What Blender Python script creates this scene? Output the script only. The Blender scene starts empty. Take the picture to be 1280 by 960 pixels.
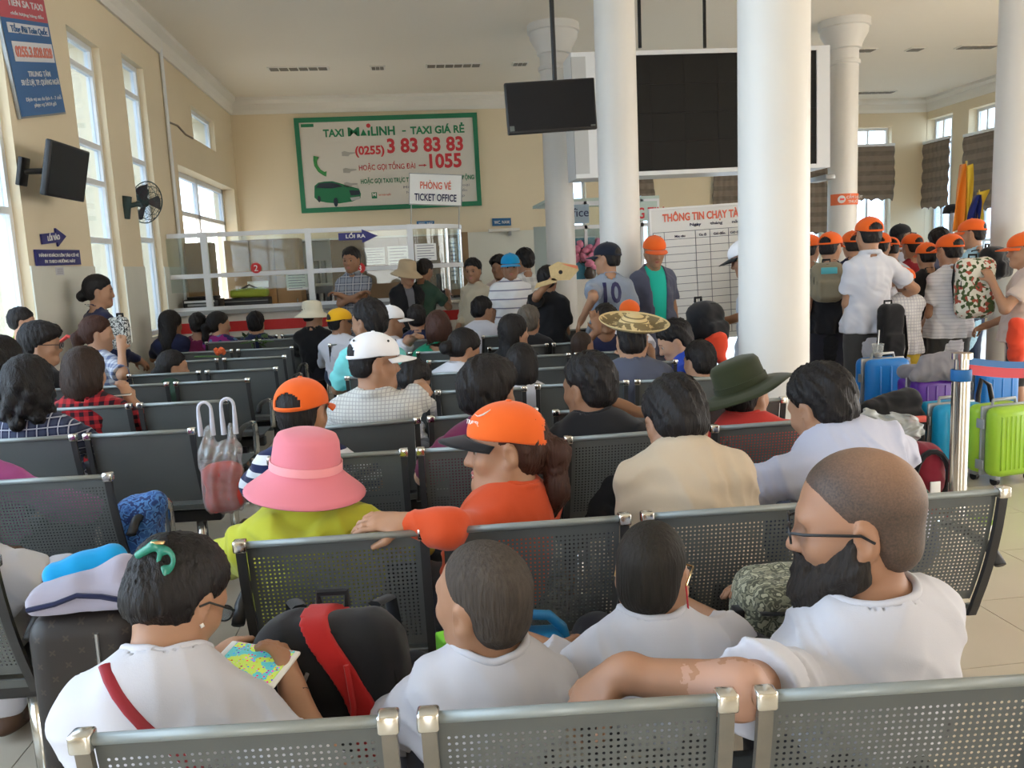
import bpy, bmesh, math, random
import numpy as np
from mathutils import Vector, Matrix, Euler
random.seed(7); np.random.seed(7)
SC = bpy.context.scene; COL = SC.collection
# ------------------------------------------------------------------ camera, sky, exposure
HC = 1.45
def _rot(yaw, pitch, roll):
    y, p, r = [math.radians(v) for v in (yaw, pitch, roll)]
    fw = Vector((math.sin(y)*math.cos(p), math.cos(y)*math.cos(p), -math.sin(p)))
    rt = Vector((math.cos(y), -math.sin(y), 0)); up = rt.cross(fw)
    return rt*math.cos(r)-up*math.sin(r), up*math.cos(r)+rt*math.sin(r), fw
RT, UP, FW = _rot(6.52, 8.18, 2.61)
FPX = 1040.0
cam = bpy.data.cameras.new('camera'); cam.sensor_width = 36; cam.lens = FPX/1280*36; cam.clip_start = .05; cam.clip_end = 300
camo = bpy.data.objects.new('camera', cam); COL.objects.link(camo)
camo.matrix_world = Matrix(((RT.x, UP.x, -FW.x, 0), (RT.y, UP.y, -FW.y, 0), (RT.z, UP.z, -FW.z, HC), (0, 0, 0, 1)))
SC.camera = camo
W = bpy.data.worlds.new('overcast_sky'); SC.world = W; W.use_nodes = True
bg = W.node_tree.nodes['Background']; bg.inputs['Color'].default_value = (1, .975, .94, 1); bg.inputs['Strength'].default_value = 5.5
SC.view_settings.view_transform = 'Standard'; SC.view_settings.look = 'None'; SC.view_settings.gamma = 1; SC.view_settings.exposure = 0.44
def ray(px, py): return FW + RT*((px-640)/FPX) - UP*((py-480)/FPX)
CP = Vector((0, 0, HC))
def P(px, py, Y): d = ray(px, py); return CP + d*(Y/d.y)           # point seen there at depth Y
def PX(px, py, X): d = ray(px, py); return CP + d*(X/d.x)          # ... on the plane x = X
def PZ(px, py, Z): d = ray(px, py); return CP + d*((Z-HC)/d.z)     # ... on the plane z = Z
# ------------------------------------------------------------------ materials
MATS = {}
class N:
    """small node helper"""
    def __init__(s, m): s.t = m.node_tree; s.b = s.t.nodes['Principled BSDF']
    def n(s, ty, **kw):
        x = s.t.nodes.new(ty)
        for k, v in kw.items(): setattr(x, k, v)
        return x
    def l(s, a, b): s.t.links.new(a, b)
    def obj(s): return s.n('ShaderNodeTexCoord').outputs['Object']
    def m(s, op, a, b=None, c=None):
        x = s.n('ShaderNodeMath', operation=op)
        for i, v in enumerate((a, b, c)):
            if v is None: continue
            if isinstance(v, (int, float)): x.inputs[i].default_value = v
            else: s.l(v, x.inputs[i])
        return x.outputs[0]
    def mix(s, f, a, b):
        x = s.n('ShaderNodeMix', data_type='RGBA')
        for i, v in ((0, f), (6, a), (7, b)):
            if isinstance(v, tuple): x.inputs[i].default_value = (*v, 1)
            elif isinstance(v, (int, float)): x.inputs[i].default_value = v
            else: s.l(v, x.inputs[i])
        return x.outputs[2]
    def noise(s, sc, det=3, vec=None, stretch=None):
        x = s.n('ShaderNodeTexNoise'); x.inputs['Scale'].default_value = sc; x.inputs['Detail'].default_value = det
        v = vec or s.obj()
        if stretch:
            mp = s.n('ShaderNodeMapping'); mp.inputs['Scale'].default_value = stretch; s.l(v, mp.inputs[0]); v = mp.outputs[0]
        s.l(v, x.inputs['Vector']); return x.outputs['Fac']
    def bump(s, h, st=.3, d=.01):
        x = s.n('ShaderNodeBump'); x.inputs['Strength'].default_value = st; x.inputs['Distance'].default_value = d
        s.l(h, x.inputs['Height']); s.l(x.outputs[0], s.b.inputs['Normal'])
    def xyz(s):
        x = s.n('ShaderNodeSeparateXYZ'); s.l(s.obj(), x.inputs[0]); return x.outputs
    def band(s, v, fr, duty=.5, off=0):
        return s.m('LESS_THAN', s.m('FRACT', s.m('MULTIPLY_ADD', v, fr, off)), duty)
def mat(name, col=(.5, .5, .5), rough=.6, metal=0, spec=.4, var=0, vs=6, bump=None, emit=None):
    if name in MATS: return MATS[name]
    m = bpy.data.materials.new(name); m.use_nodes = True; n = N(m); b = n.b
    b.inputs['Base Color'].default_value = (*col, 1); b.inputs['Roughness'].default_value = rough
    b.inputs['Metallic'].default_value = metal; b.inputs['Specular IOR Level'].default_value = spec
    if var: n.l(n.mix(n.noise(vs), tuple(c*(1-var) for c in col), tuple(min(1, c*(1+var)) for c in col)), b.inputs['Base Color'])
    if bump: n.bump(n.noise(bump[0]), bump[1], bump[2] if len(bump) > 2 else .004)
    if emit: b.inputs['Emission Color'].default_value = (*col, 1); b.inputs['Emission Strength'].default_value = emit
    MATS[name] = m; return m
def glassmat(name, tint=(.9, .97, .95), refl=.1, op=.06):
    if name in MATS: return MATS[name]
    m = bpy.data.materials.new(name); m.use_nodes = True; t = m.node_tree; t.nodes.clear()
    o = t.nodes.new('ShaderNodeOutputMaterial'); tr = t.nodes.new('ShaderNodeBsdfTransparent'); tr.inputs[0].default_value = (*tint, 1)
    gl = t.nodes.new('ShaderNodeBsdfGlossy'); gl.inputs['Roughness'].default_value = .03
    df = t.nodes.new('ShaderNodeBsdfDiffuse'); df.inputs[0].default_value = (.8, .85, .85, 1)
    fr = t.nodes.new('ShaderNodeFresnel'); fr.inputs[0].default_value = 1.45
    mu = t.nodes.new('ShaderNodeMath'); mu.operation = 'MULTIPLY_ADD'; mu.inputs[1].default_value = .45; mu.inputs[2].default_value = refl*.2
    m1 = t.nodes.new('ShaderNodeMixShader'); m2 = t.nodes.new('ShaderNodeMixShader'); m2.inputs[0].default_value = op
    t.links.new(fr.outputs[0], mu.inputs[0]); t.links.new(mu.outputs[0], m1.inputs[0]); t.links.new(tr.outputs[0], m1.inputs[1]); t.links.new(gl.outputs[0], m1.inputs[2])
    t.links.new(m1.outputs[0], m2.inputs[1]); t.links.new(df.outputs[0], m2.inputs[2]); t.links.new(m2.outputs[0], o.inputs[0])
    MATS[name] = m; return m
def cloth(name, a=(.5, .5, .5), pat=None, b=None, c=None, f=20, rough=.85):
    """fabric with a weave; pat: stripe (z), vstripe, plaid, check, floral, camo"""
    if name in MATS: return MATS[name]
    m = mat(name, a, rough, spec=.15); n = N(m); x, y, z = n.xyz()
    col = None
    if pat == 'stripe': col = n.mix(n.band(z, f, .5), a, b)
    elif pat == 'thin': col = n.mix(n.band(z, f, .14), a, b)
    elif pat == 'vstripe': col = n.mix(n.band(x, f, .4), a, b)
    elif pat == 'plaid':
        k = n.m('MULTIPLY', n.m('ADD', n.band(x, f, .5), n.band(z, f, .5)), .5)
        col = n.mix(k, a, b)
        if c: col = n.mix(n.m('MAXIMUM', n.band(x, f, .12, .3), n.band(z, f, .12, .3)), col, c)
    elif pat == 'check':
        col = n.mix(n.m('MAXIMUM', n.band(x, f, .22), n.band(z, f, .22)), a, b)
    elif pat in ('floral', 'camo'):
        v = n.n('ShaderNodeTexVoronoi') if pat == 'floral' else n.n('ShaderNodeTexNoise')
        v.inputs['Scale'].default_value = f; n.l(n.obj(), v.inputs['Vector'])
        r = n.n('ShaderNodeValToRGB'); r.color_ramp.interpolation = 'CONSTANT'
        cs = [a, b, a, c or b, a, b] if pat == 'floral' else [a, b, c or a, b, a, c or b]
        while len(r.color_ramp.elements) < len(cs): r.color_ramp.elements.new(.5)
        ps = [0, .2, .38, .55, .7, .85] if pat == 'floral' else [0, .4, .46, .52, .58, .64]
        for e, p_, q in zip(r.color_ramp.elements, ps, cs): e.position = p_; e.color = (*q, 1)
        if pat == 'floral':
            sp = n.n('ShaderNodeSeparateColor'); n.l(v.outputs['Color'], sp.inputs[0]); n.l(sp.outputs[0], r.inputs[0])
        else: n.l(v.outputs['Fac'], r.inputs[0])
        col = r.outputs[0]
    if col: n.l(col, n.b.inputs['Base Color'])
    n.bump(n.noise(380, 1), .12, .002)
    n.b.inputs['Sheen Weight'].default_value = .15
    return m
# ------------------------------------------------------------------ mesh helpers
def link(name, data, m=None, parent=None, kind=None):
    o = bpy.data.objects.new(name, data); COL.objects.link(o)
    if m is not None and data is not None and not data.materials: data.materials.append(m)
    if parent is not None: o.parent = parent
    if kind: o['kind'] = kind
    return o
def tag(o, label, cat, group=None):
    o['label'] = label; o['category'] = cat
    if group: o['group'] = group
    return o
def empty(name, label=None, cat=None, loc=(0, 0, 0), rz=0, group=None):
    o = bpy.data.objects.new(name, None); o.empty_display_size = .1; COL.objects.link(o); o.location = loc; o.rotation_euler = (0, 0, rz)
    if label: tag(o, label, cat, group)
    return o
def pymesh(verts, faces, smooth=False):
    me = bpy.data.meshes.new('mesh'); me.from_pydata([tuple(v) for v in verts], [], [tuple(f) for f in faces]); me.update()
    if smooth: me.polygons.foreach_set('use_smooth', [True]*len(me.polygons))
    return me
class MB:
    """collects shapes into ONE mesh"""
    def __init__(s): s.v = []; s.f = []; s.sm = []
    def add(s, v, f, sm=False):
        o = len(s.v); s.v += [tuple(q) for q in v]; s.f += [tuple(i+o for i in q) for q in f]; s.sm += [sm]*len(f); return s
    def box(s, a, b, M=None):
        x0, y0, z0 = a; x1, y1, z1 = b
        v = [Vector(q) for q in ((x0,y0,z0),(x1,y0,z0),(x1,y1,z0),(x0,y1,z0),(x0,y0,z1),(x1,y0,z1),(x1,y1,z1),(x0,y1,z1))]
        if M is not None: v = [M @ q for q in v]
        return s.add(v, [(0,3,2,1),(4,5,6,7),(0,1,5,4),(1,2,6,5),(2,3,7,6),(3,0,4,7)])
    def bevbox(s, a, b, r=.01, M=None, seg=2):
        bm = bmesh.new(); bmesh.ops.create_cube(bm, size=1)
        c = [(p+q)/2 for p, q in zip(a, b)]; d = [abs(q-p) for p, q in zip(a, b)]
        for v in bm.verts: v.co = Vector((v.co.x*d[0]+c[0], v.co.y*d[1]+c[1], v.co.z*d[2]+c[2]))
        bmesh.ops.bevel(bm, geom=bm.edges[:], offset=min(r, min(d)*.49), segments=seg, affect='EDGES', profile=.5)
        bm.verts.index_update()
        v = [q.co.copy() for q in bm.verts]
        if M is not None: v = [M @ q for q in v]
        f = [[q.index for q in p.verts] for p in bm.faces]; bm.free(); return s.add(v, f, True)
    def lathe(s, prof, c=(0, 0, 0), seg=24, sx=1, sy=1, M=None, cap=True):
        v = []; f = []; n = len(prof)
        for i in range(seg):
            a = 2*math.pi*i/seg
            for r, z in prof: v.append(Vector((c[0]+r*sx*math.cos(a), c[1]+r*sy*math.sin(a), c[2]+z)))
        if M is not None: v = [M @ q for q in v]
        for i in range(seg):
            j = (i+1) % seg
            for k in range(n-1): f.append((i*n+k, j*n+k, j*n+k+1, i*n+k+1))
        if cap:
            if prof[0][0] > 1e-4: f.append(tuple(i*n for i in range(seg))[::-1])
            if prof[-1][0] > 1e-4: f.append(tuple(i*n+n-1 for i in range(seg)))
        return s.add(v, f, True)
    def tube(s, pts, r, seg=8, flat=1.0, cap=True):
        pts = [Vector(p) for p in pts]; n = len(pts); rs = r if isinstance(r, (list, tuple)) else [r]*n
        v = []; f = []; up = None
        for i, p in enumerate(pts):
            d = (pts[min(i+1, n-1)]-pts[max(i-1, 0)]).normalized()
            if up is None: up = Vector((0, 0, 1)) if abs(d.z) < .9 else Vector((0, 1, 0))
            a = d.cross(up).normalized(); b = a.cross(d).normalized(); up = b
            for k in range(seg):
                t = 2*math.pi*k/seg; v.append(p + a*(math.cos(t)*rs[i]) + b*(math.sin(t)*rs[i]*flat))
        for i in range(n-1):
            for k in range(seg):
                q = (k+1) % seg; f.append((i*seg+k, i*seg+q, (i+1)*seg+q, (i+1)*seg+k))
        if cap: f += [tuple(range(seg))[::-1], tuple((n-1)*seg+k for k in range(seg))]
        return s.add(v, f, True)
    def poly(s, pts, th=.004, M=None):
        """flat outline in xz extruded along y"""
        n = len(pts); v = [Vector((x, 0, z)) for x, z in pts]+[Vector((x, th, z)) for x, z in pts]
        if M is not None: v = [M @ q for q in v]
        return s.add(v, [tuple(range(n)), tuple(range(2*n-1, n-1, -1))]+[(i, i+n, (i+1) % n+n, (i+1) % n) for i in range(n)])
    def mesh(s):
        me = pymesh(s.v, s.f); me.polygons.foreach_set('use_smooth', s.sm); return me
    def build(s, name, m, parent=None, kind=None): 
        me = s.mesh()
        if any(s.sm) and hasattr(me, 'set_sharp_from_angle'): me.set_sharp_from_angle(angle=math.radians(50))
        return link(name, me, m, parent, kind)
def box(name, a, b, m, parent=None, kind=None): return MB().box(a, b).build(name, m, parent, kind)
def text(name, s, size, m, M, parent=None, ext=.002, bold=.0, align='CENTER', sx=1.0):
    """lettering facing -y of matrix M (M places the centre-baseline)"""
    cu = bpy.data.curves.new('lettering', 'FONT'); cu.body = s; cu.size = size; cu.extrude = ext; cu.offset = bold*size; cu.align_x = align; cu.resolution_u = 3
    o = bpy.data.objects.new('tmp', cu); COL.objects.link(o); bpy.context.view_layer.update()
    me = bpy.data.meshes.new_from_object(o.evaluated_get(bpy.context.evaluated_depsgraph_get()))
    bpy.data.objects.remove(o); bpy.data.curves.remove(cu)
    me.transform(M @ Matrix.Rotation(math.pi/2, 4, 'X') @ Matrix.Diagonal((sx, 1, 1, 1)))
    me.materials.clear()
    return link(name, me, m, parent)
def frame(tl, tr, bl):
    """matrix of a board from three of its corners: x to the right, z up, y into the board; plus its width and height"""
    x = (tr-tl); z = (tl-bl); w = x.length; h = z.length; x = x.normalized(); y = z.normalized().cross(x).normalized(); z = x.cross(y).normalized()
    return Matrix(((x.x, y.x, z.x, bl.x), (x.y, y.y, z.y, bl.y), (x.z, y.z, z.z, bl.z), (0, 0, 0, 1))), w, h
T = Matrix.Translation
# ------------------------------------------------------------------ signed distance shapes -> one smooth mesh (surface nets)
V = lambda *a: np.array(a, dtype=np.float32)
class Sdf:
    def __init__(s): s.ops = []
    def cap(s, a, b, r1, r2=None, k=.02, op='u', flat=False):
        a = np.asarray(a, np.float32); b = np.asarray(b, np.float32); r2 = r1 if r2 is None else r2
        ba = b-a; L2 = max(float(ba@ba), 1e-9)
        def fn(q):
            pa = q-a; t = np.clip((pa@ba)/L2, 0, 1)
            d = np.linalg.norm(pa-t[..., None]*ba, axis=-1)-(r1+(r2-r1)*t)
            return np.maximum(d, (pa@ba)/math.sqrt(L2)-math.sqrt(L2)) if flat else d
        R = max(r1, r2); s.ops.append((fn, np.minimum(a, b)-R, np.maximum(a, b)+R, k, op)); return s
    def ell(s, c, r, R=None, k=.02, op='u'):
        c = np.asarray(c, np.float32); r = np.asarray(r, np.float32); R = np.eye(3, dtype=np.float32) if R is None else np.asarray(R, np.float32)
        def fn(q):
            w = (q-c)@R; k0 = np.linalg.norm(w/r, axis=-1); k1 = np.linalg.norm(w/(r*r), axis=-1)+1e-9
            return k0*(k0-1)/k1
        e = np.sqrt(((R*r)**2).sum(1)); s.ops.append((fn, c-e, c+e, k, op)); return s
    def box(s, c, h, rr=.02, R=None, k=.02, op='u'):
        c = np.asarray(c, np.float32); h = np.asarray(h, np.float32); R = np.eye(3, dtype=np.float32) if R is None else np.asarray(R, np.float32)
        def fn(q):
            w = np.abs((q-c)@R)-(h-rr)
            return np.linalg.norm(np.maximum(w, 0), axis=-1)+np.minimum(w.max(-1), 0)-rr
        e = np.abs(R)@h; s.ops.append((fn, c-e, c+e, k, op)); return s
    def torus(s, c, R_, r, rot=None, sx=1, k=.01, op='u'):
        c = np.asarray(c, np.float32); Q = np.eye(3, dtype=np.float32) if rot is None else np.asarray(rot, np.float32)
        def fn(q):
            w = (q-c)@Q; a = np.sqrt((w[..., 0]/sx)**2+w[..., 1]**2)-R_
            return np.sqrt(a*a+w[..., 2]**2)-r
        e = R_*max(sx, 1)+r; s.ops.append((fn, c-e, c+e, k, op)); return s
    def mesh(s, h, post=None, smooth=True):
        us = [o for o in s.ops if o[4] == 'u']
        lo = np.min([o[1] for o in us], 0)-3*h-.012; hi = np.max([o[2] for o in us], 0)+3*h+.012
        n = np.ceil((hi-lo)/h).astype(int)+1
        ax = [lo[i]+h*np.arange(n[i], dtype=np.float32) for i in range(3)]
        D = np.full(n, .2, np.float32)
        for fn, a, b, k, op in s.ops:
            m = k+2*h+.01
            i0 = np.clip(((a-m-lo)/h).astype(int), 0, n); i1 = np.clip(((b+m-lo)/h).astype(int)+2, 0, n)
            if (i1 <= i0).any(): continue
            sl = tuple(slice(i0[i], i1[i]) for i in range(3))
            q = np.stack(np.meshgrid(*[ax[i][sl[i]] for i in range(3)], indexing='ij'), -1)
            d = fn(q).astype(np.float32); o = D[sl]
            if op == 'u': hh = np.maximum(k-np.abs(o-d), 0)/k; D[sl] = np.minimum(o, d)-hh*hh*k*.25
            else: d = -d; hh = np.maximum(k-np.abs(o-d), 0)/k; D[sl] = np.maximum(o, d)+hh*hh*k*.25
        if post:
            mk = np.abs(D) < .05; idx = np.argwhere(mk)
            D[mk] = post(lo+h*idx.astype(np.float32), D[mk])
            D[D <= -.05] = -.05
        return nets(D, lo, h, smooth)
_E = [((0,0,0),(1,0,0)),((0,1,0),(1,1,0)),((0,0,1),(1,0,1)),((0,1,1),(1,1,1)),((0,0,0),(0,1,0)),((1,0,0),(1,1,0)),((0,0,1),(0,1,1)),((1,0,1),(1,1,1)),((0,0,0),(0,0,1)),((1,0,0),(1,0,1)),((0,1,0),(0,1,1)),((1,1,0),(1,1,1))]
def nets(D, lo, h, smooth=True):
    S = D < 0; c = np.zeros([d-1 for d in D.shape], np.int8)
    for i in (0, 1):
        for j in (0, 1):
            for k in (0, 1): c += S[i:S.shape[0]-1+i, j:S.shape[1]-1+j, k:S.shape[2]-1+k]
    act = (c > 0) & (c < 8); idx = np.argwhere(act); n = len(idx)
    vid = np.full(act.shape, -1, np.int32); vid[act] = np.arange(n)
    acc = np.zeros((n, 3), np.float32); cnt = np.zeros(n, np.float32)
    for o1, o2 in _E:
        a = D[idx[:, 0]+o1[0], idx[:, 1]+o1[1], idx[:, 2]+o1[2]]; b = D[idx[:, 0]+o2[0], idx[:, 1]+o2[1], idx[:, 2]+o2[2]]
        m = (a < 0) != (b < 0); t = np.where(m, a/np.where(m, a-b, 1), 0)
        acc += (np.array(o1)+(np.array(o2)-np.array(o1))*t[:, None])*m[:, None]; cnt += m
    vt = lo+h*(idx+acc/cnt[:, None]); fs = []
    for axis in range(3):
        sl0 = [slice(1, -1)]*3; sl1 = [slice(1, -1)]*3; sl0[axis] = slice(0, -1); sl1[axis] = slice(1, None)
        e = np.argwhere(S[tuple(sl0)] != S[tuple(sl1)])
        off = np.ones(3, int); off[axis] = 0; e = e+off
        u, v = (axis+1) % 3, (axis+2) % 3
        def cell(du, dv):
            q = e.copy(); q[:, u] -= du; q[:, v] -= dv; return vid[q[:, 0], q[:, 1], q[:, 2]]
        qd = np.stack([cell(1, 1), cell(0, 1), cell(0, 0), cell(1, 0)], 1)
        ins = S[e[:, 0], e[:, 1], e[:, 2]]; qd[~ins] = qd[~ins][:, ::-1]; fs.append(qd)
    F = np.concatenate(fs); F = F[(F >= 0).all(1)]
    me = bpy.data.meshes.new('mesh'); me.vertices.add(n); me.vertices.foreach_set('co', vt.astype(np.float32).ravel())
    me.loops.add(F.size); me.loops.foreach_set('vertex_index', F.ravel().astype(np.int32))
    me.polygons.add(len(F)); me.polygons.foreach_set('loop_start', np.arange(0, F.size, 4, dtype=np.int32))
    me.polygons.foreach_set('use_smooth', np.full(len(F), smooth)); me.update(calc_edges=True)
    return me
def folds(p, amp, seed=0):
    q = p+.03*np.sin(p[:, [1, 2, 0]]*23+seed)
    a = np.sin(q@V(31, 12, -24)+seed*1.7)+.8*np.sin(q@V(-22, 30, -37)+seed*2.3)+.6*np.sin(q@V(14, 50, 41)+seed)
    w = 2.2*np.sin(q@V(11, -8, 13)+seed)
    r1 = np.abs(np.sin(q@V(34, 20, -30)*.9+w+seed*2)); r2 = np.abs(np.sin(q@V(-40, 16, -34)*.8-w+seed*4)); k = .5+.5*np.sin(q@V(9, 13, -11)+seed*5)
    return amp*(a/2.6-.25*np.abs(np.sin(q@V(18, -9, 27)+seed*3))+.85*k*r1**.7+.85*(1-k)*r2**.7-.5)
# ------------------------------------------------------------------ the hall
XL, YB, XS, YB2, ZC, XR, YF = -2.8, 14.7, 2.38, 16.2, 4.36, 10.5, -2.5
M_wall = mat('cream_wall_paint', (.80, .685, .49), .8, var=.03, vs=1.5, bump=(60, .05))
M_white = mat('white_plaster', (.80, .77, .70), .8, var=.02, vs=1, bump=(50, .05))
M_ceil = mat('ceiling_plaster', (.87, .81, .71), .85, var=.02, vs=.7)
M_wain = mat('wainscot_paint', (.74, .735, .65), .5, var=.05, vs=2.5)
M_frame = mat('white_aluminium', (.78, .80, .82), .4)
M_grey = mat('grey_steel', (.34, .35, .35), .38, metal=.6)
M_chrome = mat('stainless_steel', (.74, .73, .70), .18, metal=1)
M_black = mat('black_plastic', (.015, .015, .017), .4)
M_screen = mat('dark_led_screen', (.012, .012, .012), .55, spec=.2, bump=(400, .1))
M_glass = glassmat('counter_glass', (.93, .98, .96), .12, .05)
M_pane = glassmat('window_glass', (.80, .90, 1.0), .1, .03)
M_col = mat('column_paint', (.72, .70, .665), .42, var=.015, vs=2)
M_grout = mat('grout', (.32, .29, .24), .9)
M_tile = mat('beige_floor_tile', (.60, .54, .44), .22, var=.06, vs=3)
fl = box('floor', (XL-.3, YF, -.12), (XR+.3, YB2+.3, -.006), M_grout, kind='structure')
tm = MB().box((-.248, -.248, -.012), (.248, .248, 0)).mesh(); tm.materials.append(M_tile)
far = MB(); near = 0
ny = int((YB2-YF)/.5); nx = int((XR-XL)/.5)
for j in range(ny+1):
    for i in range(nx+1):
        x = XL+.25+i*.5; y = YF+.25+j*.5
        if -.2 < y < 7.3 and x < 5.3 and near < 280 and abs(x-.155*y)-.9 < .62*max(y, .1): link('floor_tile', tm, None, fl).location = (x, y, 0); near += 1
        else: far.box((x-.248, y-.248, -.012), (x+.248, y+.248, 0))
far.build('distant_floor_tiles', M_tile, fl, 'stuff')
box('ceiling', (XL-.3, YF, ZC), (XR+.3, YB2+.3, ZC+.15), M_ceil, kind='structure')
def wall(name, m, axis, at, th, r0, r1, z0, z1, holes):
    """axis 'x': wall in the plane x=at along y;  'y': plane y=at along x; th = thickness away from the hall"""
    cu = sorted({r0, r1, *[v for h in holes for v in h[:2] if r0 < v < r1]}); cz = sorted({z0, z1, *[v for h in holes for v in h[2:] if z0 < v < z1]})
    b = MB()
    for a0, a1 in zip(cu, cu[1:]):
        run = None
        for c0, c1 in zip(cz, cz[1:]):
            mu, mz = (a0+a1)/2, (c0+c1)/2
            if any(h[0] < mu < h[1] and h[2] < mz < h[3] for h in holes):
                continue
            if axis == 'x': b.box((min(at, at+th), a0, c0), (max(at, at+th), a1, c1))
            else: b.box((a0, min(at, at+th), c0), (a1, max(at, at+th), c1))
    return b.build(name, m, None, 'structure')
# left wall openings: windows 0..3 and the office door
w0 = (-1.2, PX(25, 240, XL).y, .45, 4.0)
def lw(l, r, top, z0): a = PX(*l, XL); b = PX(*r, XL); return (a.y, b.y, z0, a.z if top is None else top)
w1 = lw((82, 30), (122, 45), None, .85); w2 = lw((151, 65), (178, 80), None, .85)
a = PX(238, 131, XL); b = PX(270, 186, XL); w3 = (a.y, b.y, PX(240, 172, XL).z, a.z)
a = PX(222, 205, XL); w4 = (a.y, YB-.25, .02, a.z)
LH = [w0, w1, w2, w3, w4]
wall('wall_left', M_wall, 'x', XL, -.34, YF, YB+.3, 0, ZC, LH)
ZW = 1.60
# painted wainscot of the left wall, a thin skin with the same openings
wall('trim_1', M_wain, 'x', XL+.012, -.011, YF, YB, .1, ZW, LH)
def window(n, h, cols, rows, X=XL-.10, axis='x', at=None, dep=.06, mf=None):
    """framed window in opening h=(r0,r1,z0,z1); rows: heights of the transoms, cols: mullions"""
    r0, r1, z0, z1 = h; f = .05; e = bpy.data.objects.new('window_%d' % n, None); COL.objects.link(e); e['kind'] = 'structure'
    def bx(mb, a0, a1, c0, c1, t=dep):
        if axis == 'x': mb.box((X-t/2, a0, c0), (X+t/2, a1, c1))
        else: mb.box((a0, X-t/2, c0), (a1, X+t/2, c1))
    mb = MB()
    bx(mb, r0, r0+f, z0, z1); bx(mb, r1-f, r1, z0, z1); bx(mb, r0+f, r1-f, z1-f, z1); bx(mb, r0+f, r1-f, z0, z0+f)
    zs = [z0+f]+[z for z in rows]+[z1-f]; cs = [r0+f]+[c for c in cols]+[r1-f]
    for z in rows: bx(mb, r0+f, r1-f, z-.025, z+.025)
    for c in cols: bx(mb, c-.02, c+.02, z0+f, z1-f, dep*.8)
    mb.build('window_frame', M_frame, e)
    for p0, p1 in zip(zs, zs[1:]):
        for q0, q1 in zip(cs, cs[1:]):
            g = MB(); bx(g, q0, q1, p0, p1, .006); g.build('window_pane', M_pane, e)
    return e
zz = lambda px, py: PX(px, py, XL-.10).z
window(1, w0, [2.5, 4.5], [2.0, 3.2])
window(2, w1, [], [zz(97, 84), zz(105, 179), zz(108, 226), zz(112, 300)][::-1])
window(3, w2, [], [zz(160, 118), zz(170, 202), zz(176, 240), zz(178, 300)][::-1])
window(4, w3, [], [])
d = bpy.data.objects.new('door_1', None); COL.objects.link(d); d['kind'] = 'structure'
mb = MB()
for y in (w4[0]+.04, (w4[0]+w4[1])/2, w4[1]-.04): mb.box((XL-.25, y-.04, 0), (XL-.19, y+.04, w4[3]))
mb.box((XL-.25, w4[0], w4[3]-.07), (XL-.19, w4[1], w4[3])); mb.box((XL-.25, w4[0], 2.3), (XL-.19, w4[1], 2.36)); mb.build('door_frame', M_frame, d)
box('door_pane', (XL-.225, w4[0]+.08, 2.36), (XL-.219, w4[1]-.08, w4[3]-.07), M_pane, d)
# back walls (left part nearer, right part set back)
wall('wall_back', M_wall, 'y', YB, .25, XL-.3, XS, 0, ZC, [])
zb = P(600, 290, YB).z
box('trim_2', (XL, YB-.012, .1), (XS, YB-.001, zb), M_wain, kind='structure')
wall('wall_recess', M_wall, 'x', XS, -.2, YB+.25, YB2+.25, 0, ZC, [])
def rw(x0, x1, yt, yb): a = P(x0, yt, YB2); b = P(x1, yb, YB2); return (a.x, b.x, b.z, a.z)
RH = [rw(683, 738, 168, 420), rw(772, 818, 165, 420), rw(892, 935, 163, 420), rw(984, 1029, 162, 420), rw(1064, 1110, 160, 415)]
wall('wall_back_right', M_wall, 'y', YB2, .3, XS-.2, XR+.3, 0, ZC, RH)
for i, h in enumerate(RH):
    h2 = (h[0], h[1], h[2], h[3]); z = h[3]-.62
    window(5+i, h2, [(h[0]*.5+h[1]*.5)], [z, 1.45], X=YB2+.16, axis='y')
# right wall
def rr(x0, x1, yt): a = PX(x0, yt, XR); b = PX(x1, yt, XR); return (b.y, a.y, .25, a.z)
r1 = rr(1159, 1191, 150); r2 = rr(1211, 1250, 137)
ws = r1[1]-r1[0]; pit = r1[0]-r2[0]
RR = [r1, r2]
wall('wall_right', M_wall, 'x', XR, .34, YF, YB2+.3, 0, ZC, RR+[(-1.9, 1.6, .02, 3.5), (2.2, 5.7, .02, 3.5), (6.3, 9.0, .02, 3.5)])
for i, h in enumerate(RR): window(10+i, h, [h[0]*.66+h[1]*.34, h[0]*.33+h[1]*.67], [h[3]-.5, 1.5], X=XR+.2)
# unseen wall behind the camera, added to cut light; openings sized for the lighting
wall('wall_front_added', M_wall, 'y', YF, -.25, XL-.3, XR+.3, 0, ZC, [(-1.2, .0, .02, 2.6), (3.4, 5.0, .02, 2.6)])
# cornices
cp = lambda s: [(0, 0), (0, -.26), (.03, -.26), (.05, -.2), (.05, -.1), (.12, -.05), (.12, 0)]
def cornice(name, p, q, nrm):
    p, q, nrm = Vector(p), Vector(q), Vector(nrm); v = []; pr = cp(1)
    for a in (p, q): v += [a+nrm*u+Vector((0, 0, w)) for u, w in pr]
    n = len(pr); f = [(i, (i+1) % n, n+(i+1) % n, n+i) for i in range(n)]+[tuple(range(n))[::-1], tuple(range(n, 2*n))]
    me = pymesh(v, f); bm = bmesh.new(); bm.from_mesh(me); bmesh.ops.recalc_face_normals(bm, faces=bm.faces[:]); bm.to_mesh(me); bm.free()
    link(name, me, M_white, None, 'structure')
cornice('trim_3', (XL, YF, ZC), (XL, YB, ZC), (1, 0, 0)); cornice('trim_4', (XL, YB, ZC), (XS, YB, ZC), (0, -1, 0))
cornice('trim_5', (XS, YB2, ZC), (XR, YB2, ZC), (0, -1, 0)); cornice('trim_6', (XR, YF, ZC), (XR, YB2, ZC), (-1, 0, 0))
box('baseboard_left', (XL, YF, 0), (XL+.02, w4[0], .1), M_grey, kind='structure')
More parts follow.
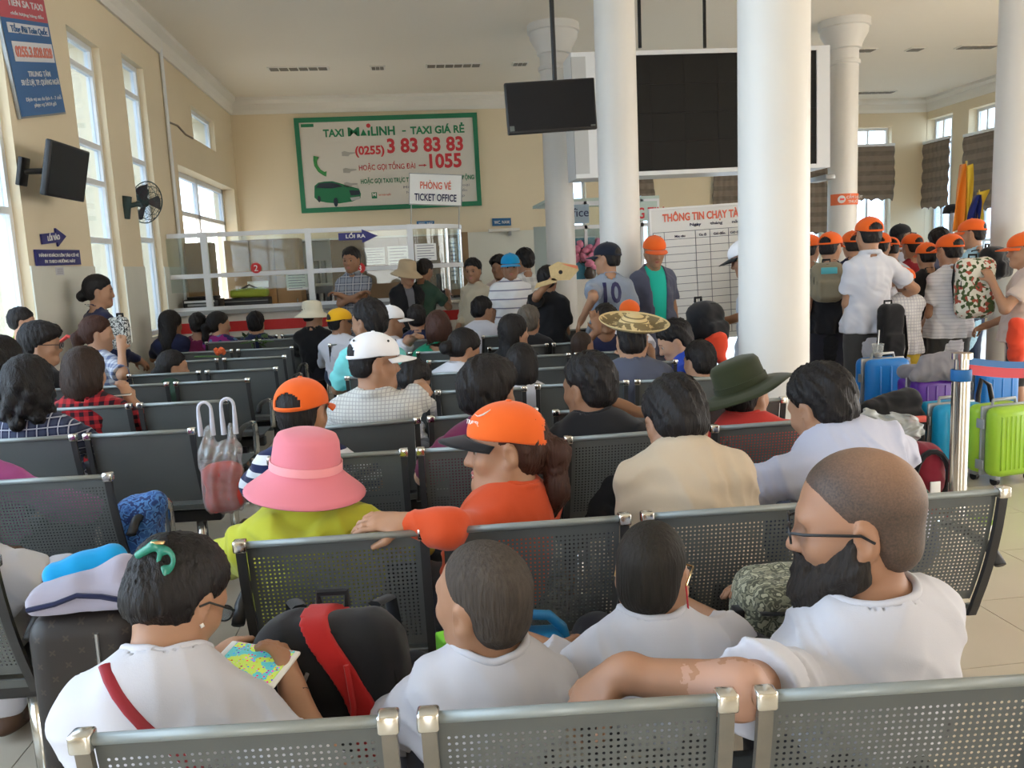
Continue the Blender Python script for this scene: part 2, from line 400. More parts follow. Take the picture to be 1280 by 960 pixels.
# surface conduit on the left wall
pp = PX(199, 46, XL+.03)
MB().tube([(XL+.03, pp.y, ZC-.05), (XL+.03, pp.y, 1.2)], .022).build('trim_7', M_frame, None, 'structure')
cb = [PX(209, 152, XL+.012), PX(222, 157, XL+.012), PX(232, 168, XL+.012), PX(241, 173, XL+.012)]
tag(MB().tube(cb, .012).build('cable', mat('brown_cable', (.25, .2, .15), .6)), 'thin cable running along the left wall from conduit to the small window', 'cable')
# ------------------------------------------------------------------ columns
def column(label, x, y, r=.185, cap=True):
    e = empty('column', label, 'column', (x, y, 0), group='round white columns of the hall')
    MB().lathe([(r*1.02, 0.22), (r*1.01, 1.5), (r*.985, ZC-.55)], seg=40, cap=False).build('shaft', M_col, e)
    MB().lathe([(0, 0), (r*1.45, 0), (r*1.45, .1), (r*1.3, .13), (r*1.25, .17), (r*1.12, .2), (r*1.02, .22)], seg=40).build('base', M_col, e)
    q = ZC
    MB().lathe([(r*.985, q-.55), (r*1.1, q-.545), (r*1.12, q-.52), (r*1.1, q-.5), (r*.985, q-.49), (r*.985, q-.36), (r*1.15, q-.35), (r*1.18, q-.31), (r*1.35, q-.24), (r*1.6, q-.16), (r*1.62, q-.1), (r*1.75, q-.09), (r*1.75, q), (0, q)], seg=40).build('capital', M_col, e)
    return e
CX, CX2 = 1.95, 5.76
column('nearest and thickest white column, right of the middle of the hall', .4486*4.38, 4.38)
column('white column behind the man in the grey shirt numbered 10', .2541*7.63, 7.63)
column('farthest white column, behind the hanging television and the straw fan', .1811*10.7, 10.7)
column('white column carrying the small orange sign', .538*10.7, 10.7)
column('white column at the right edge behind the orange-capped crowd', .7693*7.5, 7.5)
# orange sign round the fourth column
s = empty('column_sign', 'small orange sign wrapped round a white column above the orange caps', 'sign', (.538*10.7, 10.7, 0))
zs0, zs1 = P(1052, 256, 10.5).z, P(1052, 242, 10.5).z; R0 = .191; vv = []; ff = []
for i in range(13):
    t = math.radians(-90-75+150*i/12)
    for rr_, z in ((R0, zs0), (R0, zs1), (R0+.008, zs1), (R0+.008, zs0)): vv.append((rr_*math.cos(t), rr_*math.sin(t), z))
for i in range(12):
    for k in range(4): ff.append((i*4+k, i*4+(k+1) % 4, i*4+4+(k+1) % 4, i*4+4+k))
link('sign_plate', pymesh(vv, ff), mat('orange_sign', (.80, .17, .06), .5), s)
Mw = mat('sign_white', (.85, .85, .82), .6); M_red = mat('sign_red', (.62, .03, .03), .5)
zc = (zs0+zs1)/2
MB().lathe([(.05, 0), (.05, .004), (0, .004)], seg=20, M=T((-.1, -R0*.87-.004, zc)) @ Matrix.Rotation(.52, 4, 'Z').inverted() @ Matrix.Rotation(math.pi/2, 4, 'X')).build('no_entry_disc', Mw, s)
box('disc_bar', (-.13, -R0*.93-.012, zc-.012), (-.07, -R0*.93-.004, zc+.012), M_red, s)
text('t', 'CẤM HÚT', .05, Mw, T((.06, -R0-.012, zc+.005)), s); text('t', 'THUỐC', .05, Mw, T((.06, -R0-.012, zc-.05)), s)
# ------------------------------------------------------------------ ceiling grilles
M_vent = mat('vent_grey', (.22, .2, .17), .7)
def vent(p, w, d=.16):
    c = PZ(*p, ZC); e = empty('ceiling_vent', None, None, (c.x, c.y, ZC))
    tag(e, {0: 'long ceiling grille above the taxi billboard at left', 1: 'long ceiling grille left of the hanging television', 2: 'small square ceiling grille between the two long ones', 3: 'small square ceiling grille beside the television pole', 4: 'louvred grille on the ceiling just right of the signed column', 5: 'small square grille on the ceiling at right', 6: 'long louvred grille on the ceiling at far right', 7: 'long dark grille on the ceiling near the recessed back wall'}[vent.n], 'vent'); vent.n += 1
    box('vent_frame', (-w/2-.02, -d/2-.02, -.015), (w/2+.02, d/2+.02, 0), M_white, e)
    for i in range(max(3, int(w/.12))):
        n_ = max(3, int(w/.12)); x = -w/2+w*(i+.5)/n_
        box('vent_slat', (x-w/n_*.42, -d/2, -.022), (x+w/n_*.42, d/2, -.012), M_vent, e)
vent.n = 0
for p, w in (((373, 85), .82), ((567, 81), .78), ((472, 84), .18), ((650, 79), .2), ((1081, 62), .28), ((1144, 61), .2), ((1221, 58), .58), ((1092, 115), .8)): vent(p, w)
# ------------------------------------------------------------------ blinds
def blind_mat():
    m = mat('blind_fabric', (.25, .21, .17), .9, spec=.1); n = N(m); x, y, z = n.xyz()
    n.l(n.mix(n.m('MULTIPLY', n.band(z, 5.2, .45), n.noise(8)), (.27, .225, .185), (.15, .125, .105)), n.b.inputs['Base Color'])
    n.l(n.m('ADD', .12, 0), n.b.inputs['Transmission Weight']) if False else None
    return m
M_blind = blind_mat()
def blind(label, axis, at, r0, r1, z0, z1, seed):
    rnd = random.Random(seed); e = empty('roman_blind', label, 'blind', ((at, (r0+r1)/2, 0) if axis == 'x' else ((r0+r1)/2, at, 0)), group='grey-brown roman blinds')
    nu, nv = 24, 30; v = []; f = []; w = r1-r0; sk = rnd.uniform(-.05, .05)
    for j in range(nv+1):
        t = j/nv
        for i in range(nu+1):
            u = i/nu-.5
            z = z1+(z0-z1)*t+(.05*abs(math.sin(u*math.pi*4))+sk*u if j > nv-6 else 0)*((j-nv+6)/6 if j > nv-6 else 0)
            d = .03*abs(math.sin(t*math.pi*5))+.012*math.sin(u*40+seed)+.05*max(0, t-.75)*math.sin(u*17)
            uu = u*w*(1+.05*math.sin(t*7+seed)*t)
            v.append((-d if axis == 'x' else uu, uu if axis == 'x' else -d, z))
    for j in range(nv):
        for i in range(nu): k = j*(nu+1)+i; f.append((k, k+1, k+nu+2, k+nu+1))
    me = pymesh(v, f, True); bm = bmesh.new(); bm.from_mesh(me); bmesh.ops.solidify(bm, geom=bm.faces[:], thickness=.006); bm.to_mesh(me); bm.free()
    link('blind_cloth', me, M_blind, e)
    q = .02
    (box('head_rail', (-.03, -w/2, z1-.01), (.02, w/2, z1+.04), M_frame, e) if axis == 'x' else box('head_rail', (-w/2, -.03, z1-.01), (w/2, .02, z1+.04), M_frame, e))
za = lambda px, py: P(px, py, YB2).z
bl = ['blind seen between the middle columns under the big dark screen', 'blind above the timetable board under the big dark screen', 'blind hanging between the thickest column and the signed column', 'blind with scalloped hem in the window right of the signed column']
for i, (h, b_, lb) in enumerate(zip(RH[1:], (248, 258, 293, 252), bl)): blind(lb, 'y', YB2-.05, h[0]-.05, h[1]+.03, za((h[0]+h[1])/2 and 640, 0) if False else P(1080, b_+ (0 if i == 3 else 2), YB2).z if i == 3 else P(800 if i == 0 else 908 if i == 1 else 1018, b_, YB2).z, P(1090, 183, YB2).z, i+1)
blind('blind on the right wall in the window nearest the far corner', 'x', XR-.06, r1[0]-.02, r1[1]+.02, PX(1175, 261, XR).z, PX(1175, 176, XR).z, 6)
blind('blind on the right wall behind the orange flag', 'x', XR-.06, r2[0]-.02, r2[1]+.02, PX(1230, 265, XR).z, PX(1230, 166, XR).z, 8)
# ------------------------------------------------------------------ outside, seen through the left windows
M_blu = mat('blue_facade', (.085, .145, .22), .7)
e = empty('neighbouring_building', 'pale blue building outside the left windows', 'building', (-7, 12, 0))
box('facade', (-1.5, -6, 0), (0, 14, 5.3), M_blu, e); box('roof_slab', (-1.6, -6.1, 5.3), (.2, 14.1, 5.42), mat('roof_concrete', (.25, .27, .29), .8), e)
for k in range(5): box('shutter', (0, -5+k*3.4, .4), (.05, -3+k*3.4, 2.6), mat('grey_shutter', (.11, .14, .18), .6), e)
gr = MB().box((-40, -40, -.3), (40, 60, -.13)).build('ground', mat('outdoor_paving', (.62, .6, .56), .9), None, 'structure')
# ------------------------------------------------------------------ waiting benches
M_pan = mat('grey_perforated_steel', (.115, .125, .125), .42, metal=.25, var=.12, vs=5)
M_rim = mat('pale_steel_rim', (.27, .30, .30), .4, metal=.3)
M_strap = mat('black_side_strap', (.03, .03, .032), .45)
M_strap2 = mat('worn_steel_strap', (.22, .205, .18), .4, metal=.6, var=.3, vs=20)
ZT = .82; SW = .49; GAP = .035
def prof(z): t = (ZT-z)/.33; return .012+.035*t+.055*t*t
def panel(holes):
    b = MB(); w = SW-GAP; x0, x1 = -w/2+.022, w/2-.022; z0, z1 = .488, .812
    if not holes:
        n = 10; v = []; f = []
        for i in range(n+1):
            z = z1+(z0-z1)*i/n; v += [(x0, prof(z), z), (x1, prof(z), z)]
        for i in range(n): f.append((2*i, 2*i+1, 2*i+3, 2*i+2))
        b.add(v, f, True); return b.mesh()
    pt, r = .0108, .0025; hx, h0, h1 = .195, .515, .782
    for (a0, a1, c0, c1) in ((x0, -hx, z0, z1), (hx, x1, z0, z1)):
        n = 10
        v = []; [v.extend([(a0, prof(z), z), (a1, prof(z), z)]) for z in [c1+(c0-c1)*i/n for i in range(n+1)]]
        b.add(v, [(2*i, 2*i+1, 2*i+3, 2*i+2) for i in range(n)], True)
    for c0, c1 in ((z0, h0), (h1, z1)):
        v = [(-hx, prof(c1), c1), (hx, prof(c1), c1), (hx, prof(c0), c0), (-hx, prof(c0), c0)]; b.add(v, [(0, 1, 2, 3)], True)
    nx = int(2*hx/pt); px = 2*hx/nx; nz = int((h1-h0)/pt); pz = (h1-h0)/nz; v = []; f = []
    oc = [(r*math.cos(math.radians(22.5+45*k)), r*math.sin(math.radians(22.5+45*k))) for k in range(8)]
    for j in range(nz):
        zc = h0+(j+.5)*pz
        for i in range(nx):
            xc = -hx+(i+.5)*px; o = len(v)
            cs = [(px/2, pz/2), (-px/2, pz/2), (-px/2, -pz/2), (px/2, -pz/2)]
            for dx, dz in cs+oc: v.append((xc+dx, prof(zc+dz), zc+dz))
            # octagon verts 0,1 around +x+z corner ... corner k owns verts 2k,2k+1
            for k in range(4):
                k2 = (k+1) % 4
                f.append((o+k, o+4+2*k, o+4+2*k+1)); f.append((o+k, o+4+2*k+1, o+4+(2*k+2) % 8, o+k2))
    b.add(v, f, True); return b.mesh()
ME_hole, ME_plain = panel(True), panel(False)
def swept(path, x0, x1, th):
    v = []; n = len(path); f = []
    for i, (y, z) in enumerate(path):
        a = Vector(path[max(i-1, 0)]); c = Vector(path[min(i+1, n-1)]); d = (c-a).normalized(); nn = Vector((-d.y, d.x))*th
        v += [(x0, y, z), (x1, y, z), (x1, y+nn.x, z+nn.y), (x0, y+nn.x, z+nn.y)]
    for i in range(n-1):
        for k in range(4): f.append((i*4+k, i*4+(k+1) % 4, i*4+4+(k+1) % 4, i*4+4+k))
    f += [(0, 3, 2, 1), tuple((n-1)*4+k for k in range(4))]
    return v, f
bp = [(prof(z)-.004, z) for z in (.822, .78, .72, .66, .60, .54, .49)]
sp = [(.105, .47), (.115, .445), (.15, .432), (.25, .425), (.38, .432), (.44, .435), (.475, .425), (.485, .40)]
ME_strap = MB().add(*swept(bp+sp[:4], -.011, .011, -.012)).mesh()
ME_rim = MB().tube([(-(SW-GAP)/2+.02, .006, .816), ((SW-GAP)/2-.02, .006, .816)], .009, 8).mesh()
ME_cap = MB().bevbox((-.016, -.010, .800), (.016, .020, .830), .005).mesh()
ME_seat = MB().add(*swept(sp, -(SW-GAP)/2, (SW-GAP)/2, .006)).mesh()
b = MB().tube([(0, .05, .60), (0, .10, .635), (0, .2, .645), (0, .30, .64)], .017, 8, .7); ME_arm = b.mesh()
ME_tip = MB().tube([(0, .298, .64), (0, .37, .632), (0, .40, .61), (0, .405, .57), (0, .40, .44)], .0175, 8, .7).mesh()
ME_leg = MB().tube([(0, .28, .36), (0, .28, .05)], .025, 10).bevbox((-.03, .02, 0), (.03, .52, .034), .012).mesh()
for me, m in ((ME_hole, M_pan), (ME_plain, M_pan), (ME_strap, M_strap), (ME_rim, M_rim), (ME_cap, M_chrome), (ME_seat, M_pan), (ME_arm, M_black), (ME_tip, M_chrome), (ME_leg, M_chrome)): me.materials.append(m)
ME_strap2 = ME_strap.copy(); ME_strap2.materials.clear(); ME_strap2.materials.append(M_strap2)
NB = 0
def bench(label, L, R, n, arms='', holes=False, worn=False):
    d = R-L; ln = math.hypot(d.x, d.y); rz = math.atan2(d.y, d.x); mid = (L+R)/2; pw = ln/n; k = pw/SW
    e = empty('waiting_bench', label, 'bench', (mid.x, mid.y, 0), rz, 'rows of grey perforated steel benches')
    for i in range(n):
        x = -ln/2+pw*(i+.5)
        for nm, me in (('seat_back', ME_hole if holes else ME_plain), ('back_rim', ME_rim), ('seat_pan', ME_seat)):
            o = link(nm, me, None, e); o.location.x = x; o.scale.x = k
        for s in (-1, 1):
            xs = x+s*(pw-GAP*k-.022)/2
            o = link('side_strap', ME_strap2 if worn else ME_strap, None, e); o.location.x = xs
            o = link('corner_cap', ME_cap, None, e); o.location.x = xs
    for x in ([-ln/2+.12, ln/2-.12] if n < 4 else [-ln/2+.15, 0, ln/2-.15]): link('bench_leg', ME_leg, None, e).location.x = x
    MB().bevbox((-ln/2+.02, .25, .345), (ln/2-.02, .31, .405), .01).build('beam', M_strap, e)
    for s, c in ((-1, 'L'), (1, 'R')):
        if c in arms:
            o = link('armrest', ME_arm, None, e); o.location.x = s*(ln/2+.006)
            q = link('armrest_tip', ME_tip, None, o)
    return e
Z8 = lambda x, y: PZ(x, y, ZT)
R0L = Z8(75, 926); R0R = Z8(925, 872)
bench('bench at the very bottom of the photo, under the bald man\'s arm', R0L, R0L+(R0R-R0L)*1.515, 3, 'L', True, True)
bench('four-seat bench behind the boys, its back below the orange sweater', Z8(284, 682), Z8(1268, 612), 4, 'LR', True)
def bx2(label, seam, right, left=None, n=2, **k):
    r = Z8(*right); l = Z8(*left) if left else Z8(*seam)*2-r
    return bench(label, l, r, n, **k)
bx2('two-seat bench whose back stands behind the orange-capped smiling woman', (515, 563.5), (697, 552.5), holes=True)
bench('slanting bench behind the man in the beige shirt', Z8(700, 549), Z8(1058, 522), 2, 'R', True)
bx2('bench holding the man in maroon, below the man in the white cap', (530, 523.5), (676, 511.5))
bench('bench with the black-shirted man and chrome end by the thick column', Z8(686, 515.5), Z8(988, 498), 2, 'R')
bench('bench right behind the man in the white cap', Z8(418, 496), Z8(662, 484.5), 2)
bench('bench in front of the man with the wide straw hat', Z8(665, 482.5), Z8(914, 471), 2)
bench('bench below the young woman in white looking down', Z8(428, 472), Z8(632, 463), 2)
bench('bench left of the man in the blue polo shirt, behind the straw hat', Z8(638, 463), Z8(850, 451), 2)
bench('bench just before the woman with red-brown hair', Z8(440, 456), Z8(622, 448), 2)
bench('bench whose back ends beside the long-haired woman', Z8(630, 447), Z8(800, 438), 2)
bench('bench the woman with red-brown hair sits on', Z8(437, 445), Z8(598, 437), 2)
bench('bench behind the long-haired woman, before the small child', Z8(607, 436), Z8(765, 425), 2)
bench('bench behind the man in the yellow cap', Z8(408, 431), Z8(545, 424), 2)
bench('bench with the pale hat lying on its back', Z8(600, 421), Z8(742, 410), 2)
bench('bench behind the boy in white near the ticket counter', Z8(560, 415), Z8(655, 410), 2)
LR_ = [(145, 594), (248, 537), (288, 500), (315, 474), (350, 460), (360, 445), (369, 434), (387, 422), (411, 416)]
LN = ['left bench in front of the blue neck pillow', 'left bench with the red shopping bag at its end', 'left bench behind the woman in red plaid', 'fourth left bench back from the front', 'fifth left bench, with a hair bun over its back', 'sixth left bench back from the front', 'seventh left bench back from the front', 'eighth left bench with green leaves on its back', 'farthest left bench, before the navy-dressed woman']
bench('nearest left bench, cut by the photo edge beside the dark suitcase', Vector((-1.98, 2.06, ZT)), Vector((-.985, 2.0, ZT)), 2, 'R', True)
for i, ((x, y), lb) in enumerate(zip(LR_, LN)):
    r = Z8(x, y); n = 3 if i < 4 else 2; l = r+Vector((-SW*n*(1.0 if i < 4 else 1.06), .035*n, 0)); bench(lb, l, r, n, 'R', i < 1)
# ------------------------------------------------------------------ ticket counter
YC = 10.2; X1 = P(515, 380, YC).x; zt = P(300, 386, YC).z; zm = P(300, 343, YC).z; zu = P(300, 292, YC).z
tc = empty('ticket_counter', 'long white ticket counter with red stripe and glass screen', 'counter', ((XL+X1)/2, YC, 0))
tc.location = (0, 0, 0)
M_ctop = mat('grey_worktop', (.35, .36, .36), .3)
xa = XL+.02
box('counter_front', (xa, YC, .0), (X1+.7, YC+.12, zt-.05), M_white, tc); box('worktop', (xa, YC-.08, zt-.05), (X1+.75, YC+.6, zt), M_ctop, tc)
zr = P(330, 406, YC-.02).z
box('red_stripe', (xa, YC-.012, zr-.06), (X1+.7, YC-.001, zr+.06), M_red, tc)
def rail(z, r=.026): MB().box((xa, YC-.02, z-r), (X1, YC+.03, z+r)).build('glass_rail', M_frame, tc)
rail(zu); rail(zm); rail(zt+.02, .02)
PX_ = [122, 258, 388, 515]; xs = [P(p, 335, YC).x for p in PX_]
for x in xs: box('glass_post', (x-.035, YC-.025, zt), (x+.035, YC+.035, zu+.03), M_frame, tc)
for x0, x1 in zip([xa]+xs, xs):
    if x1-x0 < .12: continue
    for z0, z1 in ((zt+.22, zm-.03), (zm+.03, zu-.03)): box('glass_pane', (x0+.03, YC, z0), (x1-.03, YC+.006, z1), M_glass, tc)
RC = .66; v = []; f = []; NA = 14
def arc(z0, z1, r0, r1):
    b = MB(); v = []; f = []
    for i in range(NA+1):
        t = math.radians(-90+90*i/NA)
        for r_, z in ((r0, z0), (r0, z1), (r1, z1), (r1, z0)): v.append((X1+r_*math.cos(t), YC+RC+r_*math.sin(t), z))
    for i in range(NA):
        for k in range(4): f.append((i*4+k, i*4+(k+1) % 4, i*4+4+(k+1) % 4, i*4+4+k))
    return b.add(v, f, True)
for z in (zu, zm): arc(z-.026, z+.026, RC-.02, RC+.03).build('curved_rail', M_frame, tc)
for z0, z1 in ((zt+.1, zm-.03), (zm+.03, zu-.03)): arc(z0, z1, RC, RC+.006).build('curved_pane', M_glass, tc)
arc(zt-.05, zt, .05, RC+.1).build('curved_worktop', M_ctop, tc); arc(0, zt-.05, RC-.05, RC+.02).build('curved_front', M_white, tc)
for a in (-45, 0): t = math.radians(a); MB().tube([(X1+RC*math.cos(t), YC+RC+RC*math.sin(t), zt), (X1+RC*math.cos(t), YC+RC+RC*math.sin(t), zu)], .022).build('curved_post', M_chrome, tc)
for k, px in enumerate((197, 320, 450)):
    c = P(px, 335, YC-.03); MB().lathe([(.062, 0), (.062, .004), (0, .004)], M=T(c) @ Matrix.Rotation(math.pi/2, 4, 'X')).build('number_disc', M_red, tc)
    text('t', str(k+1), .1, Mw, T(c+Vector((0, -.008, -.035))), tc).name = 'number'
def sheet(label, x0, x1, y0, y1, Y, m=None, lines=6, col=(.3, .3, .35)):
    a = P(x0, y0, Y); b = P(x1, y1, Y); e = empty('paper_notice', label, 'notice', ((a.x+b.x)/2, Y, (a.z+b.z)/2)); w = b.x-a.x; h = a.z-b.z
    box('sheet', (-w/2, 0, -h/2), (w/2, .004, h/2), m or Mw, e); M_ink = mat('ink_grey', (.25, .25, .3), .8)
    q = MB()
    for i in range(lines): z = h*(.38-.76*i/max(1, lines-1)); q.box((-w*.4, -.002, z-h*.02), (w*(.4-.15*(i % 3 == 2)), 0, z+h*.02))
    q.build('printed_lines', M_ink, e, 'stuff')
sheet('white notice sheet stuck on the curved end of the counter glass', 518, 546, 305, 325, YC-.02)
sheet('white paper behind the counter glass beside the tall cabinet', 357, 385, 342, 362, YC+.02)
sheet('pale leaflet on the wooden cabinet panel above the office chair', 309, 336, 352, 359, 11.994, lines=2)
sheet('tall white poster behind the curved counter glass', 561, 573, 298, 350, 12.394, lines=9)
# hand rails
MB().tube([Vector((P(152, 436, YC-.55).x, YC-.55, 0)), P(151, 405, YC-.55), P(156, 400, YC-.55), P(174, 399, YC-.55), P(178, 404, YC-.55), Vector((P(180, 440, YC-.55).x, YC-.55, 0))], .024).build('queue_rail', M_chrome)
tag(bpy.data.objects['queue_rail'], 'bent stainless queue rail beside the standing woman in navy', 'rail')
MB().tube([Vector((P(516, 440, YC-.6).x, YC-.6, 0)), P(516, 380, YC-.6), P(518, 378, YC-.6), P(588, 377, YC-.6), P(594, 381, YC-.6), Vector((P(596, 430, YC-.6).x, YC-.6, 0))], .024).build('queue_rail', M_chrome)
tag(bpy.data.objects['queue_rail.001'], 'stainless queue rail in front of the curved counter end', 'rail')
# office behind the glass
M_wood = mat('brown_wood_panel', (.32, .20, .10), .5, var=.15, vs=2); M_wood2 = mat('dark_wood', (.10, .065, .04), .5)
def cabinet(label, x0, x1, y0, Y, dep, doors, m, handles=True):
    a = P(x0, y0, Y); b = P(x1, y0, Y); e = empty('office_cabinet', label, 'cabinet', ((a.x+b.x)/2, Y, 0)); w = b.x-a.x; h = a.z
    box('body', (-w/2, .025, .05), (w/2, dep, h), m, e); box('plinth', (-w/2+.02, .05, 0), (w/2-.02, dep-.02, .05), M_wood2, e)
    for i in range(doors):
        q0 = -w/2+w*i/doors; q1 = q0+w/doors; d = MB().bevbox((q0+.005, 0, .07), (q1-.005, .024, h-.02), .004).build('cabinet_door', m, e)
        if handles: box('handle', (q1-.07, -.025, h*.5), (q1-.055, 0, h*.5+.14), M_chrome, d)
cabinet('tall brown cabinet seen through the counter glass at left', 229, 262, 304, 10.7, .3, 1, M_wood)
cabinet('wide brown wardrobe seen through the counter glass', 279, 372, 301, 12.0, .5, 3, M_wood)
sh = P(372, 300, 12.6); s2 = P(412, 310, 12.6)
e = empty('glass_shelf', 'grey steel shelf of folders behind the counter glass', 'shelf', ((sh.x+s2.x)/2, 12.6, 0)); w = s2.x-sh.x
for z in (.4, .85, 1.3, sh.z): box('shelf_board', (-w/2, 0, z-.02), (w/2, .4, z), M_frame, e)
for s in (-1, 1): box('side_panel', (s*w/2-.015, 0, 0), (s*w/2+.015, .4, sh.z), M_frame, e)
box('back_panel', (-w/2, .4, 0), (w/2, .415, sh.z), M_frame, e)
for k in range(7):
    x = -w/2+.05+k*(w-.1)/7
    f = box('binder', (0, 0, 0), (.05, .25, .3+.03*(k % 2)), mat('binder_%d' % (k % 3), [(.2, .22, .25), (.5, .5, .48), (.25, .3, .33)][k % 3], .6)); f.location = ((sh.x+s2.x)/2+x, 12.65, 1.3 if k % 2 else .85); tag(f, 'upright office binder on the grey shelf behind the counter', 'binder', 'binders on the grey shelf')
cabinet('dark brown partition behind the curved end of the counter', 412, 582, 300, 12.4, .12, 4, mat('brown_partition', (.22, .14, .08), .5), False)
pp = P(590, 330, 11.6)
e = empty('partition_post', 'brown wooden post at the right end of the ticket office', 'post', (P(582, 330, 11.6).x, 11.6, 0)); box('post_shaft', (-.05, 0, .02), (.05, .08, P(582, 290, 11.6).z), M_wood, e); box('post_foot', (-.07, -.02, 0), (.07, .1, .02), M_wood2, e)
for k, (x0, x1, y0, y1) in enumerate(((456, 482, 310, 330), (484, 512, 308, 332))): sheet(['printed picture sheet on the brown partition behind the man with folded arms', 'pale printed sheet on the brown partition near the beige sun hat'][k], x0, x1, y0, y1, 12.394)
# chair, printer, boxes, monitor
c = P(320, 385, 11.2); e = empty('office_chair', 'orange-brown wooden chair behind the counter glass', 'chair', (c.x, 11.2, 0)); M_ow = mat('orange_wood', (.42, .22, .08), .4)
zt_ = P(320, 362, 11.2).z; MB().bevbox((-.24, .22, .55), (.24, .26, zt_), .02).build('chair_back', M_ow, e); MB().bevbox((-.24, -.2, .43), (.24, .25, .48), .015).build('chair_seat', M_ow, e)
for x in (-.21, .21):
    for y in (-.17, .23): box('chair_leg', (x-.02, y-.02, 0), (x+.02, y+.02, .44), M_ow, e)
c = P(195, 386, YC+.3); c.x = max(c.x, XL+.5); e = empty('printer', 'black printer on the worktop at the left end of the counter', 'printer', (c.x, YC+.3, zt)); MB().bevbox((-.42, -.15, 0), (.0, .2, .13), .02).bevbox((-.38, -.1, .13), (-.04, .18, .16), .01).build('casing', M_black, e); box('paper_tray', (-.36, -.17, .05), (-.06, -.14, .075), M_grey, e); box('top_strip', (-.4, -.152, .09), (-.05, -.149, .115), M_frame, e)
e = empty('cash_box', 'black low box on the counter beside the printer', 'box', (c.x+.25, YC+.3, zt)); MB().bevbox((-.2, -.12, 0), (.32, .18, .12), .015).build('casing', M_black, e); box('lid_line', (-.2, -.122, .08), (.32, -.119, .085), M_grey, e)
e = empty('lime_bag', 'lime green bag lying on the black box on the counter', 'bag', (c.x+.33, YC+.35, zt+.122))
link('bag_body', Sdf().box((0, 0, .05), (.22, .11, .05), .034).cap((-.14, 0, .08), (.14, .02, .09), .025, k=.03).mesh(.012), mat('lime_fabric', (.42, .50, .06), .7), e); MB().tube([(-.1, 0, .1), (0, 0, .15), (.1, 0, .1)], .012).build('bag_handle', M_black, e)
c = P(555, 375, YC+.35); e = empty('desk_phone', 'black card terminal and keyboard at the curved counter end', 'terminal', (c.x, YC+.35, zt)); MB().bevbox((-.1, -.1, 0), (.1, .1, .06), .02).build('base', M_black, e); MB().bevbox((-.08, .02, .05), (.08, .06, .3), .01).build('display', M_black, e); MB().bevbox((.12, -.15, 0), (.42, .0, .025), .006).build('keyboard', M_black, e)
# ticket office sign on two rods, exit arrow
tl, tr, bl = P(510, 217, YC+.05), P(574.5, 219.5, YC+.05), P(512, 254.5, YC+.05); F, w, h = frame(tl, tr, bl)
e = empty('ticket_office_sign', 'white PHÒNG VÉ ticket office sign on two thin rods', 'sign', F.translation); e.matrix_world = F
box('sign_board', (0, 0, 0), (w, .02, h), Mw, e)
fr = MB()
for a, b_ in (((-.01, -.004, -.01), (w+.01, .024, 0)), ((-.01, -.004, h), (w+.01, .024, h+.01)), ((-.01, -.004, 0), (0, .024, h)), ((w, -.004, 0), (w+.01, .024, h))): fr.box(a, b_)
fr.build('sign_frame', M_grey, e)
M_or = mat('letter_orange_red', (.75, .16, .10), .5); M_navy = mat('letter_navy', (.012, .014, .075), .5); M_green = mat('letter_green', (.02, .23, .10), .5); M_redl = mat('letter_red', (.66, .05, .06), .5)
TX = lambda e, s, u, v, cap, m, w, h, wd=None, bold=.012, al='CENTER', d=-.004: _tx(e, s, u, v, cap, m, w, h, wd, bold, al, d)
def _tx(e, s, u, v, cap, m, w, h, wd, bold, al, d):
    o = text('lettering', s, cap*h/.73, m, Matrix(), e, .0015, bold, al); xs_ = [q.co.x for q in o.data.vertices]
    k = wd*w/max(1e-6, max(xs_)-min(xs_)) if wd else 1
    c = (max(xs_)+min(xs_))/2
    o.data.transform(T((u*w, d, h*(1-v))) @ Matrix.Diagonal((k, 1, 1, 1)) @ T((-c, 0, 0))); o.name = 'lettering'; return o
TX(e, 'PHÒNG VÉ', .5, .48, .24, M_or, w, h, .6, .02); TX(e, 'TICKET OFFICE', .5, .88, .24, M_navy, w, h, .82, .02)
for x in (.02, w-.02): MB().tube([(x, .012, 0), (x, .012, zu-bl.z)], .006, 6).build('rod', M_grey, e)
def arrowsign(label, tl, tr, bl, s, wd):
    F, w, h = frame(tl, tr, bl); e = empty('arrow_sign', label, 'sign'); e.matrix_world = F; hw = h*.27
    MB().poly([(0, h/2-hw), (w*.6, h/2-hw), (w*.6, 0), (w, h/2), (w*.6, h), (w*.6, h/2+hw), (0, h/2+hw)], .015).build('arrow_board', M_bsign, e)
    TX(e, s, .44, .62, .27, Mw, w, h, wd, .02); return e
M_bsign = mat('navy_sign', (.03, .03, .19), .45)
a = arrowsign('dark blue LỐI RA exit arrow hanging at the counter glass', P(423, 287.5, YC-.06), P(472, 286, YC-.06), P(423.5, 304.5, YC-.06), 'LỐI RA', .5); 
arrowsign('blue arrow sign on the left wall under the television', PX(52, 287, XL+.02), PX(82, 284, XL+.02), PX(55, 311, XL+.02), 'LỐI VÀO', .5)
F, w, h = frame(PX(45, 312, XL+.02), PX(100, 312.5, XL+.02), PX(47, 332.5, XL+.02)); e = empty('blue_sign', 'rectangular dark blue sign below the arrow on the left wall', 'sign'); e.matrix_world = F
box('sign_board', (0, 0, 0), (w, .015, h), M_bsign, e); TX(e, 'HÀNH KHÁCH LÊN TÀU CÓ VÉ', .5, .45, .2, Mw, w, h, .9); TX(e, 'ĐI THEO HƯỚNG NÀY', .5, .84, .2, Mw, w, h, .7)
F, w, h = frame(PX(70, 334, XL+.015), PX(80, 334, XL+.015), PX(70.5, 344, XL+.015)); e = empty('paper_notice', 'small paper notice taped beneath the blue wall sign', 'notice'); e.matrix_world = F
box('sheet', (0, 0, 0), (w, .004, h), mat('grey_paper', (.6, .6, .63), .8), e)
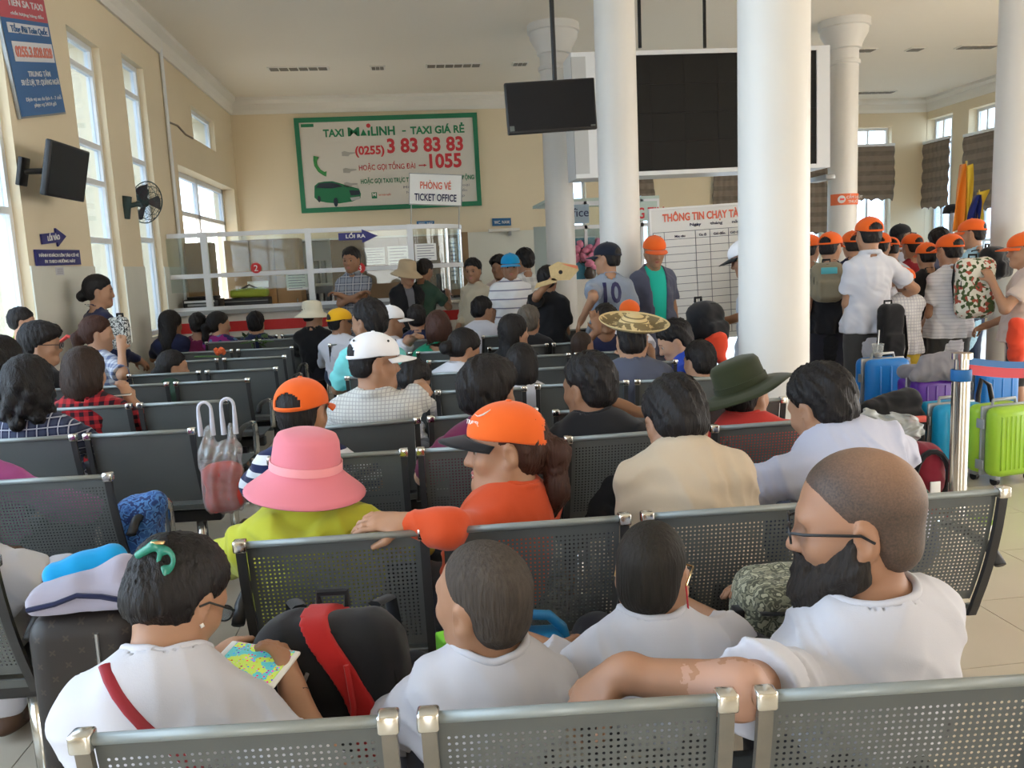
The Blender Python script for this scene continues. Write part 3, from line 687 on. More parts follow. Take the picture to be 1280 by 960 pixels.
for k in range(4): box('printed_line', (w*.15, -.002, h*(.2+.18*k)), (w*.85, 0, h*(.25+.18*k)), mat('ink_grey'), e)
for k, (x0, x1, y0, y1, s) in enumerate(((521, 543, 276.5, 281.5, 'WC. NỮ'), (615.5, 639, 273, 282.5, 'WC. NAM'))):
    Y = YC+.4 if k == 0 else YB-.03; F, w, h = frame(P(x0, y0, Y), P(x1, y0-.6, Y), P(x0, y1, Y)); e = empty('toilet_sign', ['small blue toilet sign peeping over the curved counter glass', 'small blue toilet sign on the back wall above a shelf'][k], 'sign'); e.matrix_world = F
    box('sign_board', (0, 0, 0), (w, .02, h), mat('blue_sign', (.02, .13, .30), .5), e); TX(e, s, .5, .75, .45, Mw, w, h, .8)
    if k == 0: MB().tube([(w/2, .01, 0), (w/2, .01, zu-P(x0, y1, Y).z)], .008, 6).build('rod', M_grey, e)
a = P(610, 285, YB); b_ = P(648, 289, YB); e = empty('wall_shelf', 'small pale shelf on the back wall beneath the blue toilet sign', 'shelf', (a.x, YB, b_.z)); box('shelf_board', (0, -.2, 0), (b_.x-a.x, -.013, .05), M_white, e); box('shelf_bracket', (.35, -.15, -.07), (.39, -.013, 0), M_grey, e)
# ------------------------------------------------------------------ taxi billboard
Yb = YB-.06; F, w, h = frame(P(371, 151.5, Yb), P(592.5, 144.5, Yb), P(380.5, 262.8, Yb)); e = empty('taxi_billboard', 'large green-framed taxi billboard on the cream back wall', 'billboard'); e.matrix_world = F
M_bb = mat('billboard_white', (.72, .69, .62), .45); box('panel', (0, 0, 0), (w, .05, h), M_bb, e)
M_gfr = mat('green_frame', (.02, .20, .10), .5); q = .032*w/2
for nm, a, b_ in (('frame_bar', (-q, -.02, -q), (w+q, .05, q*.6)), ('frame_bar', (-q, -.02, h-q*.6), (w+q, .05, h+q)), ('frame_bar', (-q, -.02, q*.6), (q*.6, .05, h-q*.6)), ('frame_bar', (w-q*.6, -.02, q*.6), (w+q, .05, h-q*.6))): box(nm, a, b_, M_gfr, e)
TX(e, 'TAXI', .197, .185, .085, M_green, w, h, .115, .034); TX(e, 'M', .31, .185, .1, M_green, w, h, .065, .02); TX(e, 'LINH', .475, .185, .1, M_green, w, h, .135, .034); TX(e, 'ı', .395, .185, .085, M_green, w, h, .013, .03)
MB().poly([(.347*w, h*.815), (.383*w, h*.815), (.365*w, h*.89)], .003, T((0, -.004, 0))).build('lettering', M_green, e); MB().lathe([(.012*w, 0), (.012*w, .004), (0, .004)], M=T((.395*w, -.001, h*.925)) @ Matrix.Rotation(math.pi/2, 4, 'X')).build('red_dot', M_redl, e)
box('lettering', (.583*w, -.004, h*.845), (.605*w, 0, h*.86), M_green, e); TX(e, 'TAXI GIÁ RẺ', .785, .185, .085, M_green, w, h, .31, .034)
TX(e, '(0255)', .393, .395, .095, M_redl, w, h, .165, .034); TX(e, '3 83 83 83', .71, .385, .16, M_redl, w, h, .435, .034)
TX(e, 'HOẶC GỌI TỔNG ĐÀI', .485, .575, .062, M_redl, w, h, .32, .006); TX(e, '1055', .82, .575, .16, M_redl, w, h, .185, .034)
MB().poly([(.665*w, h*.45), (.695*w, h*.45), (.695*w, h*.44), (.712*w, h*.456), (.695*w, h*.472), (.695*w, h*.462), (.665*w, h*.462)], .003, T((0, -.004, 0))).build('printed_arrow', M_redl, e)
TX(e, 'HOẶC GỌI TAXI TRỰC TUYẾN QUA ỨNG DỤNG DI ĐỘNG', .655, .725, .052, M_green, w, h, .65, .02)
M_gi = mat('ink_grey')
for k, s in enumerate(('Mở ứng dụng trên điện thoại', 'Nhập điểm đón và điểm đến', 'Chọn loại xe phù hợp', 'Cài đặt và gọi xe')): TX(e, s, .76, .80+.06*k, .03, M_gi, w, h, .38-.03*k, .0)
box('green_badge', (.385*w, -.004, h*.10), (.415*w, 0, h*.17), M_green, e); TX(e, 'M', .4, .875, .04, Mw, w, h, .02, .02, d=-.008); TX(e, 'taxi trực tuyến', .46, .87, .02, M_or, w, h, .07)
box('green_badge', (.02*w, -.004, h*.93), (.09*w, 0, h*.965), M_green, e)
# handset
hb = MB().tube([(w*x, -.006, h*z) for x, z in ((.09, .60), (.083, .555), (.085, .50), (.102, .44), (.125, .405), (.14, .40))], [.045, .03, .028, .028, .03, .045], 8, .25); hb.build('printed_handset', mat('handset_green', (.05, .30, .08), .5), e)
for z in (.62, .43, .27):
    MB().poly([(w*x, h*(z+q_)) for x, q_ in ((.235, -.025), (.27, -.03), (.28, -.01), (.31, .0), (.31, .012), (.275, .015), (.25, .03), (.235, .02))], .002, T((0, -.003, 0))).build('printed_hand', mat('pale_grey_print', (.45, .44, .40), .6), e)
M_cg = mat('car_green', (.01, .19, .08), .4); M_cd = mat('car_dark', (.015, .03, .05), .4); M_cs = mat('car_silver', (.5, .52, .52), .4)
def pr(nm, pts, m, d): MB().poly([(w*x, h*z) for x, z in pts], .003, T((0, -.003-d, 0))).build(nm, m, e)
pr('printed_car', [(.062, .14), (.068, .27), (.09, .305), (.125, .315), (.17, .315), (.21, .29), (.265, .25), (.315, .22), (.325, .16), (.32, .11), (.27, .075), (.20, .06), (.13, .075), (.08, .10)], M_cg, 0)
pr('printed_windows', [(.075, .25), (.095, .295), (.165, .30), (.205, .275), (.225, .25), (.165, .235), (.12, .24)], M_cd, .003); pr('printed_grille', [(.26, .205), (.32, .20), (.318, .15), (.268, .145)], M_cd, .003); pr('printed_bumper', [(.262, .12), (.318, .13), (.316, .10), (.27, .085)], M_cs, .003)
for x, z, r in ((.18, .075, .05), (.088, .12, .036)): MB().lathe([(r*1.0, 0), (r*1.0, .004), (0, .004)], sx=.75*.62, sy=1, M=T((w*x, -.008, h*z)) @ Matrix.Rotation(math.pi/2, 4, 'X') @ Matrix.Scale(1.5, 4)).build('printed_wheel', M_cd, e)
# ------------------------------------------------------------------ poster on the left wall
F, w, h = frame(PX(10, -8, XL+.03), PX(67, 4, XL+.03), PX(27, 146, XL+.03)); e = empty('wall_poster', 'tall red and blue taxi poster high on the left wall', 'poster'); e.matrix_world = F
M_pb = mat('poster_blue', (.05, .15, .36), .5); M_pr = mat('poster_red', (.55, .10, .13), .5); M_pw = mat('poster_white', (.72, .73, .78), .5); M_psal = mat('poster_salmon', (.75, .25, .2), .5)
box('backing', (-.015, 0, -.015), (w+.015, .025, h+.015), M_grey, e); box('blue_field', (0, -.004, 0), (w, -.001, h*.78), M_pb, e); box('red_field', (0, -.004, h*.78), (w, -.001, h), M_pr, e)
TX(e, 'TIÊN SA TAXI', .55, .12, .055, M_pw, w, h, .75, .02, d=-.007); TX(e, 'chất lượng hàng đầu', .55, .19, .025, M_pw, w, h, .7, d=-.007)
MB().bevbox((.08*w, -.007, h*.665), (.96*w, -.0045, h*.745), .02).build('white_plate', M_pw, e); TX(e, 'Tổng Đài Toàn Quốc', .52, .325, .05, M_pb, w, h, .78, .02, d=-.01)
box('number_plate', (.10*w, -.007, h*.44), (.97*w, -.0045, h*.60), M_pw, e); TX(e, '0255.3.828.828', .53, .52, .085, M_psal, w, h, .8, .03, d=-.01)
TX(e, 'TRUNG TÂM', .55, .68, .045, M_pw, w, h, .5, .02, d=-.007); TX(e, '50 LÊ LỢI, TP. QUẢNG NGÃI', .55, .75, .045, M_pw, w, h, .85, .02, d=-.007); TX(e, 'Dịch vụ xe du lịch 4 - 7 chỗ', .55, .88, .03, M_pw, w, h, .8, d=-.007); TX(e, 'phục vụ 24/24 giờ', .55, .93, .03, M_pw, w, h, .5, d=-.007)
# ------------------------------------------------------------------ televisions, fan, big screen
c = PX(62, 222, XL); tv = empty('wall_television', 'black television on a bracket on the left wall', 'television')
ctr = P(82, 215, 6.75); tv.matrix_world = T(ctr) @ Matrix.Rotation(math.radians(88), 4, 'Z') @ Matrix.Scale(.86, 4) @ Matrix.Rotation(math.radians(13), 4, 'X')
MB().bevbox((-.38, -.03, -.23), (.38, .025, .23), .012).build('casing', M_black, tv); box('screen_panel', (-.36, -.033, -.205), (.36, -.031, .21), mat('tv_glass', (.006, .007, .010), .4, spec=.25), tv); MB().bevbox((-.2, .02, -.14), (.2, .07, .14), .02).build('rear_housing', M_black, tv)
wl = tv.matrix_world.inverted() @ Vector((XL+.02, ctr.y-.1, ctr.z)); MB().tube([(0, .06, 0), wl], .025).build('bracket_arm', M_black, tv); MB().bevbox(tuple(wl-Vector((.07, .02, .12))), tuple(wl+Vector((.07, .02, .12))), .008).build('bracket_plate', M_black, tv)
fc = P(183, 253, 9.65); fn = empty('wall_fan', 'dark wall fan with round cage beside the second left window', 'fan'); wp = PX(158, 258, XL+.02)
fn.matrix_world = T(fc) @ Matrix.Rotation(math.radians(62), 4, 'Z') @ Matrix.Rotation(math.radians(14), 4, 'X')   # blows towards -y of itself
M_fan = mat('fan_dark_green', (.03, .06, .06), .4)
cg = MB(); R_ = .225
for rr_, y in ((R_, 0), (R_*.8, -.05), (R_*.55, -.075), (R_*.8, .034)): cg.tube([(rr_*math.cos(t*math.pi/16), y, rr_*math.sin(t*math.pi/16)) for t in range(33)], .006 if rr_ == R_ else .003, 6, cap=False)
for k in range(28):
    t = 2*math.pi*k/28; s_, c_ = math.sin(t), math.cos(t); cg.tube([(.04*c_, -.085, .04*s_), (R_*.6*c_, -.072, R_*.6*s_), (R_*.85*c_, -.045, R_*.85*s_), (R_*c_, 0, R_*s_), (R_*.85*c_, .045, R_*.85*s_), (.06*c_, .06, .06*s_)], .002, 4, cap=False)
cg.build('cage', M_fan, fn, 'stuff'); MB().lathe([(0, -.085), (.045, -.085), (.045, -.075), (0, -.07)], M=Matrix.Rotation(-math.pi/2, 4, 'X')).build('cage_badge', M_fan, fn) if False else None
for k in range(3):
    t = 2*math.pi*k/3; bl_ = [(0.03, -.01, -.02), (.19, -.025, -.07), (.2, .0, .04), (.17, .015, .08), (.03, .01, .03)]; M_ = Matrix.Rotation(t, 4, 'Y'); me = pymesh([M_ @ Vector(q) for q in bl_], [(0, 1, 2, 3, 4)])
    bm = bmesh.new(); bm.from_mesh(me); bmesh.ops.solidify(bm, geom=bm.faces[:], thickness=.004); bm.to_mesh(me); bm.free(); link('fan_blade', me, mat('fan_blade', (.06, .05, .06), .35), fn)
MB().lathe([(0, 0), (.055, .01), (.07, .05), (.06, .14), (0, .15)], seg=20, M=Matrix.Rotation(-math.pi/2, 4, 'X')).build('motor', M_fan, fn); MB().bevbox((-.05, .02, .07), (.05, .12, .14), .01).build('control_box', M_fan, fn)
iw = fn.matrix_world.inverted() @ Vector((XL+.02, wp.y, wp.z)); iw2 = fn.matrix_world.inverted() @ Vector((XL+.14, wp.y, wp.z+.02)); MB().tube([(0, .13, -.02), iw2, iw], .024).build('fan_arm', M_fan, fn); MB().tube([iw+Vector((0, 0, -.12)), iw+Vector((0, 0, .1))], .045, 10).build('fan_mount', M_fan, fn); MB().tube([iw+Vector((0, 0, -.1)), iw+Vector((.02, .02, -.3))], .005, 6).build('pull_cord', Mw, fn)
Y = 6.4; F, w, h = frame(P(633, 103.5, Y), P(745.5, 96.5, Y), P(635.5, 168.5, Y)); e = empty('hanging_television', 'black television hanging from the ceiling on a black pole', 'television'); e.matrix_world = F
MB().bevbox((0, 0, 0), (w, .05, h), .008).build('casing', M_black, e); box('screen_panel', (.012, -.003, .02), (w-.012, -.001, h-.012), mat('tv_glass'), e); box('logo_label', (.015, -.005, .022), (.05, -.002, .06), mat('label_grey', (.12, .14, .13), .5), e); box('logo_label', (w-.05, -.005, .022), (w-.015, -.002, .034), mat('label_grey'), e)
MB().bevbox((w*.35, .05, h*.2), (w*.65, .09, h*.8), .01).build('rear_housing', M_black, e)
it = F.inverted(); pt = it @ P(693, 100, Y+.1); tp = it @ Vector((P(692, 100, Y+.1).x, Y+.1, ZC)); MB().tube([pt+Vector((0, 0, -.1)), tp], .018, 10).build('ceiling_pole', M_black, e); MB().lathe([(0, -.03), (.07, -.03), (.07, 0), (0, 0)], c=tuple(tp)).build('ceiling_plate', M_black, e)
Y = 9.2; F, w, h = frame(P(716, 66, Y), P(1039, 57, Y), P(720, 223.5, Y)); e = empty('big_led_screen', 'huge dark LED screen in a white case hanging under the ceiling', 'screen'); e.matrix_world = F
u = lambda px: (px-716)/323*w
box('case', (0, .02, 0), (w, .45, h), M_frame, e); fw_ = h*.035
box('case_trim', (0, -.02, 0), (w, .02, fw_), M_frame, e); box('case_trim', (0, -.02, h-fw_), (w, .02, h), M_frame, e); box('case_trim', (u(1022), -.02, fw_), (w, .02, h-fw_), M_frame, e); box('grey_side_panel', (0, -.02, fw_), (u(733), .02, h-fw_), M_grey if False else mat('light_grey_panel', (.52, .53, .53), .5), e); box('case_trim', (u(733), -.02, fw_), (u(770), .02, h-fw_), M_frame, e)
for i in range(6):
    for j in range(4):
        a0, a1 = u(770), u(1022); x0 = a0+(a1-a0)*i/6; x1 = a0+(a1-a0)*(i+1)/6; z0 = fw_+(h-2*fw_)*j/4; z1 = fw_+(h-2*fw_)*(j+1)/4; box('led_module', (x0+.0008, -.004, z0+.0008), (x1-.0008, .02, z1-.0008), M_screen, e)
it = F.inverted()
for px in (800, 881, 980): q = it @ P(px, 60, Y+.25); t_ = it @ Vector((P(px, 60, Y+.25).x, Y+.25, ZC)); MB().tube([q, t_], .02).build('hanger_pole', M_black, e)
for px, py in ((1033, 222),): q = it @ P(px, py, Y); MB().bevbox(tuple(q-Vector((.06, .1, .03))), tuple(q+Vector((.06, .3, .03))), .01).build('junction_box', M_grey, e)
# ------------------------------------------------------------------ timetable board
Y = 8.75; F, w, h = frame(P(820.5, 263, Y), P(950, 254, Y), P(823, 440, Y)); F.translation.z = 0; h = P(820.5, 263, Y).z; e = empty('timetable_board', 'white train timetable board with a ruled grid', 'board'); e.matrix_world = F
M_tb = mat('board_gloss', (.72, .74, .75), .12, var=.03, vs=3); z0 = .55
box('board_panel', (0, 0, z0), (w, .02, h), M_tb, e)
for a, b_ in (((-.02, -.02, z0-.02), (0, .03, h+.02)), ((w, -.02, z0-.02), (w+.02, .03, h+.02)), ((0, -.02, h), (w, .03, h+.02)), ((0, -.02, z0-.02), (w, .03, z0))): box('board_frame', a, b_, M_frame, e)
for x in (.1, w-.1): MB().tube([(x, .03, h*.7), (x, .03, .02)], .018).bevbox((x-.02, -.25, 0), (x+.02, .3, .04), .008).build('board_stand', M_chrome, e)
hh = h-z0; TX(e, 'THÔNG TIN CHẠY TÀU', .5, .03 if False else (h-(h-.09*hh))/h, .042, M_or, w, h, .78, .03)
TX(e, 'Ngày      tháng      năm', .62, .135*hh/h, .016, M_navy, w, h, .5)
g = MB(); NR = 14
for i in range(NR+1): z = h-hh*(.17+.8*i/NR); g.box((.02, -.003, z-.003), (w-.02, 0, z+.003))
for u_ in (.015, .12, .42, .56, .74, .87, .985): g.box((w*u_-.003, -.003, h-hh*.97), (w*u_+.003, 0, h-hh*.17))
g.build('grid_lines', mat('grid_ink', (.16, .18, .22), .6), e, 'stuff')
for u_, s in ((.07, 'TT'), (.27, 'Mác tàu'), (.49, 'Ga đi'), (.65, 'Giờ đến'), (.8, 'Giờ đi'), (.93, 'Ghi chú')): TX(e, s, u_, .215*hh/h, .014, M_navy, w, h)
# ------------------------------------------------------------------ information kiosk
Y = 11.1; a = P(682, 250, Y); b_ = P(824, 243, Y); e = empty('information_kiosk', 'white framed glass kiosk behind the two middle columns', 'kiosk', (a.x, Y, 0)); w = b_.x-a.x; h = P(750, 247, Y).z; dpt = 1.2
zc_ = P(750, 348, Y).z; zk = P(750, 283, Y).z
box('kiosk_counter', (0, 0, 0), (w, .4, zc_), M_white, e); box('kiosk_roof', (0, 0, h-.04), (w, dpt, h), mat('pale_green_panel', (.55, .66, .60), .5), e)
xs_ = [0, w*.33, w*.58, w*.83, w-.04]
for x in xs_: box('kiosk_post', (x, 0, zc_), (x+.04, .04, h-.04), M_frame, e)
box('kiosk_rail', (.04, .0, zk-.025), (w-.04, .04, zk+.025), M_frame, e); box('kiosk_rail', (.04, 0, h-.1), (w-.04, .04, h-.04), M_frame, e)
for x0, x1 in zip(xs_, xs_[1:]):
    box('kiosk_pane', (x0+.04, .015, zk+.025), (x1, .021, h-.1), M_glass, e); box('kiosk_pane', (x0+.04, .015, zc_+.25), (x1, .021, zk-.025), M_glass, e)
box('kiosk_back', (0, dpt-.03, 0), (w, dpt, h-.3), mat('kiosk_grey', (.50, .55, .52), .7), e)
ub = lambda px: P(px, 300, Y).x-a.x
box('blue_banner', (ub(706), -.012, zk+.05), (ub(737), -.004, P(720, 256, Y).z), mat('pale_blue_panel', (.35, .45, .55), .5), e); TX(e, 'Office', 0, 0, .001, M_navy, 1, 1) if False else None
o = text('lettering', 'Office', .16, M_navy, T((ub(719), -.014, P(720, 271, Y).z)), e); o.name = 'lettering'
box('sign_panel', (ub(783), -.012, zk+.05), (ub(822), -.004, P(800, 252, Y).z), mat('pale_green_panel'), e); o = text('lettering', 'THÔNG TIN', .2, M_redl, T((ub(795), -.014, P(800, 273, Y).z)), e, .002, .02, sx=.72); o.name = 'lettering'
# framed picture, vase of pink flowers
p0 = P(722, 297, Y-.15); p1 = P(750, 340, Y-.15); pc = empty('blue_picture', 'blue picture board standing on the kiosk counter', 'picture', ((p0.x+p1.x)/2, Y+.1, zc_)); w_ = p1.x-p0.x
box('picture_sheet', (-w_/2, 0, 0), (w_/2, .01, p0.z-zc_), mat('picture_blue', (.10, .38, .55), .5), pc); box('picture_frame', (-w_/2-.02, .01, 0), (w_/2+.02, .03, p0.z-zc_+.02), M_frame, pc)
vs_ = empty('flower_vase', 'vase of pink flowers on the kiosk counter beside the column', 'flowers', (P(740, 340, Y-.1).x, Y+.02, zc_)); MB().lathe([(0, 0), (.06, 0), (.085, .06), (.06, .14), (.05, .17), (0, .17)]).build('vase', mat('vase_dark', (.08, .06, .05), .3), vs_)
rnd = random.Random(3); fm = mat('pink_petals', (.72, .25, .38), .7, var=.25, vs=30)
bl0 = Sdf()
for k in range(3): bl0.ell((.014*math.cos(k*2.1), .014*math.sin(k*2.1), 0), (.03, .022, .02), k=.01)
blm = bl0.ell((0, 0, .014), (.018, .018, .015), k=.008).mesh(.007); blm.materials.append(fm)
for k in range(26):
    x, y, z = rnd.uniform(-.2, .2), rnd.uniform(-.08, .04), rnd.uniform(.16, .52); st = MB().tube([(0, 0, .15), (x*.6, y*.5, z*.7), (x, y, z)], .004, 5); st.build('stem', mat('leaf_green', (.08, .17, .05), .6), vs_); o = link('blossom', blm, None, vs_); o.location = (x, y, z); o.rotation_euler = (rnd.uniform(0, 1), rnd.uniform(0, 1), rnd.uniform(0, 6)); o.scale = [rnd.uniform(1.1, 1.9)]*3
for k in range(10):
    x, y, z = rnd.uniform(-.15, .2), rnd.uniform(-.06, .04), rnd.uniform(.1, .25); me = pymesh([(0, 0, .15), (x*.5+.02, y, z), (x, y, z+.03), (x*.5-.02, y, z+.02)], [(0, 1, 2, 3)]); link('leaf', me, mat('leaf_green'), vs_)
# ------------------------------------------------------------------ people: one smooth body each, clothes / hair / hats as children
def rotm(yaw=0, pitch=0, roll=0):
    """yaw to the left, pitch nodding down, roll tipping to the right; degrees"""
    return np.array((Matrix.Rotation(math.radians(yaw), 3, 'Z') @ Matrix.Rotation(math.radians(-pitch), 3, 'X') @ Matrix.Rotation(math.radians(roll), 3, 'Y')), np.float32)
nrm = lambda v: np.asarray(v, np.float32)/max(1e-6, float(np.linalg.norm(v)))
def skinmat(name, col):
    if name in MATS: return MATS[name]
    m = mat(name, col, .5, spec=.35); n = N(m)
    n.l(n.mix(n.noise(14, 4), tuple(c*.90 for c in col), tuple(min(1, c*1.08) for c in col)), n.b.inputs['Base Color'])
    n.b.inputs['Subsurface Weight'].default_value = .06; n.b.inputs['Subsurface Radius'].default_value = (.01, .004, .002); n.bump(n.noise(160, 2), .05, .001); return m
SK = dict(a=skinmat('skin_warm', (.40, .215, .13)), b=skinmat('skin_tan', (.31, .16, .092)), c=skinmat('skin_fair', (.50, .285, .185)), d=skinmat('skin_dark', (.10, .055, .035)))
def hairmat(name, col, rough=.5):
    if name in MATS: return MATS[name]
    m = mat(name, col, rough, spec=.22); n = N(m)
    h = n.noise(150, 3, stretch=(1, 1, .10)); n.l(n.mix(h, tuple(c*.5 for c in col), tuple(c*1.7 for c in col)), n.b.inputs['Base Color']); n.bump(h, .9, .006); return m
HR = dict(k=hairmat('hair_black', (.012, .010, .010)), b=hairmat('hair_dark_brown', (.030, .017, .012)), r=hairmat('hair_red_brown', (.045, .018, .012)), g=hairmat('hair_greying', (.09, .075, .06)), z=hairmat('hair_cropped', (.055, .044, .036), .75))
M_eye = mat('eye_white', (.50, .46, .43), .3); M_iris = mat('iris_dark', (.02, .012, .008), .15); M_lip = mat('lips', (.40, .12, .10), .4); M_teeth = mat('teeth', (.8, .78, .72), .3)
def limb(Sd, Wt, hint, l1, l2):
    """elbow by two-bone IK"""
    d = Wt-Sd; L = float(np.linalg.norm(d)); mx = (l1+l2)*.995
    if L > mx: Wt = Sd+d*mx/L; d = Wt-Sd; L = mx
    a = (l1*l1-l2*l2+L*L)/(2*L); hgt = math.sqrt(max(0, l1*l1-a*a)); u = d/L; hv = np.asarray(hint, np.float32); hv = nrm(hv-u*(hv@u))
    return Sd+u*a+hv*hgt, Wt
def hand(F, Wr, d, n, t, s, curl=.55, spread=1.0, fr=.0088):
    """palm, four unequal bent fingers and a thumb; d along the hand, n out of the palm, t towards the thumb"""
    d, n, t = nrm(d), nrm(n), nrm(t)
    R = np.stack([t, d, n], 1); F.ell(Wr+d*.045*s, (.039*s, .055*s, .017*s), R, k=.02); F.cap(Wr-d*.02, Wr+d*.03*s, .024*s, .022*s, k=.02)
    for i, (off, ln) in enumerate(((.030, .070), (.010, .079), (-.010, .073), (-.029, .056))):
        p = Wr+(d*.078+t*off*spread)*s; a = curl*.55; L = ln*s
        for j, fr_ in enumerate((.45, .31, .24)):
            q = p+(d*math.cos(a)+n*math.sin(a)+t*off*2.2*(spread-.6))*L*fr_; F.cap(p, q, fr*s*(1-.1*j), fr*s*(.92-.1*j), k=.006); p = q; a += curl*.8
    p = Wr+(d*.022+t*.03)*s; q = p+(d*.6+t*.7+n*.35)*.038*s; F.cap(p, q, .0125*s, .0105*s, k=.012); F.cap(q, q+(d*.85+t*.2+n*.35*(1+curl))*.034*s, .0105*s, .0085*s, k=.008)
def head_sdf(F, C, R, s, face=1, ear=1, chub=1.0):
    A = lambda x, y, z: C+R@(V(x, y, z)*s)
    F.ell(A(0, -.012, .035), V(.076, .097, .088)*s, R, k=.03); F.ell(A(0, .026, -.03), V(.062*chub, .066, .088)*s, R, k=.04)
    for x in (-1, 1): F.cap(A(x*.052*chub, .0, -.058), A(x*.012, .066, -.1), .024*s, .02*s, k=.035)
    F.ell(A(0, .070, -.098), V(.024, .022, .020)*s, R, k=.03)
    for x in (-1, 1): F.ell(A(x*.036, .062, -.03), V(.027, .026, .026)*s, R, k=.025)
    F.cap(A(-.034, .080, .018), A(.034, .080, .018), .011*s, k=.025)
    if face:
        for x in (-1, 1): F.ell(A(x*.033, .100, -.003), V(.019, .017, .012)*s, R, k=.015, op='s')
        F.cap(A(0, .088, .004), A(0, .106, -.034), .007*s, .0125*s, k=.014)
        for x in (-1, 1): F.ell(A(x*.011, .097, -.038), V(.009, .010, .008)*s, R, k=.008)
        F.cap(A(-.017, .086, -.062), A(.017, .086, -.062), .0075*s, k=.010); F.cap(A(-.014, .084, -.074), A(.014, .084, -.074), .0085*s, k=.010)
        F.cap(A(-.022, .096, -.068), A(.022, .096, -.068), .003*s, k=.004, op='s')
    if ear:
        for x in (-1, 1):
            Re = R@rotm(-x*22, 12, 0); F.ell(A(x*.079, -.008, -.012), V(.010, .021, .034)*s, Re, k=.010); F.ell(A(x*.089, -.002, -.010), V(.008, .011, .019)*s, Re, k=.006, op='s'); F.ell(A(x*.078, .002, -.040), V(.008, .010, .011)*s, Re, k=.008)
def hair_mesh(style, C, R, s, h, t=.013, hatted=False):
    F = Sdf(); A = lambda x, y, z: C+R@(V(x, y, z)*s); Ri = R.T
    sm = lambda e0, e1, x: (lambda u: u*u*(3-2*u))(np.clip((x-e0)/(e1-e0), 0, 1))
    th = dict(buzz=.004, bald=.003, short=t, boy=t+.004, mop=.022, cap=.005).get(style, .014)
    if hatted: th = min(th, .005)
    F.ell(A(0, -.014, .035), V(.076+th, .097+th, .088+th)*s, R, k=.02)
    if style in ('short', 'boy', 'mop', 'cap', 'buzz', 'bald'): F.ell(A(0, -.045, -.035), V(.066+th*.6, .055+th*.6, .062)*s, R, k=.03)
    if style == 'mop': F.ell(A(0, .03, .06), V(.085, .085, .065)*s, R, k=.03)
    if style in ('bob', 'long', 'pony', 'bun', 'updo', 'curly'):
        F.ell(A(0, -.035, -.01), V(.078 if hatted else .084, .078, .09)*s, R, k=.03)
    if style in ('bob', 'curly'): F.ell(A(0, -.035, -.055), V(.098, .082, .105)*s, R, k=.04)
    if style == 'curly':
        for i in range(26):
            a = i*2.4; F.ell(A(.085*math.cos(a), -.04+.075*math.sin(a), -.16+.19*(i/26)), V(.03, .03, .03)*s, R, k=.02)
    if style == 'long': F.ell(A(0, -.045, -.09), V(.092, .066, .15)*s, R, k=.04); F.ell(A(0, -.075, -.22), V(.085, .045, .13)*s, R, k=.05)
    if style == 'pony':
        F.cap(A(0, -.10, .0), A(0, -.135, -.03), .026*s, .034*s, k=.02); F.cap(A(0, -.135, -.03), A(.0, -.13, -.14), .036*s, .030*s, k=.03); F.cap(A(0, -.13, -.14), A(.01, -.10, -.23), .030*s, .010*s, k=.03)
    if style == 'bun': F.ell(A(0, -.125, -.045), V(.048, .04, .044)*s, R, k=.02)
    if style == 'updo': F.ell(A(-.005, -.088, .045), V(.05, .045, .062)*s, R, k=.03); F.ell(A(0, -.095, -.02), V(.055, .035, .05)*s, R, k=.03)
    def post(p, d):
        q = ((p-C)@R)/s; x, y, z = q[:, 0], q[:, 1], q[:, 2]; d = d/s
        ph = np.arctan2(x, -y)
        if style == 'cap': hl = -.066+.133*sm(-.06, .085, y)
        elif style in ('buzz', 'bald'): hl = -.078+.145*sm(-.06, .085, y)-.0*z
        elif style in ('short', 'boy', 'mop'): hl = -.085+.135*sm(-.065, .09, y)+(.0 if style == 'short' else -.02)*sm(.0, .09, y)
        else: hl = np.where(y > -.02, -.03+.085*sm(-.02, .095, y), -.5) if style in ('pony', 'bun', 'updo') else np.full_like(z, -.5)
        if style in ('pony', 'bun', 'updo'):
            hl = np.where(y <= -.02, -.085-.6*sm(-.085, -.10, y), hl)
        if style not in ('bob', 'curly', 'long'): d = d+th*.95*np.clip(1-(z-hl)/(.045 if style != 'bald' else .03), 0, 1)**1.5
        d = np.maximum(d+(.0022*np.sin(ph*46+6*np.sin(z*40)+4*np.sin(y*37))+.0014*np.sin(ph*91+9*np.sin(z*23)) if style not in ('buzz', 'bald') else 0)+(.0042*np.sin(ph*9+z*38+5*np.sin(y*24))*np.clip((z+.06)/.06, 0, 1)+.003 if style in ('boy', 'mop', 'short') else 0 if style in ('bald', 'buzz') else .0015)*np.sin(ph*17+z*60+y*30), (hl-z)*.7)
        if style not in ('bob', 'curly', 'long', 'mop'):
            for sx in (-1, 1): d = np.maximum(d, .027-np.sqrt((x-sx*.088)**2*.6+(y+.002)**2+((z+.014)*.8)**2))
        else:
            k0 = np.sqrt((x/.070)**2+((y-.125)/.085)**2+((z+.05)/.125)**2); d = np.maximum(d, (1-k0)*.06)
        if hatted: d = np.maximum(d, z-.083)
        return d*s
    return F.mesh(h, post)
def set_mx(o, C, R, s=1.0):
    M = Matrix([list(map(float, r)) for r in R]).to_4x4() @ Matrix.Scale(s, 4); M.translation = Vector([float(v) for v in C]); o.matrix_local = M
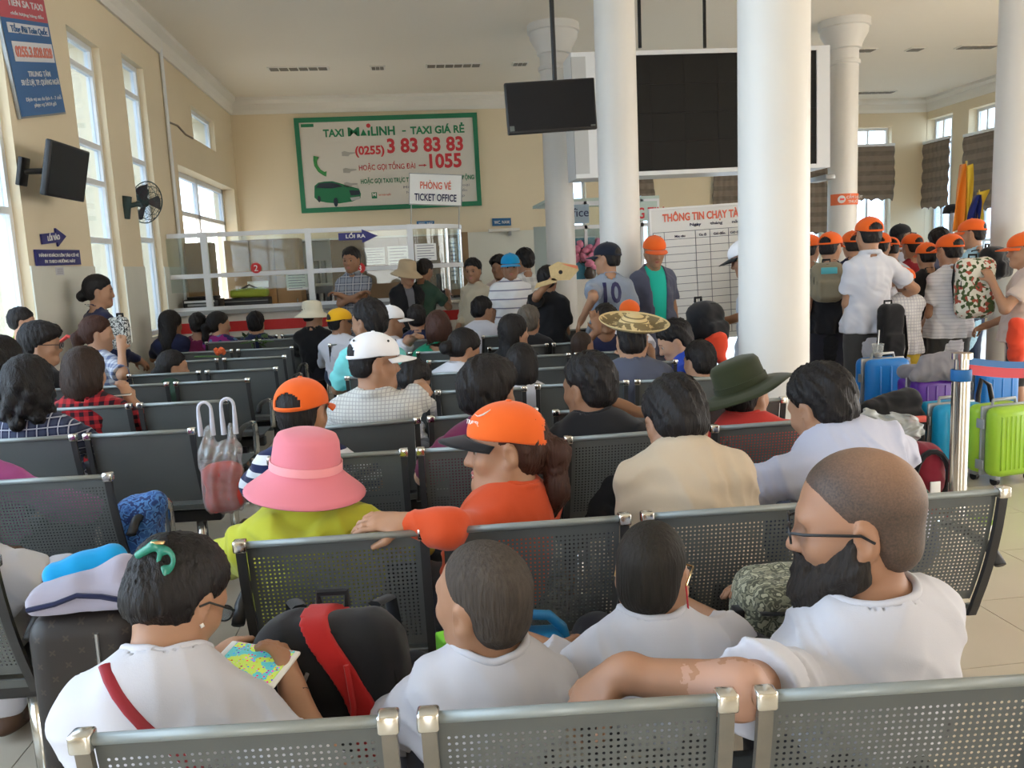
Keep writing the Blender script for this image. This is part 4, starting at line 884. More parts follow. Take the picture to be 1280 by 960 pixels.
def grid_shell(fn, nu, nv, th, skip=None, closed=True):
    v = []; f = []
    for j in range(nv+1):
        for i in range(nu if closed else nu+1): v.append(fn(i/nu, j/nv))
    st = nu if closed else nu+1
    for j in range(nv):
        for i in range(nu):
            if skip and skip((i+.5)/nu, (j+.5)/nv): continue
            i2 = (i+1) % nu if closed else i+1; f.append((j*st+i, j*st+i2, (j+1)*st+i2, (j+1)*st+i))
    bm = bmesh.new(); vs = [bm.verts.new(q) for q in v]; bm.verts.ensure_lookup_table()
    for q in f:
        try: bm.faces.new([vs[k] for k in q])
        except ValueError: pass
    bmesh.ops.remove_doubles(bm, verts=bm.verts[:], dist=1e-5); bmesh.ops.delete(bm, geom=[w for w in bm.verts if not w.link_faces], context='VERTS')
    bmesh.ops.recalc_face_normals(bm, faces=bm.faces[:]); bmesh.ops.solidify(bm, geom=bm.faces[:], thickness=th)
    me = bpy.data.meshes.new('mesh'); bm.to_mesh(me); bm.free(); me.polygons.foreach_set('use_smooth', [True]*len(me.polygons)); return me
CAPME = {}
def cap(parent, C, R, s, m, visor=None, logo=None, eyelets=False, name='cap', lift=0, back=True):
    """baseball cap: crown with the arched opening at the back, strap, visor, button"""
    def crown(u, v):
        a = 2*math.pi*u-math.pi/2; t = math.pi/2*(.02+.98*v); rx, ry, rz = .092, .114, .098
        sq = 1+.05*math.sin(2*t); zz_ = -.018*max(0, -math.sin(a))*v**3
        return (rx*sq*math.sin(t)*math.cos(a), -.006+ry*sq*math.sin(t)*math.sin(a), .030+rz*math.cos(t)+zz_+lift)
    def hole(u, v):
        a = (u-1 if u > .5 else u)*2*math.pi; return back and v > .60 and v < .93 and (a/.60)**2+((v-.93)/.31)**2 < 1
    if 'crown' not in CAPME or lift or not back: me = grid_shell(crown, 64, 28, .003, hole)
    else: me = CAPME['crown'].copy(); me.materials.clear()
    if not lift and back and 'crown' not in CAPME: CAPME['crown'] = me.copy()
    c = link(name, me, m, parent); set_mx(c, C, R, s)
    def vis(u, v):
        a = math.radians(-68+136*u)+math.pi/2; r = 1+v*.72*math.cos((u-.5)*2.3)**.8
        x = .0935*math.cos(a)*(1+.12*v); y = -.006+.115*math.sin(a)*(1+.68*v*max(0, math.sin(a))**.7)
        return (x, y, .030-.018*0-.014*v-.14*(x*x)/.09+lift)
    vm = grid_shell(vis, 18, 6, .005, closed=False); vo = link('visor', vm, visor or m, c)
    MB().lathe([(.009, 0), (.008, .004), (0, .006)], (0, -.006, .127+lift), 10).build('button', m, c)
    if eyelets:
        for a in (.5, 1.3, 2.1, -1.2, -1.9, -2.6):
            p = Vector((.078*math.cos(a), -.006+.096*math.sin(a), .092)); MB().lathe([(.0055, 0), (.0055, .003), (0, .003)], seg=8, M=T(p) @ Vector((math.cos(a), math.sin(a), .55)).to_track_quat('Z', 'Y').to_matrix().to_4x4()).build('eyelet', M_black, c)
    if logo: logo(c)
    return c
def lathe_hat(parent, C, R, s, prof, m, name='hat', sy=1.16, wav=0, band=None, dz=0):
    v = []; f = []; n = len(prof); seg = 40
    for i in range(seg):
        a = 2*math.pi*i/seg
        for k, (r, z) in enumerate(prof): v.append((r*math.cos(a), -.006+r*sy*math.sin(a), z+dz+wav*math.sin(3*a+.7)*max(0, r-.1)*4+wav*.6*math.sin(5*a)*max(0, r-.1)*4))
    for i in range(seg):
        j = (i+1) % seg
        for k in range(n-1): f.append((i*n+k, j*n+k, j*n+k+1, i*n+k+1))
    me = pymesh(v, f); bm = bmesh.new(); bm.from_mesh(me); bmesh.ops.remove_doubles(bm, verts=bm.verts[:], dist=1e-5); bmesh.ops.recalc_face_normals(bm, faces=bm.faces[:]); bmesh.ops.solidify(bm, geom=bm.faces[:], thickness=.004); bm.to_mesh(me); bm.free(); me.polygons.foreach_set('use_smooth', [True]*len(me.polygons))
    o = link(name, me, m, parent)
    if C is not None: set_mx(o, C, R, s)
    if band: b_ = MB().lathe([(r, z+dz) for r, z in band[0]], (0, -.006, 0), 40, 1, sy, cap=False).build('hat_band', band[1], o)
    return o
PEOPLE = []
def person(label, head, sit=True, hd=0, hy=0, hp=5, hr=0, twist=0, lean=6, side=0, s=.97, hs=1.04, bw=1.0, cell=.012, skin='a', hair=('short', 'k'), shirt=None, pants=None, armL='lap', armR='lap', face=1, eyes=False, chub=1.0, hem=-.04, group=None, legs=True, spread=0, hatf=None, bodymat=None, foldk=1.0, shoes=None, hip=None, nk=None):
    lean = lean-6 if sit and lean <= 8 else lean
    hw = Vector(head); Hz = hw.z; hz = hip if hip else (.455+.075*s if sit else max(.4, (Hz-.10*s)*.575)); dz = Hz-hz
    Hd = V(math.tan(math.radians(side))*dz, math.tan(math.radians(lean))*dz, Hz); rz = math.radians(hd)
    off = Matrix.Rotation(rz, 3, 'Z') @ Vector((float(Hd[0]), float(Hd[1]), 0))
    e = empty('person', label, 'person', (hw.x-off.x, hw.y-off.y, 0), rz, group)
    Minv = (T(e.location) @ Matrix.Rotation(rz, 4, 'Z')).inverted(); toL = lambda w: np.array(Minv @ Vector(w), np.float32)
    PEOPLE.append((label, hw, s, sit))
    O = V(0, 0, hz); R = rotm(hy, hp, hr); Rt = rotm(twist)
    nb = Hd-rotm(hy*.3, hp*.6+lean*.3, hr*.6)@(V(0, .022, nk or .166)*s); u = nrm(nb-O); Tl = float(np.linalg.norm(nb-O))
    r = Rt@V(1, 0, 0); r = nrm(r-u*(r@u)); w = np.cross(u, r); Rr = np.stack([r, w, u], 1); r0 = nrm(V(1, 0, 0)-u*u[0]); R0 = np.stack([r0, np.cross(u, r0), u], 1)
    B = lambda x, y, t: O+r*x*s*bw+w*y*s+u*t*Tl
    Sh = {k: B(k*.150, -.008, .845) for k in (-1, 1)}
    def torso(F, g=0.0, k=.05):
        F.ell(O+u*.03, V(.150*bw*s+g, .112*s*bw+g, .13*s+g), R0, k=k); F.ell(B(0, .012, .38), V(.132*bw*s+g, .108*s*bw+g, .22*Tl/.5+g), (Rr+R0)/2 if abs(twist) < 5 else Rr, k=k)
        F.ell(B(0, .0, .68), V(.146*bw*s+g, .108*s*bw+g, .17*s+g), Rr, k=k)
        F.cap(B(-.118, -.012, .845), B(.118, -.012, .845), .050*s+g*.8, k=k)
        for x in (-1, 1): F.cap(B(x*.115, -.014, .875), nb+u*.030*s+r*x*.010, .040*s+g*.6, .036*s+g*.62, k=.04)
    F = Sdf(); torso(F); head_sdf(F, Hd, R, s*hs, face, 1, chub)
    F.cap(nb-u*.05, Hd+R@(V(0, -.022, -.05)*s), .056*s*bw**.5, .053*s*bw**.5, k=.03)
    arms = {}
    for k, a in ((-1, armL), (1, armR)):
        S_ = Sh[k]; l1, l2 = .285*s, .255*s; hn = None; hdir = None; curl = .5; el = None
        if isinstance(a, dict):
            Wt = toL(a['w']) if 'w' in a else np.asarray(a['l'], np.float32); el = toL(a['e']) if 'e' in a else None
            hn = a.get('n'); hdir = a.get('d'); curl = a.get('curl', .5); hint = a.get('hint', (k*.7, -.3, -.8))
            if 'dw' in a: hdir = np.array(Matrix.Rotation(-rz, 3, 'Z') @ Vector(a['dw']), np.float32)
            if 'nw' in a: hn = np.array(Matrix.Rotation(-rz, 3, 'Z') @ Vector(a['nw']), np.float32)
            if 'tw' in a: pass
        else:
            Wt, hint = dict(lap=((k*.09, .33, hz+.10), (k*1, -.3, -.3)), down=(tuple(S_+V(k*.05, .07, -.51*s)), (k*.3, -1, 0)), phone=((k*.07, .34, hz+.30), (k*.6, -.2, -1)), cross=((-k*.11, .20, hz+.62*Tl), (k*1, -.1, -.5)), fwd=((k*.12, .40, hz+.30), (k*.7, -.2, -.8)), front=((k*.06, .24, hz+.05), (k*.5, -1, -.1)), chin=((k*.05, .20, hz+Tl*.95), (k*.7, .2, -1)), up=((k*.10, .28, hz+Tl+.10), (k*1, .1, -.6)), knee=((k*.14, .40, hz+.06), (k*1, -.2, .2)))[a]
            Wt = np.asarray(Wt, np.float32); curl = .9 if a in ('phone', 'cross', 'front') else .5
        if el is None: el, Wt = limb(S_, Wt, hint, l1, l2)
        arms[k] = (S_, el, Wt)
        F.cap(S_, el, .046*s*bw**.5, .039*s*bw**.5, k=.03); F.cap(el, Wt, .040*s*bw**.5, .026*s, k=.02)
        d = nrm(hdir) if hdir is not None else nrm(Wt-el)
        n_ = np.asarray(hn if hn is not None else (-k*.6, .15, -.9), np.float32); n_ = nrm(n_-d*(n_@d)); t_ = np.cross(d, n_)*(1 if k < 0 else -1)
        hand(F, Wt, d, n_, t_, s*1.02, curl, 1.0, max(.0088, cell*.86))
    legsP = {}
    if legs:
        for k in (-1, 1):
            hp_ = O+V(k*.085*s*bw, 0, -.01)
            if sit: kn = V(k*(.10+spread)*s, .43*s, max(.40, hz-.015)); an = V(k*(.10+spread*.8)*s, .40*s, max(.075, kn[2]-.43*s))
            else: kn = V(k*.095*s, .025, hz*.53); an = V(k*(.105+spread)*s, -.02, .075)
            legsP[k] = (hp_, kn, an); F.cap(hp_, kn, .082*s*bw, .056*s, k=.04); F.cap(kn, an, .054*s, .036*s, k=.02); F.ell(an+V(k*.012, .07*s, -.04), V(.042, .125, .033)*s, k=.025)
    body = link('body', F.mesh(cell), bodymat or SK[skin], e)
    # hair
    st, hc = hair
    if st != 'none': link('hair', hair_mesh(st, Hd, R, s*hs, min(cell, .010) if st not in ('buzz', 'bald') else min(cell, .007), hatted=hatf is not None), hc if not isinstance(hc, str) else HR[hc], e)
    if eyes:
        for x in (-1, 1):
            ec = Hd+R@(V(x*.032, .0768, -.002)*s*hs); o = MB().lathe([(0, -.0118)]+[(.0118*math.sin(t), -.0118*math.cos(t)) for t in (.5, 1, 1.57, 2.1, 2.6)]+[(0, .0118)], seg=14).build('eye', M_eye, e); set_mx(o, ec, R, s); MB().lathe([(.0085, 0), (.0065, .0022), (0, .003)], seg=12, M=T((0, .0104, 0)) @ Matrix.Rotation(-math.pi/2, 4, 'X')).build('iris', M_iris, o)
            set_mx(MB().tube([(x*.016, .0935, .017), (x*.034, .0915, .023), (x*.050, .080, .016)], [.0028, .0038, .002], 6, .6).build('eyebrow', HR['k'], e), Hd, R, s*hs)
        for zc_, nm in ((-.0635, 'upper_lip'), (-.0745, 'lower_lip')):
            o = MB().tube([(-.023, .0845, -.068), (-.010, .0935, zc_), (0, .0945, zc_-.001), (.010, .0935, zc_), (.023, .0845, -.068)], [.002, .0055, .006, .0055, .002], 8, .75).build(nm, M_lip, e); set_mx(o, Hd, R, s*hs)
    # shirt
    if shirt:
        G = Sdf(); g = shirt.get('loose', .014); torso(G, g, .06); sl = shirt.get('sl', .62); hm = hz+shirt.get('hem', hem)
        if not sit: G.ell(O-u*.09*s, V(.184*bw*s+g, .134*s+g, .36*s), R0, k=.06); hm = hz-shirt.get('drop', .07)*s
        fl = shirt.get('flare', .016)
        for k in (-1, 1):
            S_, el, Wt = arms[k]
            if sl <= 0: continue
            if sl <= 1: G.cap(S_, S_+(el-S_)*sl, .047*s*bw**.5+g*.6, .043*s*bw**.5+g*.6+fl, k=.035, flat=True)
            else: G.cap(S_, el, .047*s*bw**.5+g*.6, .043*s+g*.5, k=.035); G.cap(el, el+(Wt-el)*(sl-1), .045*s+g*.5, .031*s+g*.5, k=.02)
        nr = (.060 if shirt.get('collar') else shirt.get('neck', .067))*s*bw**.4
        hook = Hd+R@(V(0, -.01, -.03)*s)
        if shirt.get('collar'):
            Rc = np.stack([r, np.cross(nrm(hook-nb), r), nrm(hook-nb)], 1); G.torus(nb+u*.028*s, .066*s*bw**.4, .018*s, Rc, 1.0, k=.012)
        elif not shirt.get('hood'):
            ax0 = rotm(0, 14, 0)@nrm(hook-nb); Rc = np.stack([r, np.cross(ax0, r), ax0], 1); G.torus(nb+u*.026*s, nr+.003, .0075*s, Rc, 1.0, k=.006)
        if shirt.get('hood'):
            for a in np.linspace(-2.6, -.54, 9): G.ell(nb+u*.050*s+r*.112*math.cos(a)*s+w*(.118*math.sin(a)-.005)*s-u*.05*(1-abs(math.cos(a)))*s, V(.046, .040, .036)*s, k=.020)
            G.ell(B(0, -.10, .80), V(.085, .045, .07)*s, Rr, k=.04)
        sd = len(PEOPLE)
        fk = shirt.get('folds', .0045)*2.0*foldk
        def post(p, d):
            nf = np.clip((np.linalg.norm(p-nb, axis=1)-.08)/.08, 0, 1); d = d+nf*folds(p, fk, sd)+(.006*np.clip((O[2]+.3*Tl-p[:, 2])/.2, 0, 1)*np.sin(np.arctan2(p[:, 0], p[:, 1])*9+sd))*fk/.004
            d = np.maximum(d, hm-p[:, 2])
            ax = nrm(hook-nb); q = p-(nb+u*.012*s); t = q@ax; rad = np.linalg.norm(q-t[:, None]*ax, axis=1); d = np.maximum(d, np.minimum(nr-rad, t+.035))
            if shirt.get('open'): # open jacket front
                f = (p-O)@R0; d = np.where(f[:, 1] > .0, np.maximum(d, shirt['open']*(.5+.5*np.clip((f[:, 2])/.5, 0, 1))-np.abs(f[:, 0])), d)
            return d
        so = link(shirt.get('name', 'shirt'), G.mesh(cell*.95, post), shirt['m'], e)
        if cell < .0115 and not shirt.get('collar'):
            ax = nrm(hook-nb); b1 = nrm(np.cross(ax, V(0, 1, 0))); b2 = np.cross(ax, b1); hs_ = []; so.data.update()
            for i in range(48):
                a_ = 2*math.pi*i/48; rp = nb+ax*.11+(b1*math.cos(a_)+b2*math.sin(a_))*(nr+.007); ok_, hit, _, _ = so.ray_cast(Vector([float(v) for v in rp]), Vector([float(-v) for v in ax])); hs_.append(float((np.array(hit)-nb)@ax) if ok_ else None)
            good = [h_ for h_ in hs_ if h_ is not None]
            if len(good) > 30:
                hs_ = [h_ if h_ is not None else float(np.median(good)) for h_ in hs_]
                for _ in range(3): hs_ = [(hs_[i-1]+hs_[i]*2+hs_[(i+1) % 48])/4 for i in range(48)]
                ring = [nb+ax*(hs_[i % 48]-.001)+(b1*math.cos(2*math.pi*i/48)+b2*math.sin(2*math.pi*i/48))*(nr+.002) for i in range(49)]
                MB().tube([tuple(map(float, q_)) for q_ in ring], .0085, 8, 1.0, cap=False).build('neckband', shirt['m'], e)
        if shirt.get('under'):
            G2 = Sdf(); torso(G2, g*.45, .06)
            def post2(p, d):
                ax = nrm(hook-nb); q = p-(nb+u*.0*s); t = q@ax; rad = np.linalg.norm(q-t[:, None]*ax, axis=1)
                return np.maximum(np.maximum(d, hm-p[:, 2]), np.minimum(nr-rad, t+.035))
            link('undershirt', G2.mesh(cell, post2), shirt['under'], e)
    if pants and legs:
        G = Sdf(); g = .012; pl = pants.get('len', .95); G.ell(O+u*.0, V(.160*bw*s+g*.6, .115*s+g*.6, .135*s), R0, k=.05)
        for k in (-1, 1):
            a, b_, c_ = legsP[k]
            if pl <= .5: G.cap(a, a+(b_-a)*pl*2, .085*s*bw+g, .060*s+g*2, k=.04)
            else: G.cap(a, b_, .085*s*bw+g, .060*s+g, k=.04); G.cap(b_, b_+(c_-b_)*(pl-.5)*2, .058*s+g, .044*s+g, k=.03)
        top = hz+.10*s; sd2 = len(PEOPLE)+.5
        link(pants.get('name', 'trousers'), G.mesh(cell*1.1, lambda p, d: np.maximum(d+folds(p, .004, sd2), p[:, 2]-top)), pants['m'], e)
    if shoes and legs:
        for k in (-1, 1):
            an = legsP[k][2]; G = Sdf(); G.ell(an+V(k*.012, .07*s, -.042), V(.048, .135, .040)*s, k=.02).cap(an+V(0, -.01, -.02), an+V(0, 0, .02), .044*s, k=.03); G_ = G.mesh(cell, lambda p, d: np.maximum(d, .004-p[:, 2])); link('shoe', G_, shoes, e)
    e2 = dict(e=e, C=Hd, R=R, s=s*hs, nb=nb, u=u, r=r, w=w, O=O, Tl=Tl, arms=arms, B=B, sc=s)
    if hatf: hatf(e2)
    return e2
def spectacles(q, m, cord=None):
    fr = MB()
    for x in (-1, 1):
        fr.tube([(x*.034+.024*math.cos(t*math.pi/10), .108, -.004+.017*math.sin(t*math.pi/10)) for t in range(21)], .0022, 6, cap=False)
        fr.tube([(x*.058, .106, .002), (x*.080, .085, .004), (x*.086, .0, .0), (x*.084, -.02, -.014)], .0026, 6)
    fr.tube([(-.010, .109, .0), (0, .112, .003), (.010, .109, .0)], .002, 6)
    o = fr.build('spectacles', m, q['e']); set_mx(o, q['C'], q['R'], q['s'])
    for x in (-1, 1): MB().lathe([(.022, 0), (.022, .0015), (0, .0015)], seg=18, sy=.75, M=T((x*.034, .108, -.004)) @ Matrix.Rotation(-math.pi/2, 4, 'X')).build('lens', M_pane, o)
    if cord: MB().tube([(.084, -.02, -.014), (.088, .01, -.09), (.075, -.03, -.14), (0, -.09, -.16)], .0022, 6).build('cord', cord, o)
    return o
# hat fabrics
M_orange = cloth('cap_orange', (.80, .13, .02)); M_navyc = cloth('cap_navy', (.012, .016, .03)); M_whitec = cloth('cap_white', (.80, .80, .84)); M_blackc = cloth('cap_black', (.012, .012, .014)); M_yel = cloth('cap_yellow', (.85, .46, .02)); M_bluec = cloth('cap_blue', (.01, .27, .55)); M_pink = cloth('hat_pink', (.70, .21, .26)); M_pinkb = cloth('hat_pink_band', (.86, .35, .38)); M_green = MATS['letter_green']
M_olive = cloth('hat_olive', (.030, .036, .016)); M_cream = cloth('hat_cream', (.74, .69, .54)); M_beigeh = cloth('hat_beige', (.46, .35, .22)); M_straw = mat('straw', (.62, .47, .24), .8, var=.15, vs=40, bump=(200, .4))
def ocap(q): cap(q['e'], q['C'], q['R'], q['s'], M_orange)
def mkcap(m, visor=None, **k): return lambda q: cap(q['e'], q['C'], q['R'], q['s'], m, visor, **k)
def mkhat(prof, m, **k): return lambda q: lathe_hat(q['e'], q['C'], q['R'], q['s'], prof, m, **k)
BUCKET = [(0, .142), (.05, .139), (.078, .128), (.086, .112), (.093, .05), (.096, .030), (.12, .008), (.150, -.016), (.162, -.026)]
SUNHAT = [(0, .15), (.05, .148), (.078, .135), (.09, .10), (.094, .045), (.13, .025), (.175, .0), (.19, -.015)]
# ------------------------------------------------------------------ everyone in the hall
C_w = cloth('white_tee', (.57, .57, .63)); C_wp = cloth('white_polo', (.60, .61, .68)); C_k = cloth('black_tee', (.012, .012, .014)); C_or = cloth('orange_sweater', (.58, .075, .022)); C_ye = cloth('yellow_green_hoodie', (.50, .51, .045))
C_be = cloth('beige_shirt', (.52, .42, .31)); C_lb = cloth('lavender_blue_polo', (.52, .54, .68)); C_ma = cloth('maroon_tee', (.13, .012, .05)); C_re = cloth('red_tee', (.62, .05, .04)); C_na = cloth('navy_cloth', (.016, .02, .06))
C_aq = cloth('aqua_tee', (.20, .66, .66)); C_sl = cloth('slate_tee', (.085, .095, .14)); C_bl = cloth('royal_blue_polo', (.02, .06, .40)); C_gr = cloth('green_top', (.01, .22, .12)); C_pi = cloth('magenta_shirt', (.38, .08, .26)); C_pk = cloth('pink_shirt', (.70, .33, .42)); C_li = cloth('lime_tee', (.34, .52, .10))
C_np = cloth('navy_plaid', (.012, .016, .05), 'plaid', (.05, .06, .11), (.42, .43, .50), 26); C_rp = cloth('red_plaid', (.45, .02, .025), 'plaid', (.02, .005, .01), None, 22); C_bp = cloth('blue_white_plaid', (.62, .66, .74), 'plaid', (.16, .2, .36), None, 20)
C_gp = cloth('grey_plaid', (.10, .11, .15), 'plaid', (.24, .26, .30), (.4, .4, .42), 12); C_gc = cloth('grey_check', (.60, .59, .56), 'check', (.40, .39, .38), None, 62); C_st = cloth('white_stripe_polo', (.74, .74, .76), 'thin', (.2, .2, .28), None, 11); C_ws = cloth('grey_white_stripe', (.66, .66, .70), 'thin', (.46, .46, .52), None, 34); C_ns = cloth('navy_white_stripe', (.70, .72, .78), 'stripe', (.012, .02, .08), None, 17)
C_wg = cloth('white_grey_plaid', (.62, .62, .60), 'plaid', (.42, .42, .42), None, 12); C_kh = cloth('khaki_shirt', (.46, .40, .30)); C_jg = cloth('grey_jersey', (.24, .28, .35)); C_de = cloth('denim_shirt', (.10, .11, .17)); C_te = cloth('teal_tee', (.02, .50, .40)); C_fl = cloth('purple_floral', (.25, .02, .17), 'floral', (.02, .02, .10), (.10, .2, .35), 26); C_gy = cloth('grey_polo', (.42, .45, .50)); C_dg = cloth('dark_green_shirt', (.03, .06, .04)); C_lbt = cloth('light_blue_tee', (.33, .55, .72)); C_bg = cloth('pale_beige_tee', (.62, .50, .44))
C_wpl = cloth('white_plaid', (.72, .72, .75), 'check', (.5, .5, .58), None, 40)
K_ch = cloth('charcoal_shorts', (.055, .055, .055)); K_kh = cloth('khaki_shorts', (.34, .25, .14)); K_dk = cloth('dark_trousers', (.02, .02, .028)); K_dn = cloth('dark_denim', (.03, .045, .09)); K_br = cloth('brown_shorts', (.24, .14, .10))
S_dk = mat('dark_shoe', (.03, .028, .026), .5); S_br = mat('brown_sandal', (.14, .08, .05), .6)
PT = dict(m=K_dk)
def tee(m, **k): return dict(m=m, **k)
pr_ = person
# --- first row: the family in white
W1 = pr_('woman in white tee and green hair claw playing on her phone', P(226, 746, 1.54), nk=.182, hd=-4, hy=-30, hp=36, lean=12, side=4, s=.95, hs=.90, bw=.95, cell=.0068, skin='a', hair=('updo', 'k'), shirt=tee(C_w, sl=.72, neck=.075, folds=.005), pants=PT,
    armL=dict(w=P(258, 838, 1.62), hint=(-.6, -.4, -1), dw=(.5, .8, .3), nw=(.5, .2, -.9), curl=.8), armR=dict(w=P(368, 872, 1.52), hint=(.9, -.5, -.9), dw=(-.25, .55, .85), nw=(-.8, .35, .1), curl=.75), face=1)
spectacles(W1, M_black)
q = W1; A = lambda q, x, y, z: Vector([float(v) for v in q['C']+q['R']@(V(x, y, z)*q['s'])])
ct = mat('claw_clip_green', (.03, .22, .16), .15, var=.5, vs=60)
def put(q, me_or_mb, name, m, parent=None): o = me_or_mb.build(name, m, q['e']) if isinstance(me_or_mb, MB) else link(name, me_or_mb, m, q['e']); return o
bpy.context.view_layer.update()
hair_o = [x for x in q['e'].children if x.name.startswith('hair')][0]; Mi = hair_o.matrix_world.inverted(); dr = ray(206, 697).normalized(); ok_, hit, nn_, _ = hair_o.ray_cast(Mi @ CP, (Mi.to_3x3() @ dr).normalized())
pc = hair_o.matrix_world @ hit if ok_ else q['e'].matrix_world @ Vector([float(v) for v in q['C']])
cf = Matrix(((RT.x, FW.x, UP.x, pc.x), (RT.y, FW.y, UP.y, pc.y), (RT.z, FW.z, UP.z, pc.z), (0, 0, 0, 1)))
G = Sdf().torus((.004, -.004, -.004), .017, .0055, rotm(0, 90, 0)@np.diag(V(1, 1, 1)), .75, k=.004).cap((.004, -.006, -.020), (.004, -.010, -.030), .008, .006, k=.008).cap((-.048, .004, .004), (-.018, -.002, .022), .0075, .009, k=.006).cap((-.018, -.002, .022), (.0, -.003, .014), .007, k=.008)
o = put(q, G.mesh(.0028), 'hair_claw', ct); o.matrix_local = q['e'].matrix_world.inverted() @ cf
o = put(q, MB().bevbox((-.022, -.010, .024), (.002, .0, .030), .002), 'claw_spring', mat('gold_metal', (.7, .5, .25), .25, 1)); o.matrix_local = q['e'].matrix_world.inverted() @ cf
o = put(q, MB().lathe([(0, -.006), (.006, 0), (0, .006)], (.088, .002, -.048), 10), 'pearl_earring', mat('pearl', (.85, .83, .8), .2)); set_mx(o, q['C'], q['R'], q['s'])
so = [x for x in q['e'].children if x.name.startswith('shirt')][0]; Mi = so.matrix_world.inverted(); sp_ = []
for px, py in ((133, 833), (139, 850), (149, 869), (163, 888), (180, 906), (200, 923), (225, 942), (252, 962)):
    ok_, hit, nn_, _ = so.ray_cast(Mi @ CP, (Mi.to_3x3() @ ray(px, py)).normalized())
    if ok_: sp_.append(hit+nn_*.004)
if len(sp_) > 3: put(q, MB().tube(sp_, .0105, 8, .4), 'bag_strap', mat('red_leather', (.30, .02, .035), .45))
put(q, MB().lathe([(.017, -.004), (.019, 0), (.017, .004)], (0, 0, 0), 16), 'wristwatch', M_black).matrix_local = T(Vector([float(v) for v in q['arms'][1][2]])) @ Vector([float(v) for v in (q['arms'][1][2]-q['arms'][1][1])]).to_track_quat('Z', 'Y').to_matrix().to_4x4() @ Matrix.Scale(1.6, 4)
B1 = pr_('crop-haired boy in white tee with head turned left', P(604, 748, 1.50), nk=.20, hd=8, hy=38, hp=-4, hr=-6, lean=4, side=3, s=.80, hs=1.16, bw=.95, cell=.0068, skin='a', hair=('buzz', 'z'), shirt=tee(C_w, sl=.75, loose=.02, neck=.085, folds=.006), pants=PT, armL=dict(w=P(555, 828, 1.72), hint=(-.8, -.2, -.6), curl=.9), armR='lap', chub=1.06)
B2 = pr_('crop-haired boy in white tee with glasses on a red cord', P(815, 716, 1.60), nk=.185, hd=-6, hy=-24, hp=6, hr=2, lean=4, side=0, s=.80, hs=1.10, bw=.92, cell=.0068, skin='a', hair=('buzz', hairmat('hair_cropped_dark', (.018, .015, .012), .65)), shirt=tee(C_w, sl=.75, loose=.02, neck=.08, folds=.006), pants=PT, armL=dict(w=P(690, 822, 1.78), hint=(-.9, -.3, -.5)))
spectacles(B2, mat('gold_metal'), mat('red_cord', (.5, .02, .04), .6))
# bald bearded man, arm over the backrest
bm_ = skinmat('skin_bald_man', (.36, .185, .11)); n = N(bm_)
def patchmask(n, c, r, sc=45):
    d = n.n('ShaderNodeVectorMath', operation='DISTANCE'); n.l(n.obj(), d.inputs[0]); d.inputs[1].default_value = c
    return n.m('GREATER_THAN', n.m('ADD', n.m('SUBTRACT', r, d.outputs['Value']), n.m('MULTIPLY', n.m('SUBTRACT', n.noise(sc, 5), .5), .10)), 0)
M4 = pr_('bald bearded man in white tee with glasses, arm along the bench', P(1070, 652, 1.47), nk=.212, hd=14, hy=52, hp=6, hr=2, twist=8, lean=3, side=-4, s=1.02, hs=1.12, bw=1.14, cell=.0068, skin='a', bodymat=bm_, hair=('bald', 'z'), shirt=tee(C_w, sl=.80, loose=.016, neck=.082, folds=.006, flare=.012), pants=PT,
    armL=dict(e=P(922, 862, 1.14), w=P(775, 843, 1.22), dw=(-.72, .35, -.6), nw=(.1, .3, -.9), curl=.7), armR='lap', face=1)
q = M4; eL = q['arms'][-1]
pm = None
for k, (t_, r_) in enumerate(((.02, .050), (.16, .046), (.38, .03))):
    c = eL[1]+(eL[2]-eL[1])*t_+V(0, -.035, .012); mk = patchmask(n, tuple(map(float, c)), r_); pm = mk if pm is None else n.m('MAXIMUM', pm, mk)
c = eL[1]+(eL[0]-eL[1])*.22+V(0, -.04, -.005); pm = n.m('MAXIMUM', pm, patchmask(n, tuple(map(float, c)), .012))
base = n.b.inputs['Base Color'].links[0].from_socket; n.l(n.mix(n.m('MULTIPLY', pm, .75), base, (.50, .30, .23)), n.b.inputs['Base Color'])
hm_ = mat('stubble_scalp', (.1, .07, .05), .55, spec=.35); n = N(hm_); cr = q['C']+q['R']@(V(-.005, -.062, .118)*q['s'])
d = n.n('ShaderNodeVectorMath', operation='DISTANCE'); n.l(n.obj(), d.inputs[0]); d.inputs[1].default_value = tuple(map(float, cr))
f_ = n.n('ShaderNodeMapRange'); f_.inputs[1].default_value = .03; f_.inputs[2].default_value = .13; n.l(d.outputs['Value'], f_.inputs[0])
n.l(n.mix(n.m('MULTIPLY_ADD', f_.outputs[0], .72, n.m('MULTIPLY', n.noise(260, 2), .42)), (.36, .20, .125), (.055, .038, .030)), n.b.inputs['Base Color'])
for o in q['e'].children:
    if o.name.startswith('hair'): o.data.materials.clear(); o.data.materials.append(hm_)
G = Sdf(); C_, R_, s_ = q['C'], q['R'], q['s']; AA = lambda x, y, z: C_+R_@(V(x, y, z)*s_)
for x in (-1, 1): G.cap(AA(x*.072, .010, -.020), AA(x*.070, .014, -.060), .011*s_, .020*s_, k=.02).cap(AA(x*.064, .018, -.072), AA(x*.030, .074, -.110), .026*s_, .030*s_, k=.03).cap(AA(x*.058, .040, -.062), AA(x*.034, .078, -.085), .018*s_, .020*s_, k=.03).cap(AA(x*.004, .098, -.050), AA(x*.026, .088, -.066), .0075*s_, k=.012)
G.ell(AA(0, .082, -.122), V(.045, .040, .052)*s_, R_, k=.03)
def bp_(p, d): q_ = (p-C_)@R_/s_; return d+.004*np.sin(q_[:, 0]*210+q_[:, 2]*70)*np.sin(q_[:, 1]*190+q_[:, 2]*60)+.003*np.sin(q_[:, 2]*160+q_[:, 1]*90)
